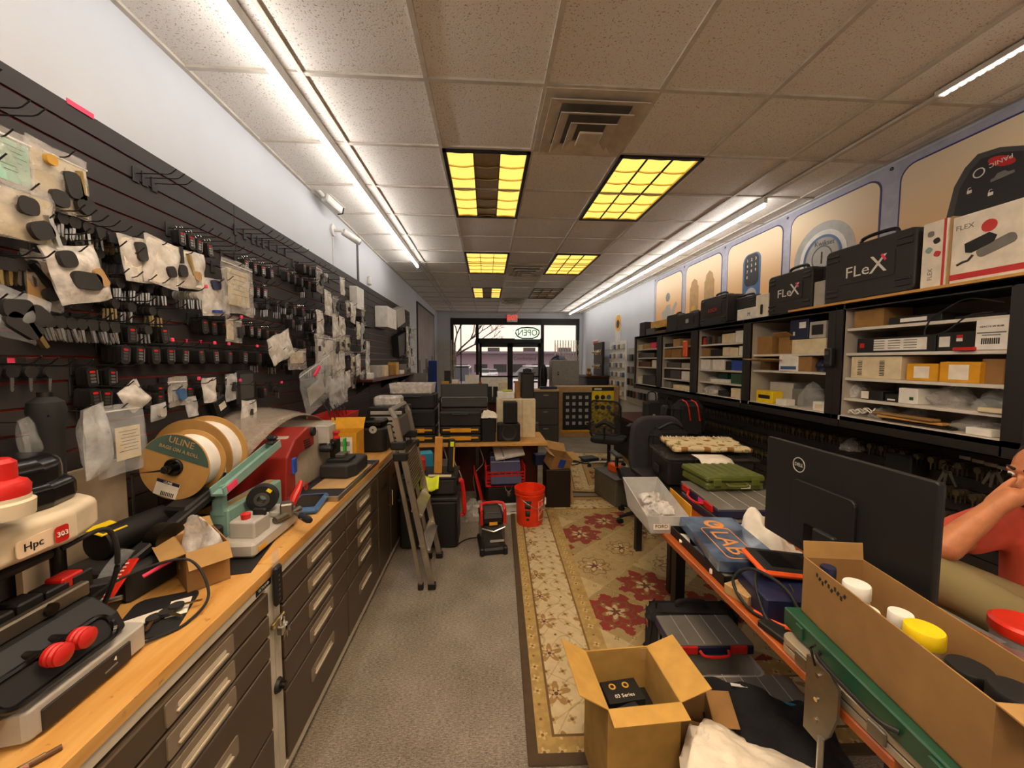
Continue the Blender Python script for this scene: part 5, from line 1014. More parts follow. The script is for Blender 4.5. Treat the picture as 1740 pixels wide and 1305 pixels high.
cbox(1613, 1620, 368, Z1, 'tan', 'plain brown carton edge between the white kit boxes', xf=2.47, d=.28)
o = cbox(1285, 1306, 500, Z2, 'paper', 'white narrow carton with a printed black fob', xf=2.47, d=.1); MB().prism(rrect(.03, .09, .012, 3), 0, .002, FM('-x', (-.001, 0, .07))).build('printed_fob', M['black'], o, smooth=0)
o = cbox(1253, 1284, 524, Z2, 'white', 'white carton with a blue framed M beside the rounded case', xf=2.46, d=.12); text('M', o, '-x', (-.001, -.04, .045), .05, M['blue']); 
cbox(1384, 1402, 478, Z2, 'light_grey', 'pale printed booklet leaning by the small hard case', 'booklet', 'booklet', 2.49, .1)
for a, b, yt, m_, lab in ((1087, 1096, 548, 'black', 'black rack of pliers at the far cabinet top'), (1098, 1112, 558, 'dark_grey', 'dark handheld box at the far cabinet top'), (1106, 1130, 545, 'gold', 'gold-lidded carton at the far cabinet top'), (1113, 1130, 562, 'brown', 'brown tool box at the far cabinet top')):
    cbox(a, b, yt, Z2 + (.09 if m_ == 'gold' else 0), m_, lab, xf=2.5 if m_ != 'gold' else 2.52)
# ---------------------------------------------------------------- printed banner on the wall
def banner_mat():
    m, t, b = new_mat('panel_print'); b.inputs['Roughness'].default_value = .5
    x, y, z = xyz(t); f = ((z + .45) * 1.15).max(0).min(1); t.links.new(cmix(t, f, '#e9a04c', '#efdcb8'), b.inputs['Base Color']); return m
MP = banner_mat(); ML = mat('lavender_print', '#a9a8b8', .5); MK = mat('indigo_line', '#33356e', .5); XW = 2.886
bn = thing('wall_banner', 'long lavender wall banner with framed pictures of locks and a remote', 'banner', (XW, 4.0, 2.56))
MB().box((.004, -.08, -.0), (.012, 5.1, .98)).build('backing', ML, bn, smooth=0)
def panel(y0, y1):
    w, h = y1 - y0, .94; c = (y0 + y1) / 2 - 4.0
    MB().prism(rrect(w + .024, h, .1, 6), .0, .0025, FM('-x', (-.002, c, -.03))).build('panel_outline', MK, bn, smooth=0)
    MB().prism(rrect(w, h - .024, .09, 6), .002, .004, FM('-x', (-.002, c, -.03))).build('picture_panel', MP, bn, smooth=0); return c
panel(1.45, 2.541); c2 = panel(2.686, 3.498); c3 = panel(3.609, 4.447); c4 = panel(4.575, 5.407); c5 = panel(5.526, 6.379)
def pic(pts, m, dz=.0045, name='picture_shape', th=.0015):       # outline given by its place on the wall
    q = [PX(a, b, XW - .005) for a, b in pts]; MB().prism([(-(p.y - 4.0), p.z - 2.56) for p in q], dz, dz + th, FM('-x', (-.002, 0, 0))).build(name, m, bn, smooth=0)
pic([(1608, 372), (1622, 318), (1640, 286), (1662, 262), (1700, 250), (1740, 247), (1790, 258), (1822, 290), (1830, 330), (1790, 430), (1700, 490), (1606, 470)], M['dark_grey'], name='picture_remote')
pic([(1620, 372), (1632, 320), (1650, 290), (1668, 270), (1704, 258), (1740, 256), (1782, 266), (1808, 292), (1790, 330), (1640, 372)], M['charcoal'], .006, 'picture_keypad')
pic([(1704 + 24 * math.cos(a), 273 - 1.5 * math.cos(a) + 9 * math.sin(a)) for a in [2 * PI * k / 18 for k in range(18)]], M['red'], .0075, 'picture_panic_button')
p = PX(1704, 273, XW); text('PANIC', bn, '-x', (-.0125, p.y - 4, p.z - 2.56), .035, M['paper'], PI + .12)
def ringpx(cx, cy, r, m, dz, wd, name='picture_ring', n=24):
    p = PX(cx, cy, XW); MB().lathe([(r - wd, 0), (r, 0), (r, .0015), (r - wd, .0015), (r - wd, 0)], n, FM('-x', (-.002 - dz, p.y - 4, p.z - 2.56)), False).build(name, m, bn, smooth=0)
ringpx(1666, 294, .028, M['paper'], .0075, .006); p = PX(1706, 297, XW); MB().prism([(-.05, -.015), (.05, -.015), (.05, 0), (.025, .004), (.012, .02), (-.02, .02), (-.032, .004), (-.05, 0)], 0, .002, FM('-x', (-.0095, p.y - 4, p.z - 2.56), .1)).build('picture_car', M['grey'], bn, smooth=0)
for cx, cy in ((1650, 324), (1686, 327)):
    p = PX(cx, cy, XW); MB().box((-.0105, p.y - 4, p.z - 2.56 - .008), (.002, .022, .018)).tube([(-.0105, p.y - 4 + .008, p.z - 2.56), (-.0105, p.y - 4 + .006, p.z - 2.545), (-.0105, p.y - 4 - .006, p.z - 2.545)], .002, 4).build('picture_padlock', M['paper'], bn, smooth=0)
for r, m_, dz, wd in ((.30, 'light_grey', .0045, .30), (.23, 'white', .006, .05), (.19, 'steel_blue', .0075, .02), (.16, 'light_grey', .0075, .15), (.10, 'dark_grey', .009, .008)):
    ringpx(1398, 438, r, M[m_], dz, wd, 'picture_dial', 36)
p = PX(1403, 413, XW); text('Kwikset', bn, '-x', (-.0125, p.y - 4, p.z - 2.56), .06, M['dark_grey'], -.1); p = PX(1398, 438, XW); MB().box((-.0115, p.y - 4, p.z - 2.56), (.002, .014, .1)).build('picture_keyway', M['black'], bn, smooth=0)
cz = c3 + .0
MB().prism(rrect(.28, .62, .09, 5), .0045, .006, FM('-x', (-.002, c3, -.05))).build('picture_lock_body', M['steel_blue'], bn, smooth=0); MB().prism(rrect(.22, .34, .07, 5), .006, .0075, FM('-x', (-.002, c3, .08))).build('picture_keypad', M['charcoal'], bn, smooth=0)
for k, d_ in enumerate('1234567890'): text(d_, bn, '-x', (-.0098, c3 + .065 - .065 * (k % 3), .19 - .06 * (k // 3)), .045, M['paper'])
MB().prism(circ(.09, 22), .006, .008, FM('-x', (-.002, c3, -.2))).build('picture_cylinder', M['light_grey'], bn, smooth=0)
for dy, s_ in ((.19, 1), (-.17, 1.1)):
    MB().prism([(x, z * s_) for x, z in [(-.11, -.36), (.11, -.36), (.11, .18), (.085, .2), (.07, .26), (.0, .3), (-.07, .26), (-.085, .2), (-.11, .18)]], .0045, .006, FM('-x', (-.002, c4 + dy, -.07))).build('picture_lock_plate', M['olive' if 0 else 'tan'], bn, smooth=0); MB().prism(circ(.06, 18), .006, .008, FM('-x', (-.002, c4 + dy, -.2))).build('picture_knob', M['gold'], bn, smooth=0)
MB().prism([(-.14, -.3), (.12, -.3), (.16, -.12), (.3, .08), (.26, .12), (.1, -.02), (.08, .1), (-.02, .1), (-.1, .04), (-.2, .0), (-.18, -.2)], .0045, .006, FM('-x', (-.002, c5, -.12))).build('picture_figure', M['light_grey'], bn, smooth=0); MB().prism(circ(.07, 16), .0045, .006, FM('-x', (-.002, c5, .1))).build('picture_head', M['grey'], bn, smooth=0)
for y in (1.5, 2.614, 3.553, 4.51, 5.466, 6.43): MB().lathe([(.006, 0), (.012, 0), (.012, .003), (.006, .003)], 12, FM('-x', (-.003, y - 4, .46)), False).build('grommet', M['gunmetal'], bn)
# ---------------------------------------------------------------- dark slatwall and keys below the cabinets
m = MB(); z = 1.19
while z > .2: m.box((2.875, 3.6, z - .036), (.03, 5.2, .068)); z -= .0762
m.box((2.886, 3.6, .7), (.008, 5.2, 1.0)); struct(m.build('trim_3', M['slat_dark'], smooth=0))
ks = MB(); hk = MB()
for z in (1.06, .90, .74):
    for k in range(46):
        y = 1.85 + k * .075 + RND.uniform(-.01, .01)
        hk.tube([(2.86, y, z + .008), (2.72, y, z + .008), (2.70, y, z + .02)], .002, 4)
        for j in range(3): ks.prism(key_head(j % 3), -.004, .004, TM((2.74 + .03 * j, y, z)) @ RX); ks.prism([(-.005, -.033), (.005, -.033), (.003, -.078), (-.003, -.078)], -.0012, .0012, TM((2.74 + .03 * j, y, z)) @ RX)
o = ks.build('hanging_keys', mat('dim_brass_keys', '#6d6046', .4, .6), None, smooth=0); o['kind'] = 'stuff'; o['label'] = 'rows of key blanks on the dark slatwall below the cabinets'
o = hk.build('wire_hooks', M['black'], None, smooth=0); o['kind'] = 'stuff'; o['label'] = 'rows of wire hooks on the dark slatwall below the cabinets'
for k in range(4):
    p = PX(1640 + 22 * k, 778 + 6 * k, 2.7); tag(MB().box((0, 0, 0), (.006, .05, .018)).build('price_tag', M['light_grey'], None, tuple(p), smooth=0), ['first', 'second', 'third', 'last'][k] + ' of four white tags on hook tips above the seated person', 'price tag')
for cx, lab in ((1610, 'ringed key pair'), (1690, 'forked key set')):
    p = PX(cx, 795, 2.72); t = thing('key_set', lab + ' hanging on the dark slatwall above the seated person', 'keys', tuple(p))
    MB().tube([(0, .03 * math.sin(a), .03 * math.cos(a)) for a in [2 * PI * k / 14 for k in range(15)]], .003, 5).build('ring', M['chrome'], t)
    for a in (-.45, .1, .4): MB().prism([(-.009, -.02), (.009, -.02), (.006, -.11), (-.006, -.11)], -.002, .002, Matrix.Rotation(a, 4, 'X') @ RX).build('key_blade', M['dull_steel'], t, smooth=0)
lump(1420, 1446, 745, .98, 'bag', 'crumpled clear bag hanging on the dark slatwall over the monitor', xf=2.66); t = tag(MB().box((0, 0, 0), (.14, .16, .12), .01).build('black_bin', M['black'], None, (2.77, 2.3, .98), smooth=0), 'small black bin on the dark slatwall beside the key rows', 'bin')
# ---------------------------------------------------------------- computer desk on the right
t = thing('computer_desk', 'long orange-brown desk carrying the monitor and tool cases', 'desk', (0, 0, 0))
MB().box((1.30, 1.6, .725), (.74, 1.68, .03), .004).build('desk_top', M['desk'], t, smooth=0)
for y in (.95, 2.25):
    MB().box((1.2, y, .37), (.06, .06, .68)).build('leg', M['black'], t, smooth=0); MB().box((1.3, y, .031), (.6, .07, .038), .01).build('foot', M['black'], t, smooth=0)
t = thing('side_table', 'dark low table behind the desk carrying the black tote', 'table', (1.72, 2.83, 0)); MB().box((0, 0, .71), (.95, .7, .03)).build('table_top', M['black'], t, smooth=0)
for x in (-.42, .42):
    for y in (-.3, .3): MB().box((x, y, .35), (.05, .05, .70)).build('leg', M['black'], t, smooth=0)
# monitor seen from behind
t = thing('computer_monitor', 'large black monitor seen from behind on the desk', 'monitor', (1.235, 1.245, 1.125), -.015)
MB().prism(rrect(.64, .41, .008, 2), 0, .018, FM('-x', (.0, 0, 0))).build('back_shell', M['black'], t, smooth=0, bev=.005)
MB().prism(rrect(.635, .405, .006, 2), 0, .006, FM('+x', (.0, 0, 0))).build('screen', M['black_gloss'], t, smooth=0)
MB().prism(rrect(.26, .24, .02, 3), 0, .012, FM('-x', (-.017, .03, -.05))).build('rear_hump', M['black'], t, smooth=0, bev=.004)
MB().prism(rrect(.11, .09, .006, 2), .0, .004, FM('-x', (-.028, .04, -.13))).build('port_recess', M['black_gloss'], t, smooth=0)
MB().box((-.03, .0, -.23), (.03, .09, .3), .006).build('stand_post', M['black'], t, smooth=0); MB().box((.02, 0, -.38), (.2, .26, .012), .004).build('stand_foot', M['black'], t, smooth=0)
MB().lathe([(.026, 0), (.0295, 0), (.0295, .0016), (.026, .0016), (.026, 0)], 32, FM('-x', (-.0182, .145, .125)), False).build('logo_ring', M['light_grey'], t); text('DELL', t, '-x', (-.0188, .145, .125), .019, M['light_grey'])
# boxed bottles on cases
t = thing('aluminium_case', 'slim silver metal case lying along the desk edge under the green case', 'case', (1.068, .86, .7405), .0)
Mal = mat('case_silver', '#b9ab92', .4, .55)
for k, (z0, z1) in enumerate(((.0, .022), (.026, .048))): MB().prism([(p[0], p[1]) for p in rrect(.27, .5, .03, 4)], z0, z1).build('shell', Mal, t, smooth=0, bev=.004)
MB().prism(rrect(.262, .49, .028, 4), .01, .04).build('seal', M['charcoal'], t, smooth=0)
for y in (.16, -.06, -.2): MB().box((-.137, y, .026), (.008, .045, .036), .003).build('latch', M['dull_steel'], t, smooth=0); 
t = thing('green_case', 'flat dark green metal case on the silver case', 'case', (1.08, .85, .79), -.12)
MB().box((0, 0, .03), (.28, .56, .058), .004).build('shell', M['green'], t, smooth=0)
MB().box((.0, 0, .0595), (.16, .42, .001)).box((.0, 0, .0598), (.15, .41, .001)).build('lid_panel', mat('green_light', '#1f5a3c', .35), t, smooth=0)
b = MB(); pts = [(*p, .0605) for p in rrect(.2, .46, .05, 5)]; b.tube(pts + [pts[0]], .003, 4); b.build('tan_line', M['tan'], t)
MB().box((-.06, .24, .0595), (.05, .05, .001), 0, (0, 0, .5)).build('mint_patch', M['mint'], t, smooth=0); MB().box((.0, -.02, .0602), (.05, .06, .001), 0, (0, 0, .3)).build('mint_patch', M['mint'], t, smooth=0)
MB().tube(bez([(-.142, .12, .03), (-.165, .08, .03), (-.165, -.08, .03), (-.142, -.12, .03)], 5), .006, 8).build('handle', M['black'], t)
for y in (.2, -.2): MB().box((-.143, y, .03), (.008, .03, .04), .002).build('latch', M['green'], t, smooth=0)
A, B = Vector((.93, .60)), Vector((1.012, 1.118)); mid = (A + B) / 2; rz = math.atan2((B - A).y, (B - A).x) - PI / 2; n = Vector((math.cos(rz), math.sin(rz))); cc = mid + n * .088
cb = carton('carton', 'long narrow open carton of jars standing on the green case', 'box', (cc.x, cc.y, .8505), rz, .176, .525, .18, 'card', 'card_in', (('n', .05, 1.45), ('s', .09, -.05)))
m = MB(); [m.box((-.0886, .2 - .012 * k, .155 - .006 * (k % 3)), (.0008, .007, .012), 0, (.5 * (k % 2), 0, 0)) for k in range(10)]; m.build('handwriting', M['charcoal'], cb, smooth=0)
def jar(label, fy, fx, r, h, cap, body, neck=.85, lab=None):
    p = cc + n * fx + Vector((-n.y, n.x)) * fy; t = thing('jar', label, 'jar', (p.x, p.y, .856))
    MB().lathe([(r * .95, 0), (r, .006), (r, h * .62), (r * neck * .9, h * .72), (r * neck * .9, h * .76)], 24).build('body', M[body], t); MB().lathe([(r * neck, h * .75), (r * neck * 1.02, h * .76), (r * neck * 1.02, h * .97), (r * neck * .96, h), (0, h)], 26).build('cap', M[cap], t)
    if lab: MB().lathe([(r * 1.01, h * .1), (r * 1.01, h * .55)], 24, None, False).build('label', M[lab], t)
jar('white-capped white jar with a navy label nearest the far end of the carton', .155, -.01, .034, .155, 'white', 'cream', .95, 'navy'); jar('small white-capped jar next to the yellow-capped jar', .06, .028, .028, .135, 'white', 'cream', .92); jar('white-capped jar standing against the near long side of the carton', .075, -.045, .03, .13, 'white', 'cream', .95)
jar('clear jar with a bright yellow cap', -.02, .012, .04, .15, 'yellow', 'clear', .93); jar('squat jar with a wide black cap', -.115, .02, .042, .13, 'black', 'smoke', .9); jar('tall black jar with a black ribbed lid', -.2, .02, .042, .15, 'black', 'black', .98, 'charcoal'); jar('dark purple-capped bottle in the far corner of the carton', .225, -.04, .022, .165, 'navy', 'navy', .9)
t = thing('tub', 'round clear tub with a bright red lid behind the carton', 'tub', (1.47, .90, .7405)); MB().lathe([(.05, 0), (.062, .1), (.064, .17)], 26).build('body', M['clear'], t); MB().lathe([(.05, .004), (.06, .09), (0, .09)], 24).build('contents', M['red'], t); MB().lathe([(.068, .168), (.07, .172), (.07, .195), (.062, .202), (0, .2)], 28).build('lid', M['bright_red'], t)
t = thing('bench_clamp', 'grey steel plate clamp fixed on the desk edge', 'clamp', (.918, .93, .72)); MB().prism([(-.05, -.12), (.0, -.12), (.03, -.07), (.05, .0), (.05, .08), (.02, .1), (-.05, .1)], 0, .008, FM('-x', (.0, 0, 0))).build('plate', M['dull_steel'], t, smooth=0)
for z in (-.06, 0, .07): MB().cyl((-.008, .01, z), (-.013, .01, z), .006, n=10).build('bolt', M['chrome'], t)
MB().cyl((-.02, -.02, -.26), (-.02, -.02, -.08), .008).build('screw', M['steel'], t); MB().cyl((-.02, -.07, -.25), (-.02, .03, -.25), .004).build('tommy_bar', M['chrome'], t); MB().tube([(-.01, .02, .09), (-.012, .035, .13), (-.012, .02, .15)], .003, 6).build('wire_hook', M['gunmetal'], t)
# black tray, printed case, tablet
t = thing('black_tray', 'open black drawer tray of loose parts along the desk edge', 'tray', (1.09, 1.66, .7405), -.03); b = MB().box((0, 0, .003), (.26, .48, .006))
for s_ in (-1, 1): b.box((s_ * .127, 0, .022), (.006, .48, .044)); b.box((0, s_ * .237, .022), (.26, .006, .044))
b.build('pan', M['black'], t, smooth=0)
for k, (y, c_, l_) in enumerate(((.15, 'paper', 'white paper slip'), (.02, 'light_grey', 'grey metal bracket'), (-.08, 'black', 'black plastic clip'), (-.16, 'paper', 'crumpled white tissue'))):
    tag(MB().box((0, 0, .008), (.05, .09, .012 + .01 * (k == 3)), .003).build('loose_part', M[c_], None, (.995, 1.66 + y, .748), .4 * k - .5, smooth=0), l_ + ' lying in the open black drawer tray', 'part')
p = PZ(1230, 915, .84); t = thing('printed_case', 'glossy dark blue printed metal case with orange lettering', 'case', (1.112, 1.658, .785), -.145)
Mlab = mat('case_blue', '#28406e', .12, .6, var=.4, scale=6, col2='#8ea6c8'); MB().box((0, 0, .027), (.27, .45, .052), .004).build('shell', Mlab, t, smooth=0)
lt = mat('case_orange', '#d98a3c', .4); tn = PI / 2 * -1 + PI
text('LAB', t, '+z', (-.02, -.06, .0535), .12, lt, -PI / 2, wide=1.1); pts = [(*p_, .0542) for p_ in [(a - .02, c - .06) for a, c in rrect(.13, .29, .02, 3)]]; MB().tube(pts + [pts[0]], .0022, 4).build('letter_outline', lt, t)
MB().lathe([(.025, 0), (.045, 0), (.045, .001), (.025, .001), (.025, 0)], 26, Matrix.Translation((-.0, .13, .0535)), False).build('emblem_ring', lt, t); MB().prism(circ(.012, 14), .0535, .0545, Matrix.Translation((.01, .125, 0))).build('emblem_dot', lt, t, smooth=0)
t = thing('blue_box', 'dark navy box under the orange-edged tablet', 'box', (1.11, 1.29, .7405), -.15); MB().box((0, 0, .045), (.26, .2, .09), .006).build('body', M['navy'], t, smooth=0)
t = thing('diagnostic_tablet', 'rugged black tablet with an orange bumper on the navy box', 'tablet', (1.17, 1.37, .845), -.2, e=(.06, .08, -.15)); MB().box((0, 0, .012), (.27, .17, .026), .01).build('bumper', M['orange'], t, smooth=0); MB().box((0, 0, .022), (.25, .15, .018), .004).build('body', M['black'], t, smooth=0); MB().box((-.01, 0, .0315), (.16, .11, .001)).build('screen', M['black_gloss'], t, smooth=0); MB().box((.095, 0, .033), (.02, .1, .004)).build('key_pad', M['dark_grey'], t, smooth=0)
def cable(label, pts, r=.006, m='rubber'):
    tag(MB().tube(bez(pts, 8), r, 8).build('cable', M[m]), label, 'cable')
cable('thick grey-black cable looping from the tablet over the desk edge', [(1.05, 1.36, .86), (.99, 1.3, .84), (.965, 1.2, .76), (.99, 1.12, .75), (1.04, 1.13, .765), (1.05, 1.22, .85), (1.0, 1.33, .87), (.96, 1.38, .80), (.95, 1.28, .755), (1.0, 1.17, .752)])
cable('black cable running down in front of the navy box', [(1.1, 1.27, .84), (1.08, 1.18, .80), (1.1, 1.12, .755), (1.16, 1.06, .752)], .005); cable('orange-tipped black test lead lying on the desk', [(.96, 1.26, .752), (.99, 1.2, .751), (1.03, 1.16, .751)], .008, 'orange')
tag(MB().box((0, 0, .02), (.09, .1, .04), .003).build('small_box', M['tan'], None, (.99, 1.36, .7405), .3, smooth=0), 'small tan carton inside the cable loops at the desk edge', 'box')
tag(MB().box((0, 0, .006), (.06, .14, .012), .003).build('green_pad', M['mint'], None, (1.12, 1.14, .7405), .5, smooth=0), 'small green strip between the cables and the long carton', 'strip')
tag(MB().box((0, 0, .012), (.05, .12, .024), .004).build('black_adapter', M['black'], None, (.965, 1.15, .7405), .2, smooth=0), 'black adapter lying at the end of the silver case', 'adapter')
def crumple(w, d, h, sd): return lambda u, v: ((u - .5) * w + .03 * noise.noise((u * 5, v * 5, sd)), (v - .5) * d + .03 * noise.noise((u * 5, v * 5, sd + 9)), max(.004, h * (math.sin(PI * u) * math.sin(PI * v)) ** .8 * (.75 + .6 * noise.noise((u * 4, v * 4, sd + 3))) + .016 * noise.noise((u * 11, v * 11, sd)) + .012))
tag(MB().grid(crumple(.2, .3, .16, 4), 22, 22).build('tissue', M['paper'], None, (1.33, 1.72, .742), .2, smooth=180, solid=.001), 'crumpled white tissue between the printed case and the monitor', 'tissue')
# organisers, green case, tote
def organizer(label, x, y, z, rz, w, d, h=.055, e=None):
    t = thing('parts_organizer', label, 'organizer', (x, y, z), rz, e=e); MB().box((0, 0, h / 2 - .004), (w, d, h - .01), .006).build('base', M['navy'], t, smooth=0)
    MB().box((0, 0, h - .005), (w - .006, d - .006, .012), .004).build('clear_lid', M['organizer_lid'], t, smooth=0)
    for k in range(1, 5): MB().box((-w / 2 + w * k / 5, 0, h + .002), (.003, d * .94, .002)).build('divider', M['light_grey'], t, smooth=0)
    return t
M['organizer_lid'] = mat('organizer_lid', '#75716a', .25, var=.06)
def orglatch(t, w, d, h, side):
    for s_ in (-.3, .3):
        if side == 'w': MB().box((-w / 2 - .004, s_ * d, h * .6), (.012, d * .2, h * .7), .003).build('red_latch', M['red'], t, smooth=0)
        else: MB().box((s_ * w, -d / 2 - .004, h * .6), (w * .2, .012, h * .7), .003).build('red_latch', M['red'], t, smooth=0)
t = organizer('blue organizer with a clear lid under the green hard case', 1.49, 2.15, .802, -.08, .46, .48); orglatch(t, .46, .48, .055, 'w'); MB().tube(bez([(-.235, .1, .03), (-.262, .05, .02), (-.262, -.05, .02), (-.235, -.1, .03)], 5), .007, 8).build('red_handle', M['red'], t); decal(t, '-x', (-.2305, -.05, .028), .07, .026, M['neon_pink'], 'pink_label')
t = organizer('lowest blue organizer, flat on the desk beneath another', 1.49, 2.13, .7405, -.05, .46, .48)
t = thing('green_hard_case', 'olive green ribbed hard case on the blue organizer', 'tool case', (1.51, 2.33, .8625), -.0)
MB().box((0, 0, .027), (.36, .3, .05), .012).build('base', M['olive'], t, smooth=0, bev=.004); MB().box((0, 0, .073), (.37, .31, .034), .01).build('lid', M['olive'], t, smooth=0, bev=.006)
for k in range(6): MB().box((-.14 + .056 * k, 0, .091), (.028, .27, .01), .004).build('rib', M['olive'], t, smooth=0)
for x in (-.12, .12): MB().box((x, -.158, .055), (.05, .012, .045), .004).build('latch', M['olive'], t, smooth=0)
MB().tube(bez([(-.06, -.155, .045), (-.05, -.185, .04), (.05, -.185, .04), (.06, -.155, .045)], 5), .008, 8).build('handle', M['olive'], t); decal(t, '-y', (.06, -.1565, .025), .06, .022, M['paper'])
t = thing('tote', 'black storage tote with a clear rim lid under the folded cloth', 'storage box', (1.66, 2.83, .7255), -.14); MB().box((0, 0, .1), (.62, .42, .2), .02).build('tub', M['black'], t, smooth=0); MB().box((0, 0, .212), (.66, .46, .022), .008).build('rim', M['smoke'], t, smooth=0); MB().box((-.1, -.232, .2), (.05, .012, .04)).build('clasp', M['steel'], t, smooth=0); MB().box((-.333, 0, .09), (.012, .1, .05)).build('side_grip', M['charcoal'], t, smooth=0)
def cloth_mat():
    m, t, b = new_mat('patterned_cloth'); b.inputs['Roughness'].default_value = .95; x, y, z = xyz(t)
    s_ = ((x * 38).sin() * (y * 46).sin()); k = cmix(t, (s_ > .55), '#d9c79c', '#9a6a34'); k = cmix(t, noise_e(t, 30) > .62, k, '#8d8a4a'); t.links.new(k, b.inputs['Base Color']); return m
MC = cloth_mat(); t = thing('folded_rug', 'folded cream patterned rug with a fringe on the black tote', 'rug', (1.70, 2.86, .951), -.14)
MB().grid(lambda u, v: ((u - .5) * .56, (v - .5) * .36, .04 + .014 * noise.noise((u * 5, v * 4, 2)) + (0.012 if v > .5 else 0)), 24, 16).build('cloth', MC, t, smooth=180, solid=.03)
fr = MB(); [fr.tube([(-.27 + .008 * k, .17, .06), (-.275 + .008 * k + RND.uniform(-.01, .01), .13, .075 + RND.uniform(0, .01)), (-.27 + .008 * k + RND.uniform(-.015, .015), .08, .064)], .003, 4) for k in range(68)]; o = fr.build('fringe', M['cream'], t); o['kind'] = 'stuff'
tag(MB().grid(lambda u, v: ((u - .5) * .22, (v - .5) * .2, .0 - (.12 * (.35 - v) if v < .35 else 0)), 4, 10).build('paper_sheet', M['paper'], None, (1.58, 2.53, .975), -.1, smooth=60, solid=.001), 'white printed sheet hanging over the front of the black tote', 'paper')
# clear bin with label at the desk corner
t = thing('clear_bin', 'clear plastic bin with a white name label at the far desk corner', 'bin', (.955, 2.1, .7405), -.05); 
b = MB(); V = [(-.08, -.19), (.08, -.19), (.08, .19), (-.08, .19)]; T_ = [(-.11, -.21), (.11, -.21), (.11, .21), (-.11, .21)]
for k in range(4):
    a, c = V[k], V[(k + 1) % 4]; d, e_ = T_[k], T_[(k + 1) % 4]; h1, h2 = (.1, .18) if k == 1 else (.18, .1) if k == 3 else (.1, .1) if k == 0 else (.18, .18)
    b.add([(*a, 0), (*c, 0), (*e_, h2), (*d, h1)], [(0, 1, 2, 3)])
b.add([(*p_, 0.002) for p_ in V], [(0, 1, 2, 3)]); b.build('tub', M['tub'], t, smooth=0, solid=.004)
decal(t, '-y', (-.03, -.203, .042), .085, .034, M['paper'], 'name_label'); text('FORD', t, '-y', (-.03, -.2042, .042), .026, M['black'])
for k in range(4): tag(MB().grid(crumple(.11, .12, .06, k + 20), 10, 10).build('clear_bag', M['bagwhite'], None, (.97 + .03 * (k % 2), 1.98 + .08 * k, .745 + .05 * (k % 2)), .5 * k, smooth=180), ['small clear bag at the label end of the clear bin', 'second clear bag inside the clear bin', 'third clear bag inside the clear bin', 'white paper bag sticking up at the far end of the clear bin'][k], 'plastic bag')
tag(MB().box((0, 0, .06), (.006, .3, .12)).build('cardboard_piece', M['mustard'], None, (1.13, 2.12, .7405), -.1, smooth=0), 'tan cardboard piece standing beside the clear bin', 'cardboard')
# ---------------------------------------------------------------- under and before the desk
t = thing('laptop_bag', 'black soft laptop bag with grey piping on the floor by the desk', 'bag', (1.12, 1.95, 0), -.1)
MB().box((0, 0, .15), (.46, .16, .3), .04).build('body', M['fabric'], t, smooth=0, bev=.015); pts = [(x, -.083, z + .15) for x, z in rrect(.4, .25, .05, 5)]; MB().tube(pts + [pts[0]], .005, 6).build('piping', M['grey'], t); MB().tube(bez([(-.08, 0, .3), (-.06, 0, .33), (.06, 0, .33), (.08, 0, .3)], 5), .012, 8).build('handle', M['fabric'], t); MB().box((-.234, 0, .2), (.01, .03, .04)).build('buckle', M['chrome'], t, smooth=0)
t = thing('floor_crate', 'grey plastic crate under the two floor organizers', 'crate', (1.08, 1.70, 0), -.05); b = MB().box((0, 0, .005), (.36, .24, .01))
for s_ in (-1, 1): b.box((s_ * .178, 0, .11), (.006, .24, .22)); b.box((0, s_ * .118, .11), (.36, .006, .22))
b.build('tub', M['tub'], t, smooth=0); b = MB(); pts = [(*p_, .22) for p_ in rrect(.38, .26, .04, 4)]; b.tube(pts + [pts[0]], .008, 6); b.build('rim', M['light_grey'], t)
t = organizer('clear-lidded blue organizer propped on the grey floor crate', 1.09, 1.79, .235, -.05, .40, .22); orglatch(t, .4, .22, .055, 's'); MB().tube(bez([(-.07, -.115, .03), (-.05, -.14, .02), (.05, -.14, .02), (.07, -.115, .03)], 5), .007, 8).build('red_handle', M['red'], t)
t = thing('floor_case', 'dark box carrying the lower floor organizer', 'box', (1.17, 1.49, 0)); MB().box((0, 0, .085), (.36, .15, .17), .005).build('body', M['black'], t, smooth=0)
t = organizer('smaller clear-lidded organizer nearest the big open carton', 1.17, 1.49, .1705, -.08, .38, .18); orglatch(t, .38, .18, .055, 's')
cx, cy = (.396 + .662 + .688 + .419) / 4, (1.484 + 1.49 + 1.233 + 1.214) / 4
M['open_card'] = mat('open_card', '#b08a45', .85); M['open_in'] = mat('open_card_inside', '#c6994a', .85)
bc = carton('open_carton', 'big open tan carton with raised flaps on the rug', 'box', (cx, cy, .012), .04, .268, .268, .44, 'open_card', 'open_in', (('w', .12, .55), ('e', .12, .35), ('s', .06, -.12), ('n', .05, -1.2)))
m = MB().box((.12, .13, .41), (.03, .006, .05)); m.build('tape', M['tan'], bc, smooth=0)
for k, (x, y, z, r, w) in enumerate(((.50, 1.40, .29, .1, .15), (.49, 1.29, .285, .35, .13))):
    o = MB().box((0, 0, .03), (w, .1, .06), .002).build('parts_carton', M['black'], None, (x + .03, y, z), r, smooth=0); tag(o, ['black printed carton lying deeper in the big open carton', 'black printed carton tilted against the front of the big open carton'][k], 'box')
    text('03 Series', o, '+z', (.0, -.025, .0606), .022, M['paper']); 
    for s_ in (-1, 1): MB().lathe([(.008, 0), (.014, 0), (.014, .001), (.008, .001), (.008, 0)], 16, Matrix.Translation((.028 * s_ - .005, .02, .0603)), False).build('gold_swirl', M['gold'], o)
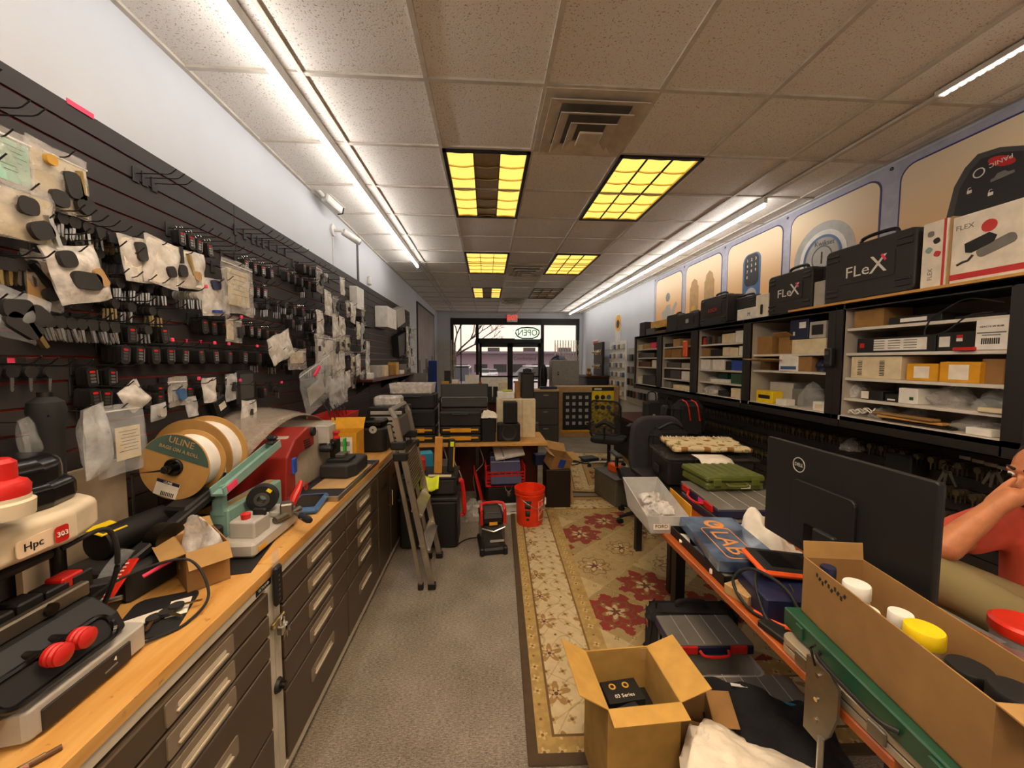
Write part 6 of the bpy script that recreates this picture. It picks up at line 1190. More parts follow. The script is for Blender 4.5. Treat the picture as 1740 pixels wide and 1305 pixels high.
o = MB().box((0, 0, .14), (.24, .24, .245)).build('inner_box', M['black'], None, (cx, cy, .02), .04, smooth=0); tag(o, 'dark filler box at the bottom of the big open carton', 'box')
tag(MB().cyl((0, 0, 0), (.05, .04, .02), .007, n=12).build('white_tube', M['white'], None, (.60, 1.30, .295)), 'small white tube lying in the big open carton', 'tube')
c2_ = carton('carton', 'brown carton sagging behind the paper towel', 'box', (.785, 1.33, .012), -.35, .12, .16, .33, 'card_dark', 'card', (('e', .08, .2),))
tag(MB().grid(crumple(.24, .1, .1, 31), 14, 8).build('paper_towel', M['paper'], None, (.715, 1.16, .3), .9, smooth=180), 'crumpled paper towel wad beside the big open carton', 'paper towel')
t = thing('waste_box', 'low carton hidden under the paper towels', 'box', (.77, 1.06, .012)); MB().box((0, 0, .14), (.22, .22, .28)).build('body', M['card_dark'], t, smooth=0)
def pt(u, v):
    x = -.17 + .40 * u; y = -.16 + .30 * v; return (x, y + .05 * u, .03 + .07 * math.sin(PI * v * .9 + .2) * (1 - .35 * u) + .008 * noise.noise((u * 14, v * 14, 1)) + .018 * noise.noise((u * 4, v * 4, 5)))
tag(MB().grid(pt, 40, 30).build('paper_towel', mat('towel_paper', '#e9dfcb', .95, bump=.5, bscale=60), None, (.83, 1.06, .292), -.75, smooth=180, solid=.002), 'large quilted white paper towel sheet in front of the jacket', 'paper towel')
t = thing('tool_bag', 'dark tool bag with a teal edge under the black jacket', 'bag', (1.06, 1.27, 0), -.3); MB().box((0, 0, .14), (.36, .3, .26), .04).build('body', M['navy'], t, smooth=0, bev=.015); pts = [(x, y, .275) for x, y in rrect(.34, .28, .05, 5)]; MB().tube(pts + [pts[0]], .006, 6).build('teal_edge', M['teal_blue'], t)
def jk(u, v):
    x = (u - .5) * .46; y = (v - .5) * .44; e_ = max(abs(u - .5), abs(v - .5)) * 2; return (x, y, .06 - .22 * max(0, e_ - .62) ** 1.2 + .045 * noise.noise((u * 4, v * 4, 8)) + .014 * noise.noise((u * 10, v * 7, 3)))
t = thing('jacket', 'black cloth jacket with a small white label heaped under the desk', 'jacket', (1.05, 1.24, .262), -.35); MB().grid(jk, 40, 36).build('cloth', M['jacket'], t, smooth=180, solid=.006); MB().box((-.09, .13, .085), (.06, .012, .003), 0, (0, 0, .1)).build('white_label', M['white'], t, smooth=0)
# ---------------------------------------------------------------- seated person
def limb(m, a, b, ra, rb, n=16, k=7):
    a, b = Vector(a), Vector(b); m.tube([a.lerp(b, i / k) for i in range(k + 1)], [ra + (rb - ra) * i / k for i in range(k + 1)], n); m.ball(a, ra, n); m.ball(b, rb, n); return m
def remesh(o, vox, it=6):
    q = o.modifiers.new('remesh', 'REMESH'); q.mode = 'VOXEL'; q.voxel_size = vox; q.use_smooth_shade = True
    s_ = o.modifiers.new('smooth', 'SMOOTH'); s_.iterations = it; s_.factor = .5; return o
pe = thing('person', 'seated person in a coral shirt and khaki trousers resting chin on hand', 'person', (0, 0, 0))
hip, kneeL, kneeR = Vector((2.24, 1.22, .585)), Vector((1.70, 1.30, .835)), Vector((1.84, 1.06, .54)); chest = Vector((2.21, 1.25, .93)); neck = Vector((2.15, 1.27, 1.10)); head = Vector((2.085, 1.265, 1.225)); elbow = Vector((1.725, 1.285, .955)); wrist = Vector((1.87, 1.256, 1.112)); sh = Vector((2.06, 1.40, 1.0)); sh2 = Vector((2.2, 1.07, 1.0)); elb2 = Vector((2.12, .98, .75)); wr2 = Vector((1.9, 1.05, .76)); ankL = Vector((1.95, .99, .69)); ankR = Vector((1.86, 1.0, .1))
fd = Vector((-.95, .12, -.2)).normalized()
b = MB(); limb(b, hip, chest, .13, .13); limb(b, chest, neck, .09, .055); limb(b, neck, head, .055, .06); b.ball(head + Vector((0, 0, .02)), .088, 20, (1, .9, 1.2)); b.ball(head + fd * .035 + Vector((0, 0, -.045)), .06, 16, (1, .9, .95))
sd_ = fd.cross(Vector((0, 0, 1))).normalized(); up_ = sd_.cross(fd)
fc = head + fd * .085
limb(b, fc + up_ * .012, fc + fd * .022 - up_ * .022, .009, .014, 10); limb(b, fc - up_ * .05 - sd_ * .016 - fd * .012, fc - up_ * .05 + sd_ * .016 - fd * .012, .008, .008, 8); limb(b, fc + up_ * .035 - sd_ * .04 - fd * .012, fc + up_ * .035 + sd_ * .04 - fd * .012, .012, .012, 8); b.ball(fc - up_ * .085 - fd * .03, .024)
for s_ in (-1, 1): b.ball(head + sd_ * .082 * s_ - fd * .005, .026, 12, (.5, 1, 1.3))
limb(b, sh, elbow, .055, .045); limb(b, elbow, wrist, .05, .032); limb(b, sh2, elb2, .055, .042); limb(b, elb2, wr2, .042, .03); limb(b, wr2, wr2 + Vector((-.09, .03, .01)), .032, .024)
palm = wrist + Vector((.045, -.02, .05)); limb(b, wrist, palm, .03, .034)
for k in range(4):
    o_ = palm + Vector((.008 * k - .01, .012 - .012 * k, .022 - .016 * k)); limb(b, palm, o_ + Vector((.04, -.03, .01)), .015, .0105, 10, 4); limb(b, o_ + Vector((.04, -.03, .01)), o_ + Vector((.055, -.025, -.018)), .0105, .0095, 10, 3); limb(b, o_ + Vector((.055, -.025, -.018)), o_ + Vector((.04, -.012, -.035)), .0095, .008, 10, 3)
limb(b, wrist + Vector((.01, .02, .02)), palm + Vector((.02, .035, .03)), .015, .012, 10, 4); limb(b, palm + Vector((.02, .035, .03)), palm + Vector((.045, .03, .055)), .012, .0095, 10, 4)
limb(b, hip, kneeL, .09, .065); limb(b, hip, kneeR, .09, .065); limb(b, kneeL, ankL, .06, .045); limb(b, kneeR, ankR, .06, .04); limb(b, ankR, ankR + Vector((-.12, .0, -.055)), .04, .035); limb(b, ankL, ankL + Vector((.0, -.12, -.02)), .04, .032)
remesh(b.build('body', mat('skin_tone', '#c07a50', .5, var=.12, scale=30, bump=.15, bscale=200), pe, smooth=180), .006, 4)
b = MB(); limb(b, hip + Vector((-.06, .02, .1)), chest + Vector((-.05, 0, 0)), .16, .15); limb(b, chest, (chest + neck) / 2 + Vector((0, 0, -.02)), .13, .10); limb(b, sh + Vector((.03, -.03, 0)), sh.lerp(elbow, .55), .085, .075); limb(b, sh2, sh2.lerp(elb2, .55), .085, .07); limb(b, sh + Vector((.03, -.03, 0)), sh2, .08, .08)
Msh_ = mat('coral_shirt', '#c9523c', .95, var=.15, scale=8, bump=.8, bscale=18); remesh(b.build('shirt', Msh_, pe, smooth=180), .012, 5)
b = MB(); limb(b, hip + Vector((.02, -.05, .0)), hip + Vector((0, .05, 0)), .14, .14); limb(b, hip, kneeL, .125, .095); limb(b, kneeL, kneeL.lerp(ankL, .93), .088, .07); limb(b, hip, kneeR, .115, .09); limb(b, kneeR, kneeR.lerp(ankR, .9), .08, .065)
remesh(b.build('trousers', mat('khaki_trousers', '#8a7c55', .95, var=.1, scale=6, bump=.6, bscale=20), pe, smooth=180), .012, 5)
for a, c_ in ((ankR + Vector((.02, 0, -.045)), ankR + Vector((-.14, 0, -.05))), (ankL + Vector((0, -.02, -.01)), ankL + Vector((.0, -.19, -.03)))): b = limb(MB(), a, c_, .052, .045); remesh(b.build('shoe', M['black'], pe, smooth=180), .012, 3)
b = MB(); b.ball(head - fd * .024 + Vector((0, 0, .045)), .092, 20, (1, .95, 1.1)); limb(b, head + up_ * .04 - fd * .05, head - fd * .06 - up_ * .03, .06, .045); o = remesh(b.build('hair', M['hair'], pe, smooth=180), .008, 3)
for s_ in (-1, 1): limb(MB(), fc + up_ * .018 + sd_ * .032 * s_ - fd * .012, fc + up_ * .018 + sd_ * .034 * s_ - fd * .0115, .012, .012, 10, 2).build('eye', M['white'], pe, smooth=180); limb(MB(), fc + up_ * .016 + sd_ * .032 * s_ - fd * .003, fc + up_ * .016 + sd_ * .033 * s_ - fd * .003, .006, .006, 8, 2).build('iris', M['black'], pe, smooth=180); limb(MB(), fc + up_ * .042 + sd_ * .018 * s_, fc + up_ * .044 + sd_ * .046 * s_ - fd * .012, .006, .004, 8, 3).build('eyebrow', M['hair'], pe, smooth=180)
def office_chair(label, x, y, rz, back='solid', arm=False, h=.48):
    t = thing('office_chair', label, 'chair', (x, y, 0), rz)
    for k in range(5):
        a = 2 * PI * k / 5 + .3; c_, s_ = math.cos(a), math.sin(a); MB().tube([(0, 0, .1), (.15 * c_, .15 * s_, .095), (.29 * c_, .29 * s_, .075)], [.03, .022, .016], 8).build('base_arm', M['black'] if back != 'mesh' else M['dull_steel'], t); w = MB().cyl((.29 * c_ - .02 * s_, .29 * s_ + .02 * c_, .031), (.29 * c_ + .02 * s_, .29 * s_ - .02 * c_, .031), .03, n=14); w.build('caster', M['black'], t)
    MB().cyl((0, 0, .09), (0, 0, h - .06), .026).build('gas_post', M['black'], t); MB().prism(rrect(.5, .48, .12, 5), h - .06, h + .02).build('seat', M['fabric'], t, smooth=0, bev=.03)
    if back == 'mesh':
        pts = [(x_, .24 + .05 * (z_ > 0), z_ + h + .34) for x_, z_ in rrect(.46, .5, .09, 5)]; MB().tube(pts + [pts[0]], .014, 8).build('back_frame', M['black'], t); MB().grid(lambda u, v: ((u - .5) * .44, .25 + .04 * v, h + .1 + .48 * v), 4, 4).build('back_mesh', M['mesh'], t); MB().tube(bez([(-.14, .24, h + .2), (0, .27, h + .27), (.14, .24, h + .2)], 5), .03, 8).build('lumbar_pad', M['black'], t)
    else: MB().prism(rrect(.5, .6, .16, 6), -.05, .03, Matrix.Translation((0, .25, h + .36)) @ Matrix.Rotation(PI / 2 - .12, 4, 'X')).build('backrest', mat('grey_fabric', '#35353a', .9), t, smooth=0, bev=.03)
    MB().tube([(0, .1, h - .05), (0, .27, h - .03), (0, .28, h + .2)], .02, 8).build('back_bracket', M['black'], t)
    if arm:
        for s_ in (-1, 1): MB().tube(bez([(s_ * .25, .0, h - .03), (s_ * .3, .02, h + .1), (s_ * .3, .02, h + .2)], 4), .018, 8).build('arm_post', M['black'], t); MB().box((s_ * .3, -.02, h + .21), (.07, .26, .03), .012).build('armrest', M['black'], t, smooth=0)
    return t
office_chair('black office chair under the seated person', 2.25, 1.22, -PI / 2, h=.40)
# ---------------------------------------------------------------- middle of the shop: chairs, rugs, floor things
office_chair('grey-backed office chair with a backpack hung on it', 1.62, 3.75, PI * .98, 'solid', True)
office_chair('black mesh-backed office chair on chrome feet farther away', 1.85, 5.62, PI * .82, 'mesh', True)
t = thing('backpack', 'black backpack hanging behind the grey-backed office chair', 'backpack', (1.66, 3.34, .62), .05); MB().box((0, 0, .2), (.34, .13, .44), .05).build('body', M['fabric'], t, smooth=0, bev=.02); MB().box((0, -.08, .14), (.26, .05, .24), .03).build('front_pocket', M['black_soft'], t, smooth=0, bev=.01)
for s_ in (-1, 1): MB().tube(bez([(s_ * .1, .06, .4), (s_ * .13, .1, .3), (s_ * .12, .08, .1)], 5), .016, 6).build('strap', M['black'], t); MB().box((s_ * .08, -.108, .2), (.025, .01, .025)).build('buckle', M['gunmetal'], t, smooth=0)
MB().tube(bez([(-.12, -.03, .42), (0, -.04, .47), (.12, -.03, .42)], 5), .012, 6).build('handle', M['black'], t)
t = thing('backpack', 'black backpack with red piping on the chair beyond the tote', 'backpack', (2.3, 4.2, .78), -.2); MB().box((0, 0, .2), (.34, .2, .42), .07).build('body', M['fabric'], t, smooth=0, bev=.02)
for x in (-.05, .05): MB().tube(bez([(x, .05, .42), (x + .02, -.09, .38), (x + .05, -.108, .2)], 6), .008, 6).build('red_piping', M['bright_red'], t)
t = thing('side_table', 'black side table under the red-piped backpack', 'table', (2.3, 4.42, 0)); MB().box((0, 0, .76), (.74, .96, .03)).build('table_top', M['black'], t, smooth=0)
for x in (-.3, .3):
    for y in (-.42, .42): MB().box((x, y, .372), (.04, .04, .744)).build('leg', M['black'], t, smooth=0)
for k, (x, y, h, r, lab) in enumerate(((2.05, 4.6, .38, .1, 'upright black hard tool pouch beside the red-piped backpack'), (2.25, 4.72, .30, .5, 'tilted black hard tool pouch behind the red-piped backpack'))):
    t = thing('tool_pouch', lab, 'pouch', (x, y, .776), r, e=(0, .35 * k, r)); MB().box((0, 0, h / 2), (.2, .12, h), .03).build('body', M['charcoal'], t, smooth=0, bev=.01); MB().tube(bez([(-.06, 0, h), (-.05, 0, h + .1), (.04, 0, h + .1), (.06, 0, h)], 5), .008, 6).build('handle', M['black'], t); MB().box((0, -.062, h * .5), (.03, .004, .05)).build('emblem', M['light_grey'], t, smooth=0)
t = thing('long_counter', 'dark counter along the right wall under the far cabinets', 'counter', (2.3, 5.6, 0)); MB().box((.27, .3, .675), (.6, 1.9, .05)).build('counter_top', M['mahogany'], t, smooth=0); MB().box((.3, .3, .325), (.52, 1.86, .65)).build('body', M['black'], t, smooth=0)
for k in range(9):
    tag(MB().box((0, 0, .03), (.1, .16, .06), .008).build('black_gadget', M['black' if k % 3 else 'grey'], None, (2.34 + .14 * (k % 3), 5.1 + .22 * (k // 3) + .03 * (k % 2), .7005), .4 * k, smooth=0), ['first', 'second', 'third', 'fourth', 'fifth', 'sixth', 'seventh', 'eighth', 'ninth'][k] + ' gadget of the heap on the dark counter behind the mesh chair', 'gadget')
t = thing('storage_crate', 'olive grey crate on the rug beside the grey-backed chair', 'crate', (1.55, 4.36, .012), .2); MB().box((0, 0, .15), (.36, .5, .3), .01).build('body', mat('crate_olive', '#5d584a', .6), t, smooth=0); MB().box((0, 0, .306), (.38, .52, .016), .004).build('rim', M['dark_grey'], t, smooth=0); MB().box((.0, .08, .35), (.1, .16, .09), .01).build('orange_pack', M['orange'], t, smooth=0)
cable('black cables heaped on the carpet by the mesh chair', [(1.2, 5.9, .01), (1.35, 5.8, .012), (1.5, 5.95, .012), (1.4, 6.05, .014), (1.55, 5.85, .014), (1.7, 6.0, .012)], .012); cable('second black cable loop on the carpet by the mesh chair', [(1.3, 6.1, .01), (1.5, 6.15, .03), (1.65, 6.0, .03), (1.5, 5.9, .03), (1.35, 6.0, .012)], .01)
tag(MB().box((0, 0, .03), (.3, .22, .06), .015).build('power_supply', M['black'], None, (1.66, 6.1, .001), .3, smooth=0), 'black power brick on the carpet behind the mesh chair', 'power supply')
# rugs
def rug_mat(name, W_, L_, s0):
    m, t, b = new_mat(name); b.inputs['Roughness'].default_value = .98
    x, y, z = xyz(t); nz = noise_e(t, 26, 3); wob = (noise_e(t, 9, 2) - .5) * .05
    d = (x + W_ / 2).min(W_ / 2 - x).min((y + L_ / 2).min(L_ / 2 - y))
    # field: diamonds, each with its colour and a rosette
    sx_, sy_ = .62, .56
    a = x / sx_ + y / sy_ + wob + .31; c = x / sx_ - y / sy_ + wob + .17; ia, ic = a.floor(), c.floor(); fa, fc_ = a.fract() - .5, c.fract() - .5
    px_, py_ = (fa + fc_) * sx_ / 2, (fa - fc_) * sy_ / 2; r = (px_ * px_ + py_ * py_).sqrt(); th = py_.atan2(px_); q = rnd_e(t, ia, ic)
    k = cmix(t, (q > .45), '#a48c5c', '#b39868'); k = cmix(t, (q > .6), k, '#c2ab7c'); k = cmix(t, (q < .42) * (r < (.18 + .03 * (th * 8).sin() + (nz - .5) * .12)), k, '#8a2c24')
    pet = .075 + .03 * (th * 6).sin(); k = cmix(t, (r < pet + (nz - .5) * .05), k, '#8d6a38'); k = cmix(t, (r < pet * .72), k, '#cbb58c'); k = cmix(t, (r < .03 + .012 * (th * 5).sin()), k, '#6a3a24')
    ring = ((r - .12 - .012 * (th * 10).sin()).abs() < .006); k = cmix(t, ring * .7, k, '#6d5a34')
    e_ = (fa.abs().max(fc_.abs()) > .485); k = cmix(t, e_ * .25, k, '#d3bd8e')
    def motifs(k, sc, off, base, c1, c2, rr):
        u = x / sc + off; v = y / sc + off; fu, fv = u.fract() - .5, v.fract() - .5; h = rnd_e(t, u.floor(), v.floor()); r2 = ((fu * fu + fv * fv).sqrt()) * sc; t2 = fv.atan2(fu)
        kk = cmix(t, (r2 < rr + rr * .45 * (t2 * (5 if sc > .2 else 4)).sin() + (nz - .5) * rr) * (h > .15), k, c1); return cmix(t, (r2 < rr * .45), kk, c2)
    vine = ((y * 21 + (x * 17).sin() * 2).sin().abs() < .13) + ((x * 21 + (y * 17).sin() * 2).sin().abs() < .13)
    k = motifs(k, .105, .45, None, '#8d7646', '#c9b48a', .012); bd = cmix(t, (vine * .45).min(1), '#cfba90', '#9c8a60'); bd = motifs(bd, .09, .3, None, '#b59a64', '#7a5a38', .018); bd = motifs(bd, .26, .1, None, '#a07c4a', '#5d3426', .05); bd = motifs(bd, .26, .1, None, '#c2a878', '#5d3426', .024)
    gd = motifs(cmix(t, (nz > .5) * .3, '#b39455', '#96784a'), .075, .2, None, '#cdb07a', '#7d5a30', .016)
    b1, b2, b3, b4 = s0
    k = cmix(t, (d < b4), k, gd); k = cmix(t, (d < b3), k, bd); k = cmix(t, (d < b3) * (d > b3 - .012), k, '#7a5c34'); k = cmix(t, (d < b2), k, gd); k = cmix(t, (d < b2) * (d > b2 - .012), k, '#6d5030'); k = cmix(t, (d < b1), k, '#4a3a2a')
    f = (nz - .5) * .5; k = cmix(t, (f + .12).max(0).min(.35), k, '#6a5636'); t.links.new(k, b.inputs['Base Color'])
    bp = t.nodes.new('ShaderNodeBump'); bp.inputs['Strength'].default_value = .3; bp.inputs['Distance'].default_value = .003; t.links.new(noise_e(t, 400, 1).k, bp.inputs['Height']); t.links.new(bp.outputs[0], b.inputs['Normal']); return m
def rug(label, x0, y0, W_, L_, rz, s0):
    c_, s_ = math.cos(rz), math.sin(rz); cx_, cy_ = x0 + W_ / 2 * c_ - L_ / 2 * s_, y0 + W_ / 2 * s_ + L_ / 2 * c_
    o = MB().box((0, 0, .006), (W_, L_, .011), .004).build('area_rug', rug_mat('rug_pattern', W_, L_, s0), None, (cx_, cy_, .0), rz, smooth=0); return tag(o, label, 'rug')
rug('large patterned area rug with a cream floral border under the desk', .16, 1.44, 2.2, 3.05, -.033, (.045, .125, .40, .50))
rug('second patterned area rug farther along the aisle', 1.0, 4.62, 1.1, 2.1, -.16, (.03, .1, .3, .36))
# ladder folded and leaning
t = thing('step_ladder', 'folded aluminium step ladder leaning by the end of the workbench', 'ladder', (0, 0, 0)); Lx = lambda z: -.401 - .196 * z
for y in (2.69, 3.13):
    o = MB(); o.add([(Lx(z) + dx, y + dy, z) for z in (.05, 1.26) for dx, dy in ((-.02, -.014), (.02, -.014), (.02, .014), (-.02, .014))], [(0, 1, 2, 3), (7, 6, 5, 4), (0, 4, 5, 1), (1, 5, 6, 2), (2, 6, 7, 3), (3, 7, 4, 0)]); o.build('front_rail', M['alu'], t, smooth=0)
    o = MB(); o.add([(Lx(z) - .075 + .02 * z + dx, y + dy, z) for z in (.05, 1.2) for dx, dy in ((-.013, -.012), (.013, -.012), (.013, .012), (-.013, .012))], [(0, 1, 2, 3), (7, 6, 5, 4), (0, 4, 5, 1), (1, 5, 6, 2), (2, 6, 7, 3), (3, 7, 4, 0)]); o.build('rear_rail', M['alu'], t, smooth=0)
    MB().box((Lx(.03), y, .026), (.056, .04, .05), .006).build('rubber_foot', M['black'], t, smooth=0); MB().box((Lx(.03) - .08, y, .026), (.04, .036, .05), .006).build('rubber_foot', M['black'], t, smooth=0)
    for z in (1.06, .98): MB().box((Lx(z) - .02, y, z), (.1, .05, .06), .008).build('hinge_joint', M['black'], t, smooth=0)
    for z in (.25, .33, .55, .6, .8): MB().cyl((Lx(z), y - .0145, z), (Lx(z), y - .0175, z), .006, n=10).build('rivet', M['chrome'], t)
for z in (.3, .56): MB().box((Lx(z) + .0, 2.91, z), (.09, .42, .02), .003, (0, .6, 0)).build('step', M['alu'], t, smooth=0)
o = MB().box((Lx(.86) - .005, 2.91, .86), (.03, .40, .3), .004, (0, -.19, 0)); o.build('platform', M['gunmetal'], t, smooth=0); m = MB(); [m.box((Lx(.74 + .02 * k) + .013, 2.91, .74 + .02 * k), (.006, .38, .007)) for k in range(13)]; m.build('platform_tread', M['alu'], t, smooth=0)
MB().tube([(Lx(1.25), 2.69, 1.25), (Lx(1.3) - .02, 2.7, 1.31), (Lx(1.3) - .02, 3.12, 1.31), (Lx(1.25), 3.13, 1.25)], .02, 8).build('top_rail', M['grey'], t); MB().box((Lx(1.15) - .02, 2.91, 1.17), (.04, .3, .14), .006, (0, -.19, 0)).build('warning_plate', M['dark_grey'], t, smooth=0)
# things on the carpet
def brk(x, y): return (x, y, .001)
t = thing('tool_chest', 'black wheeled tool chest behind the step ladder', 'tool box', (-.52, 3.45, 0)); MB().box((0, 0, .22), (.5, .36, .42), .02).build('body', M['black'], t, smooth=0); MB().box((0, 0, .448), (.52, .38, .03), .008).build('lid', M['charcoal'], t, smooth=0); MB().box((.252, -.0, .1), (.006, .3, .16)).build('side_panel', M['charcoal'], t, smooth=0)
t = thing('tool_chest', 'black upper tool box with a lid stacked on the wheeled chest', 'tool box', (-.52, 3.47, .4645)); MB().box((0, 0, .08), (.48, .34, .15), .02).build('body', M['charcoal'], t, smooth=0); MB().box((0, 0, .165), (.5, .36, .02), .006).build('lid', M['black'], t, smooth=0)
for x in (-.24, .24): MB().box((x, 0, .09), (.03, .16, .05), .008).build('handle', M['black'], t, smooth=0)
MB().tube(bez([(.26, -.1, .12), (.29, -.1, .1), (.31, -.1, -.16), (.28, -.1, -.2)], 6), .02, 8).build('red_strap', M['red'], t)
zt_ = .6405
tag(MB().box((0, 0, .165), (.07, .05, .33), .003).build('wood_block', M['oak'], None, (-.45, 3.42, zt_), .1, e=(0, .04, .1), smooth=0), 'upright orange wooden plank standing on the stacked tool box', 'plank')
t = thing('spirit_level', 'black block level with a yellow-green vial beside the wooden plank', 'level', (-.34, 3.46, zt_), e=(0, .05, .2)); MB().box((0, 0, .15), (.06, .05, .3), .006).build('body', M['black'], t, smooth=0); MB().cyl((.0, -.03, .24), (.0, -.03, .28), .018, n=14).build('vial', M['lime'], t); MB().box((.02, -.03, .14), (.012, .01, .18)).build('brass_edge', M['gold'], t, smooth=0)
tag(MB().box((0, 0, .006), (.2, .035, .012)).build('pale_stick', M['cream'], None, (-.42, 3.31, zt_), -.05, smooth=0), 'pale wooden stick lying on the stacked tool box', 'stick')
t = tag(MB().grid(lambda u, v: ((u - .5) * .16, -.02 - .06 * v, -.1 * v + .012 * math.sin(8 * u)), 8, 6).build('yellow_cloth', M['lime'], None, (-.5, 3.29, zt_ + .012), smooth=180, solid=.004), 'bright yellow cloth hanging over the stacked tool box', 'cloth')
tag(MB().box((0, 0, .06), (.16, .14, .12), .01).build('red_case', M['red'], None, (-.66, 3.52, zt_), .2, smooth=0), 'small red case behind the ladder on the stacked tool box', 'case')
tag(MB().box((0, 0, .1), (.14, .12, .2), .01).build('blue_case', M['teal_blue'], None, (-.62, 3.78, .55), .3, smooth=0), 'teal blue box behind the ladder near the desk', 'box'); tag(MB().box((0, 0, .275), (.3, .24, .55), .01).build('black_box', M['black'], None, (-.62, 3.8, 0), 0, smooth=0), 'tall black box under the teal blue box', 'box')
t = thing('jobsite_vacuum', 'black jobsite vacuum with a red top handle on the carpet', 'vacuum', (.03, 3.3, 0), .12)
MB().box((0, 0, .13), (.2, .3, .22), .02).build('clear_tank', M['smoke'], t, smooth=0); MB().box((0, .0, .13), (.15, .24, .17), .02).build('filter', M['charcoal'], t, smooth=0); MB().box((0, 0, .03), (.23, .33, .06), .015).build('base', M['black'], t, smooth=0); MB().box((0, .01, .29), (.21, .28, .1), .03).build('motor_head', M['black'], t, smooth=0); MB().box((0, -.02, .344), (.14, .16, .01), .004).build('top_cover', M['dark_grey'], t, smooth=0)
MB().tube(bez([(-.1, -.13, .26), (-.1, -.12, .38), (-.08, -.04, .41), (.08, -.04, .41), (.1, -.12, .38), (.1, -.13, .26)], 5), .014, 8).build('red_handle', M['red'], t); MB().tube([(-.1, -.155, .24), (0, -.165, .21), (.1, -.155, .24)], .008, 6).build('wire_bail', M['chrome'], t); decal(t, '-y', (0, -.145, .27), .07, .028, M['amber'], 'yellow_label'); decal(t, '-y', (.03, -.1515, .12), .12, .02, M['light_grey'], 'white_label')
for x in (-.1, .1): MB().box((x, -.15, .035), (.04, .06, .07), .01).build('foot', M['black'], t, smooth=0)
cable('black cord of the jobsite vacuum trailing over the carpet', [(-.07, 3.36, .06), (-.2, 3.42, .012), (-.3, 3.3, .01)], .006)
p = PZ(905, 900, 0); t = thing('bucket', 'orange plastic bucket standing on the rug corner', 'bucket', (.425, 3.76, .0115), .3)
MB().lathe([(.125, 0), (.13, .01), (.142, .3), (.152, .302), (.152, .315), (.144, .317), (.147, .335), (.155, .336), (.155, .365), (.148, .366), (.140, .30), (.122, .012), (0, .01)], 40).build('tub', M['bucket'] if 'bucket' in M else mat('bucket_orange', '#f03a14', .4), t)
MB().tube(bez([(-.15, 0, .32), (-.1, -.1, .26), (.02, -.155, .19), (.12, -.1, .22), (.152, 0, .32)], 7), .003, 6).build('wire_bail', M['steel'], t); MB().cyl((.12, -.112, .21), (.15, -.05, .25), .01, n=10).build('grip', M['white'], t)
for z, h, w in ((.255, .03, .07), (.21, .045, .06), (.14, .06, .05), (.08, .025, .03)):
    MB().grid(lambda u, v, z=z, h=h, w=w: ((.137 + .05 * (z - .15)) * math.sin(-.55 + (u - .5) * w / .14), -(.137 + .05 * (z - .15)) * math.cos(-.55 + (u - .5) * w / .14), z + (v - .5) * h), 6, 1).build('black_print', M['charcoal'], t, solid=.001)
MB().grid(lambda u, v: (.1395 * math.sin(.25 + u * .62), -.1395 * math.cos(.25 + u * .62), .06 + .2 * v), 8, 1).build('white_panel', M['paper'], t, solid=.001); MB().grid(lambda u, v: (.1405 * math.sin(.28 + u * .57), -.1405 * math.cos(.28 + u * .57), .07 + .18 * v), 8, 1).build('orange_panel', bpy.data.materials['bucket_orange'], t, solid=.001)
text('THE', t, '-y', (0, 0, 0), .045, M['paper'], M=Matrix.Rotation(.5, 4, 'Z') @ FM('-y', (0, -.1425, .2), .6)); text('HOME', t, '-y', (0, 0, 0), .05, M['paper'], M=Matrix.Rotation(.5, 4, 'Z') @ FM('-y', (0, -.1425, .14), .6), wide=.7)
t = thing('low_bin', 'black plastic bin under the red crate', 'bin', (.19, 4.28, 0), .05); MB().box((0, 0, .13), (.42, .3, .26), .02).build('tub', M['black'], t, smooth=0)
t = thing('red_crate', 'red lattice crate holding navy binders', 'crate', (.19, 4.27, .262), .05); b = MB().box((0, 0, .006), (.44, .3, .012))
for s_ in (-1, 1):
    for k in range(5): b.box((s_ * .215, 0, .02 + .05 * k), (.012, .3, .018)); b.box((0, s_ * .145, .02 + .035 * k), (.44, .012, .014))
    for k in range(7): b.box((s_ * .215, -.135 + .045 * k, .11), (.01, .012, .22)); b.box((-.21 + .07 * k, s_ * .145, .085), (.012, .01, .17))
b.build('lattice_body', M['red'], t, smooth=0)
t = thing('red_crate', 'red crate lid tilted beside the binders', 'crate lid', (-.06, 4.26, .02), e=(0, 1.35, .05)); MB().box((-.21, 0, .0), (.42, .3, .012)).box((-.21, .0, .012), (.36, .02, .012)).box((-.21, .1, .012), (.36, .02, .012)).box((-.21, -.1, .012), (.36, .02, .012)).build('panel', M['red'], t, smooth=0)
for k, (y, z, w) in enumerate(((4.17, .395, .34), (4.28, .425, .34), (4.39, .455, .34))):
    t = thing('binder', ['navy binder in front, lowest in the red crate', 'navy binder in the middle of the red crate', 'navy binder at the back, highest in the red crate'][k], 'binder', (.2, y, z), e=(.9, 0, .05)); MB().box((0, 0, 0), (w, .26, .055), .004).build('cover', M['lilac_navy'] if 'lilac_navy' in M else mat('binder_navy', '#2c3158', .5), t, smooth=0); MB().box((.004, .004, 0), (w - .01, .26, .045)).build('pages', M['white'], t, smooth=0)
t = thing('white_binder', 'white spiral pad tilted on top of the navy binders', 'binder', (.24, 4.36, .61), e=(.5, -.15, .1)); MB().box((0, 0, 0), (.34, .24, .025), .003).build('pad', M['white'], t, smooth=0)
t = thing('nippers', 'open steel nippers hooked on the black bin under the red crate', 'pliers', (.23, 4.12, .2)); 
for s_ in (-1, 1): MB().tube([(s_ * .045, -.01, .09), (s_ * .03, -.012, .03), (0, -.012, 0)], .007, 6).build('handle', M['grey'], t)
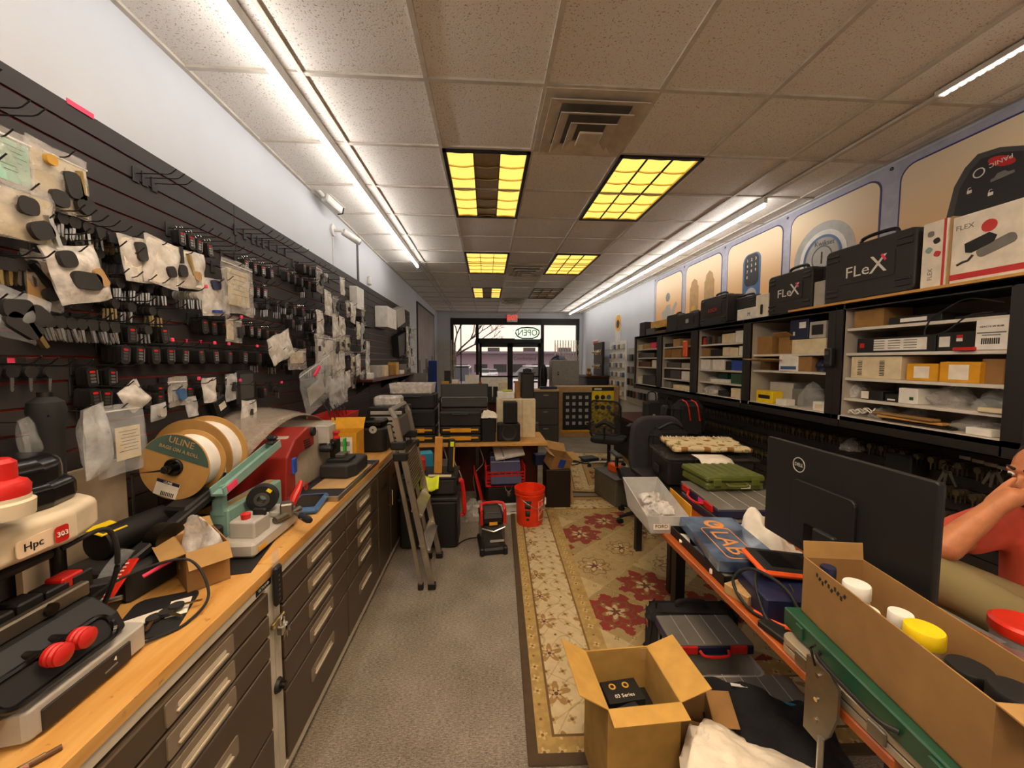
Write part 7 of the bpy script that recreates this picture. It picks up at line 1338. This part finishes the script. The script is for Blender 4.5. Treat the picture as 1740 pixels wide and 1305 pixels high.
MB().prism([(-.018, 0), (.018, 0), (.012, -.045), (-.012, -.045)], 0, .012, FM('-y', (0, -.006, 0))).build('jaws', M['chrome'], t, smooth=0)
t = thing('waste_bin', 'tall dark bin topped with torn cartons', 'bin', (.79, 4.27, .0), -.02); MB().box((0, 0, .22), (.28, .3, .44), .01).build('tub', mat('dark_wood_bin', '#1b1210', .4), t, smooth=0)
cb_ = carton('torn_carton', 'torn open brown carton with a blue sticker on the dark bin', 'box', (.78, 4.25, .4405), .3, .24, .2, .16, 'card', 'card_in', (('n', .12, .5), ('e', .1, .2), ('w', .08, .3)), e=(.25, .25, .3)); decal(cb_, '-y', (.0, -.101, .09), .08, .1, M['blue'], 'blue_sticker')
tag(MB().box((0, 0, .06), (.16, .12, .12), .004).build('black_carton', M['navy'], None, (.62, 4.38, .4405), .2, smooth=0), 'dark navy carton beside the torn brown one on the dark bin', 'box')
MBx = MB().box((0, 0, .2), (.03, .36, .4)); tag(MBx.build('flat_carton', M['tan'], None, (.97, 4.38, 0), 0, e=(0, -.1, 0), smooth=0), 'flattened tan carton leaning on the dark bin', 'cardboard')
t = thing('drawer_rail', 'white plastic channel lying on the carpet behind the vacuum', 'channel', (.1, 3.98, 0), .05); MB().box((0, .0, .01), (.52, .02, .02)).box((0, .05, .05), (.52, .004, .1)).box((0, .03, .1), (.52, .05, .012)).build('channel', M['white'], t, smooth=0)
tag(MB().grid(crumple(.34, .3, .22, 50), 22, 22).build('clear_bag', M['bag'], None, (-.14, 3.95, .0), .2, smooth=180), 'large crumpled clear bag on the carpet by the red crate', 'plastic bag')
t = thing('drill_battery', 'black tool battery with a yellow label under the desk', 'battery', (.02, 4.5, 0)); MB().box((0, 0, .13), (.18, .16, .26), .02).build('case', M['black'], t, smooth=0); MB().box((0, 0, .28), (.15, .12, .06), .015).build('foot_clip', M['charcoal'], t, smooth=0); decal(t, '-y', (0, -.081, .14), .07, .035, M['amber'])
# ---------------------------------------------------------------- centre desk
yd = 4.15
t = thing('centre_desk', 'desk with a light wood top carrying the black tool cases', 'desk', (-.12, yd, 0)); MB().box((0, .32, .725), (1.58, .66, .03), .003).build('desk_top', M['pine'], t, smooth=0); MB().box((.2, .55, .36), (1.1, .02, .68)).build('modesty_panel', M['mahogany'], t, smooth=0)
for x in (-.7, .0): MB().box((x, .2, .36), (.035, .035, .69)).build('leg', M['gunmetal'], t, smooth=0)
MB().box((.0, .3, .675), (1.4, .03, .03)).build('cross_rail', M['gunmetal'], t, smooth=0)
for k, (a, b_) in enumerate(((-.5, -.45), (-.42, -.3), (.14, .1), (-.1, -.16))): cable(['white cord hanging below the desk by the ladder', 'second white cord hanging below the desk', 'grey cord drooping under the speakers', 'grey cord looping by the desk leg'][k], [(a, yd + .1, .7), (a + .05, yd + .12, .5), (b_, yd + .1, .35), (b_ + .03, yd + .12, .1)], .006, 'light_grey' if k < 2 else 'grey')
def tough_case(label, x, y, w, z0, tiers, lid=None):
    t = thing('stacking_tool_case', label, 'tool case', (x, y, z0)); z = .0
    for h in tiers:
        MB().box((0, 0, z + h / 2), (w, .3, h - .004), .012).build('tier', M['black'], t, smooth=0); MB().box((0, -.152, z + h * .86), (w * .9, .01, h * .16), .003).build('tier_lip', M['charcoal'], t, smooth=0)
        if h < .12: MB().box((0, -.154, z + h * .55), (w * .5, .012, h * .5), .003).box((0, -.153, z + h * .6), (w * .86, .01, h * .22), .002).build('yellow_latch', M['amber'], t, smooth=0)
        z += h
    MB().tube([(-w * .2, -.155, z - .02), (-w * .18, -.18, z - .03), (w * .18, -.18, z - .03), (w * .2, -.155, z - .02)], .008, 6).build('front_handle', M['charcoal'], t)
    if lid: MB().box((.03, .14, z + .15), (w + .1, .03, .28), .01, (-.2, 0, 0)).build('open_lid', M['black'], t, smooth=0); pts = [(x_ + .03, .115 - .2 * 0, z_ + z + .06) for x_, z_ in rrect(w + .08, .14, .01, 2)]; MB().tube(pts + [pts[0]], .006, 6).build('lid_edge', M['grey'], t)
    return t
tough_case('stacked black tool case with yellow latches under the clear bin', -.815, yd + .22, .47, .7405, (.09, .09, .2, .17)); tough_case('black tool case with yellow latches and an open lid', -.3, yd + .22, .46, .7405, (.09, .09, .17), 1)
t = thing('clear_bin', 'long clear plastic bin on top of the stacked tool case', 'bin', (-.84, yd + .22, 1.2925), -.03); b = MB().box((0, 0, .004), (.42, .24, .008)); 
for s_ in (-1, 1): b.box((s_ * .225, 0, .055), (.005, .26, .11), 0, (0, s_ * .15, 0)); b.box((0, s_ * .13, .055), (.45, .005, .11), 0, (-s_ * .15, 0, 0))
b.build('tub', M['bagwhite'], t, smooth=0); [MB().box((-.16 + .08 * k, 0, .05), (.05, .16, .07), .01).build('packed_bag', M['white'], t, smooth=0) for k in range(5)]
def speaker(label, x, y, z, w, h, d=.14, cone=False):
    t = thing('speaker', label, 'speaker', (x, y, z)); MB().box((0, 0, h / 2), (w, d, h), .012).build('cabinet', M['black'], t, smooth=0); MB().box((0, -d / 2 - .003, h / 2), (w * .9, .008, h * .92), .01).build('grille', M['fabric'], t, smooth=0)
    if cone: MB().lathe([(w * .36, 0), (w * .34, .01), (w * .3, .008), (w * .1, -.012), (0, -.004)], 26, FM('-y', (.0, -d / 2 - .004, h * .5))).build('cone', M['charcoal'], t)
speaker('black speaker on the desk beside the open tool case', .012, yd + .15, .7405, .16, .26); speaker('wide black subwoofer with a round cone at the desk edge', .24, yd + .17, .7405, .26, .2, .16, True); speaker('black speaker standing on the subwoofer', .26, yd + .17, .941, .16, .25)
tag(MB().grid(crumple(.2, .16, .1, 61), 14, 14).build('white_cloth', M['paper'], None, (.01, yd + .15, 1.002), smooth=180), 'white tissue heap on top of the desk speaker', 'tissue')
t = thing('cream_cabinet', 'cream cabinet behind the speakers on the desk', 'cabinet', (.34, yd + .45, .7405)); MB().box((0, 0, .23), (.46, .3, .46), .006).build('body', M['cream'], t, smooth=0); MB().box((.07, -.151, .23), (.004, .003, .45)).build('seam', M['dark_grey'], t, smooth=0); MB().box((-.1, -.152, .05), (.1, .004, .03)).build('drive_slot', M['grey'], t, smooth=0)
t = thing('white_tray', 'white plastic tray with green tape on the cream cabinet', 'tray', (.22, yd + .42, 1.2015)); MB().box((0, 0, .04), (.2, .2, .08), .006).build('tray', M['white'], t, smooth=0); MB().box((.02, 0, .09), (.12, .1, .02), .006).build('green_tape', mat('lime_tape', '#b9c24a', .5), t, smooth=0)
t = thing('tall_speaker', 'tall black speaker with a black hat on top behind the desk', 'speaker', (.485, yd + .45, 1.2015)); MB().box((0, 0, .15), (.15, .18, .3), .01).build('cabinet', M['black'], t, smooth=0); MB().lathe([(.1, .3), (.1, .308), (.055, .312), (.05, .35), (0, .36)], 22).build('hat', M['black_soft'], t)
tag(MB().box((0, 0, .1), (.06, .14, .2), .004).build('brown_book', M['card'], None, (.37, yd + .5, 1.2015), smooth=0), 'brown carton beside the tall black speaker', 'box')
# ---------------------------------------------------------------- farther desk line and left far
t = thing('far_counter', 'dark far counter crowded with devices beyond the tool cases', 'counter', (-.15, 6.6, 0)); MB().box((0, 0, .98), (1.4, .7, .04)).build('counter_top', M['black'], t, smooth=0); MB().box((0, .05, .48), (1.3, .55, .96)).build('body', M['mahogany'], t, smooth=0)
def fb(name, m, label, cat, px0, py0, px1, py1, y, d, z=None, e=0, mk=None):
    a, b_ = PY(px0, py1, y), PY(px1, py0, y); z0 = a.z if z is None else z; o = MB().box((0, d / 2, (b_.z - z0) / 2), (b_.x - a.x, d, b_.z - z0), .004).build(name, M[m] if isinstance(m, str) else m, None, ((a.x + b_.x) / 2, y, z0), e, smooth=0); return tag(o, label, cat)
zc_ = 1.0005
o = fb('grey_folder', 'grey', 'grey picture folder standing on the far counter', 'folder', 688, 634, 726, 655, 6.35, .04, zc_); decal(o, '-y', (0, -.001, .1), .2, .1, M['black'], 'printed_photo')
t = fb('laptop_screen', 'white', 'white laptop standing open on the far counter', 'laptop', 790, 637, 814, 656, 6.4, .02, zc_); decal(t, '-y', (0, -.001, .12), .17, .14, M['black_gloss'], 'screen')
fb('gold_pot', 'gold', 'gold coloured pot on the far counter left of the white stand', 'pot', 750, 648, 762, 658, 6.45, .12, zc_); fb('white_stand', 'white', 'white wire stand on the far counter beside the laptop', 'stand', 768, 645, 780, 658, 6.45, .1, zc_); fb('wooden_rack', 'pine', 'light wooden rack on the far counter', 'rack', 764, 652, 788, 658, 6.3, .08, zc_); fb('black_speaker', 'black', 'small black speaker at the far counter end before the gate', 'speaker', 755, 630, 765, 645, 6.7, .12, zc_); fb('red_mug', 'red', 'dark red mug on the far counter beside the laptop', 'mug', 812, 650, 819, 660, 6.4, .08, zc_)
fb('pink_sheet', 'white', 'white board lying behind the far counter', 'board', 817, 641, 862, 657, 6.8, .02, zc_); fb('small_box', 'black', 'small black box with white stand on the far counter', 'box', 828, 657, 836, 663, 6.3, .08, zc_ - .0); fb('small_box', 'black', 'second small black box beside the first on the far counter', 'box', 838, 657, 846, 663, 6.3, .08, zc_)
fb('box_stack', 'cream', 'stack of pale cartons on the far counter near the tall speaker', 'box', 848, 650, 862, 664, 6.25, .2, zc_)
t = thing('gray_partition', 'grey upright panel behind the tall black speaker', 'panel', (.62, 6.4, 0)); MB().box((0, 0, .73), (.2, .04, 1.46)).build('panel', M['grey'], t, smooth=0)
o = fb('banner_stand', 'blue', 'blue poster stand in front of the scissor gate', 'poster', 723, 613, 742, 655, 9.6, .03, 0); 
tag(MB().box((0, 0, .5), (.03, .004, .7)).build('poster_print', M['steel_blue'], o, (-.0, -.004, 0), smooth=0), 'x', 'x'); q_ = bpy.data.objects['poster_print']; del q_['label']; del q_['category']
t = thing('file_cabinet', 'dark three-drawer filing cabinet beyond the desk', 'cabinet', (1.17, 7.75, 0)); MB().box((0, 0, .515), (.53, .45, 1.03), .006).build('body', M['charcoal'], t, smooth=0)
for z in (.18, .52, .86): d = MB().box((0, -.228, z), (.49, .016, .32), .004).build('drawer', M['dark_grey'], t, smooth=0); MB().box((0, -.24, z + .1), (.1, .012, .02), .003).build('handle', M['steel'], d, smooth=0)
MB().box((0, 0, 1.045), (.56, .5, .03)).build('wood_top', M['tan'], t, smooth=0); fb('rolled_mat', 'navy', 'dark blue rolled mat on the filing cabinet', 'mat', 918, 657, 947, 663, 7.7, .1, 1.0605)
t = thing('steel_bin', 'steel cylinder bin beside the filing cabinet', 'bin', (.78, 6.9, 0)); MB().lathe([(.16, 0), (.16, .5), (.165, .51), (0, .51)], 24).build('tub', M['dull_steel'], t); cable('black cable coil on the steel bin', [(.7, 6.85, .53), (.78, 6.78, .56), (.86, 6.9, .54), (.76, 6.98, .56), (.7, 6.88, .54)], .014)
t = thing('display_counter', 'wooden counter front covered with a black product board', 'counter', (2.18, 8.1, 0)); MB().box((0, .15, .545), (1.34, .4, 1.09)).build('body', M['tan'], t, smooth=0)
bd_ = MB().box((-.25, -.06, .56), (.62, .012, .82)).build('product_board', M['black'], t, smooth=0)
for r in range(5):
    for k in range(4): MB().box((-.46 + .14 * k, -.068, .86 - .14 * r), (.07, .006, .07)).build('product_card', M['light_grey'], t, smooth=0)
MB().box((-.25, -.062, .13), (.7, .012, .05)).build('yellow_strip', M['amber'], t, smooth=0)
MB().box((.31, -.07, .66), (.48, .012, .86)).build('yellow_poster', M['yellow'], t, smooth=0); MB().box((.31, -.077, 1.04), (.48, .004, .08)).build('poster_header', M['black'], t, smooth=0); MB().box((.2, -.08, 1.04), (.16, .004, .035)).build('header_print', M['white'], t, smooth=0)
for r in range(2):
    for k in range(3): MB().prism(circ(.05, 18), 0, .004, FM('-y', (.18 + .13 * k, -.0765, .86 - .22 * r))).build('poster_dot', M['charcoal' if k < 2 else 'steel_blue'], t, smooth=0)
t = thing('grey_locker', 'grey steel locker behind the display counter', 'locker', (1.87, 9.2, 0)); MB().box((0, 0, .825), (.65, .45, 1.65), .004).build('body', M['locker_grey'] if 'locker_grey' in M else mat('locker_grey', '#8a857b', .45, .2), t, smooth=0); MB().box((0, -.228, .83), (.6, .008, 1.56)).build('door', bpy.data.materials['locker_grey'], t, smooth=0); [MB().cyl((-.18, -.23, z), (-.18, -.245, z), .018, n=12).build('lock', M['chrome'], t) for z in (1.32, 1.38)]
tag(MB().grid(crumple(.4, .3, .14, 71), 14, 12).build('knitted_hat', M['navy'], None, (1.75, 9.2, 1.651), smooth=180), 'dark blue hat lying on the grey locker', 'cap')
tag(MB().lathe([(.06, .0), (.07, .2), (.05, .5), (.09, .7), (.07, .95), (.1, 1.2), (.08, 1.45), (.03, 1.55), (0, 1.56)], 14).build('coat_rack', M['black'], None, (1.42, 9.5, 0)), 'dark coat hanging on a stand left of the grey locker', 'coat')
t = thing('lock_cabinet', 'dark cabinet carrying lock samples at the right wall', 'cabinet', (2.62, 9.3, 0)); MB().box((0, 0, .62), (.5, .9, 1.24), .006).build('body', M['black'], t, smooth=0); MB().box((0, 0, 1.27), (.56, .96, .04)).build('cabinet_top', M['mahogany'], t, smooth=0)
t = thing('lock_display', 'upright board of sample door locks on the dark cabinet', 'display', (2.74, 9.2, 1.2905)); MB().box((0, 0, .4), (.06, .7, .8)).build('board', M['black'], t, smooth=0)
for k in range(10): MB().prism(rrect(.06, .12, .01, 2), 0, .02, FM('-x', (-.03, -.26 + .13 * (k % 5), .22 + .34 * (k // 5)))).build('lock_plate', M['brass' if k % 3 else 'chrome'], t, smooth=0); MB().ball((-.075, -.26 + .13 * (k % 5), .22 + .34 * (k // 5)), .026).build('lock_knob', M['brass' if k % 3 else 'chrome'], t)
for k in range(4): tag(MB().lathe([(.04, 0), (.05, .04), (.02, .1), (.03, .16), (0, .2)], 14).build('brass_knob', M['brass'], None, (2.45 + .03 * k, 8.95 + .17 * k, 1.2905)), ['nearest', 'second', 'third', 'farthest'][k] + ' brass knob sample standing on the dark lock cabinet', 'door knob')
t = thing('display_wall', 'white slat display panel hung with small packets past the cabinets', 'display', (XR - .02, 8.25, 1.45)); MB().box((0, 0, 0), (.03, 1.0, 1.25)).build('panel', M['white'], t, smooth=0)
for r in range(6):
    for k in range(7): MB().box((-.03, -.42 + .14 * k, .5 - .2 * r), (.02, .09, .1), .003).build('packet', M[['light_grey', 'paper', 'grey', 'cream', 'steel_blue'][(r * 3 + k) % 5]], t, smooth=0)
t = thing('display_wall', 'second display panel of dark packets beside the far cabinet', 'display', (XR - .02, 7.1, 1.35)); MB().box((0, 0, 0), (.03, 1.0, 1.1)).build('panel', M['light_grey'], t, smooth=0)
for r in range(4):
    for k in range(6): MB().box((-.04, -.4 + .16 * k, .36 - .24 * r), (.03, .08, .13), .004).build('packet', M[['charcoal', 'grey', 'brown', 'black'][(r + k) % 4]], t, smooth=0)
t = thing('wall_poster', 'tall narrow yellow and white keyhole poster on the right wall', 'poster', (XR - .006, 8.3, 2.28)); MB().prism(rrect(.34, .8, .16, 6), 0, .006, FM('-x', (0, 0, 0))).build('poster_sheet', M['white'], t, smooth=0); MB().prism([(x_, z_ + .2) for x_, z_ in rrect(.34, .36, .16, 6)], .006, .009, FM('-x', (0, 0, 0))).build('yellow_top', M['amber'], t, smooth=0); MB().prism(circ(.09, 18, 0, .18), .009, .012, FM('-x', (0, 0, 0))).build('keyhole', M['charcoal'], t, smooth=0)
t = thing('red_board', 'small red and white notice board on the right wall near the gate', 'notice', (XR - .01, 10.0, 1.95)); MB().box((0, 0, 0), (.02, .5, .5)).build('board', M['paper'], t, smooth=0); MB().box((-.012, 0, .17), (.004, .44, .1)).build('red_header', M['red'], t, smooth=0)
# small far drawer organizer and things by the bench end
t = thing('drawer_organizer', 'black small-parts drawer cabinet standing past the bench end', 'organizer', (-.98, 3.9, 0)); MB().box((0, 0, .6), (.36, .34, 1.2), .006).build('body', M['black'], t, smooth=0)
for k in range(6): MB().box((0, -.172, 1.15 - .055 * k), (.3, .01, .035), .003).build('drawer', M['light_grey'], t, smooth=0)
tag(MB().box((0, 0, .05), (.26, .2, .1), .02).build('white_tub', M['bagwhite'], None, (-1.0, 3.92, 1.2005), smooth=0), 'white clear-lidded tub on the small-parts drawer cabinet', 'tub')
t = thing('low_shelf', 'dark low counter along the left wall past the bench', 'counter', (-1.18, 6.2, 0)); MB().box((0, 0, .5), (.46, 2.0, 1.0)).build('body', M['mahogany'], t, smooth=0); MB().box((.0, 0, 1.015), (.48, 2.04, .03)).build('counter_top', M['black'], t, smooth=0)
for k in range(10): tag(MB().box((0, 0, .05 + .02 * (k % 3)), (.16, .18, .1 + .04 * (k % 3)), .01).build('counter_box', M[['black', 'white', 'grey', 'black', 'cream', 'charcoal', 'light_grey', 'black', 'tan', 'white'][k]], None, (-1.2 + .1 * (k % 2), 5.32 + .19 * k, 1.0305), .3 * (k % 4), smooth=0), ORD[k] + ' box along the dark left counter past the bench', 'box')
# ---------------------------------------------------------------- lettering becomes mesh
bpy.context.view_layer.update(); dg = bpy.context.evaluated_depsgraph_get()
for o in FONTS:
    me = bpy.data.meshes.new_from_object(o.evaluated_get(dg)); n = o.name; p, ml = o.parent, o.matrix_local.copy()
    bpy.data.objects.remove(o); q = bpy.data.objects.new(n, me); COL.objects.link(q); q.parent = p; q.matrix_local = ml
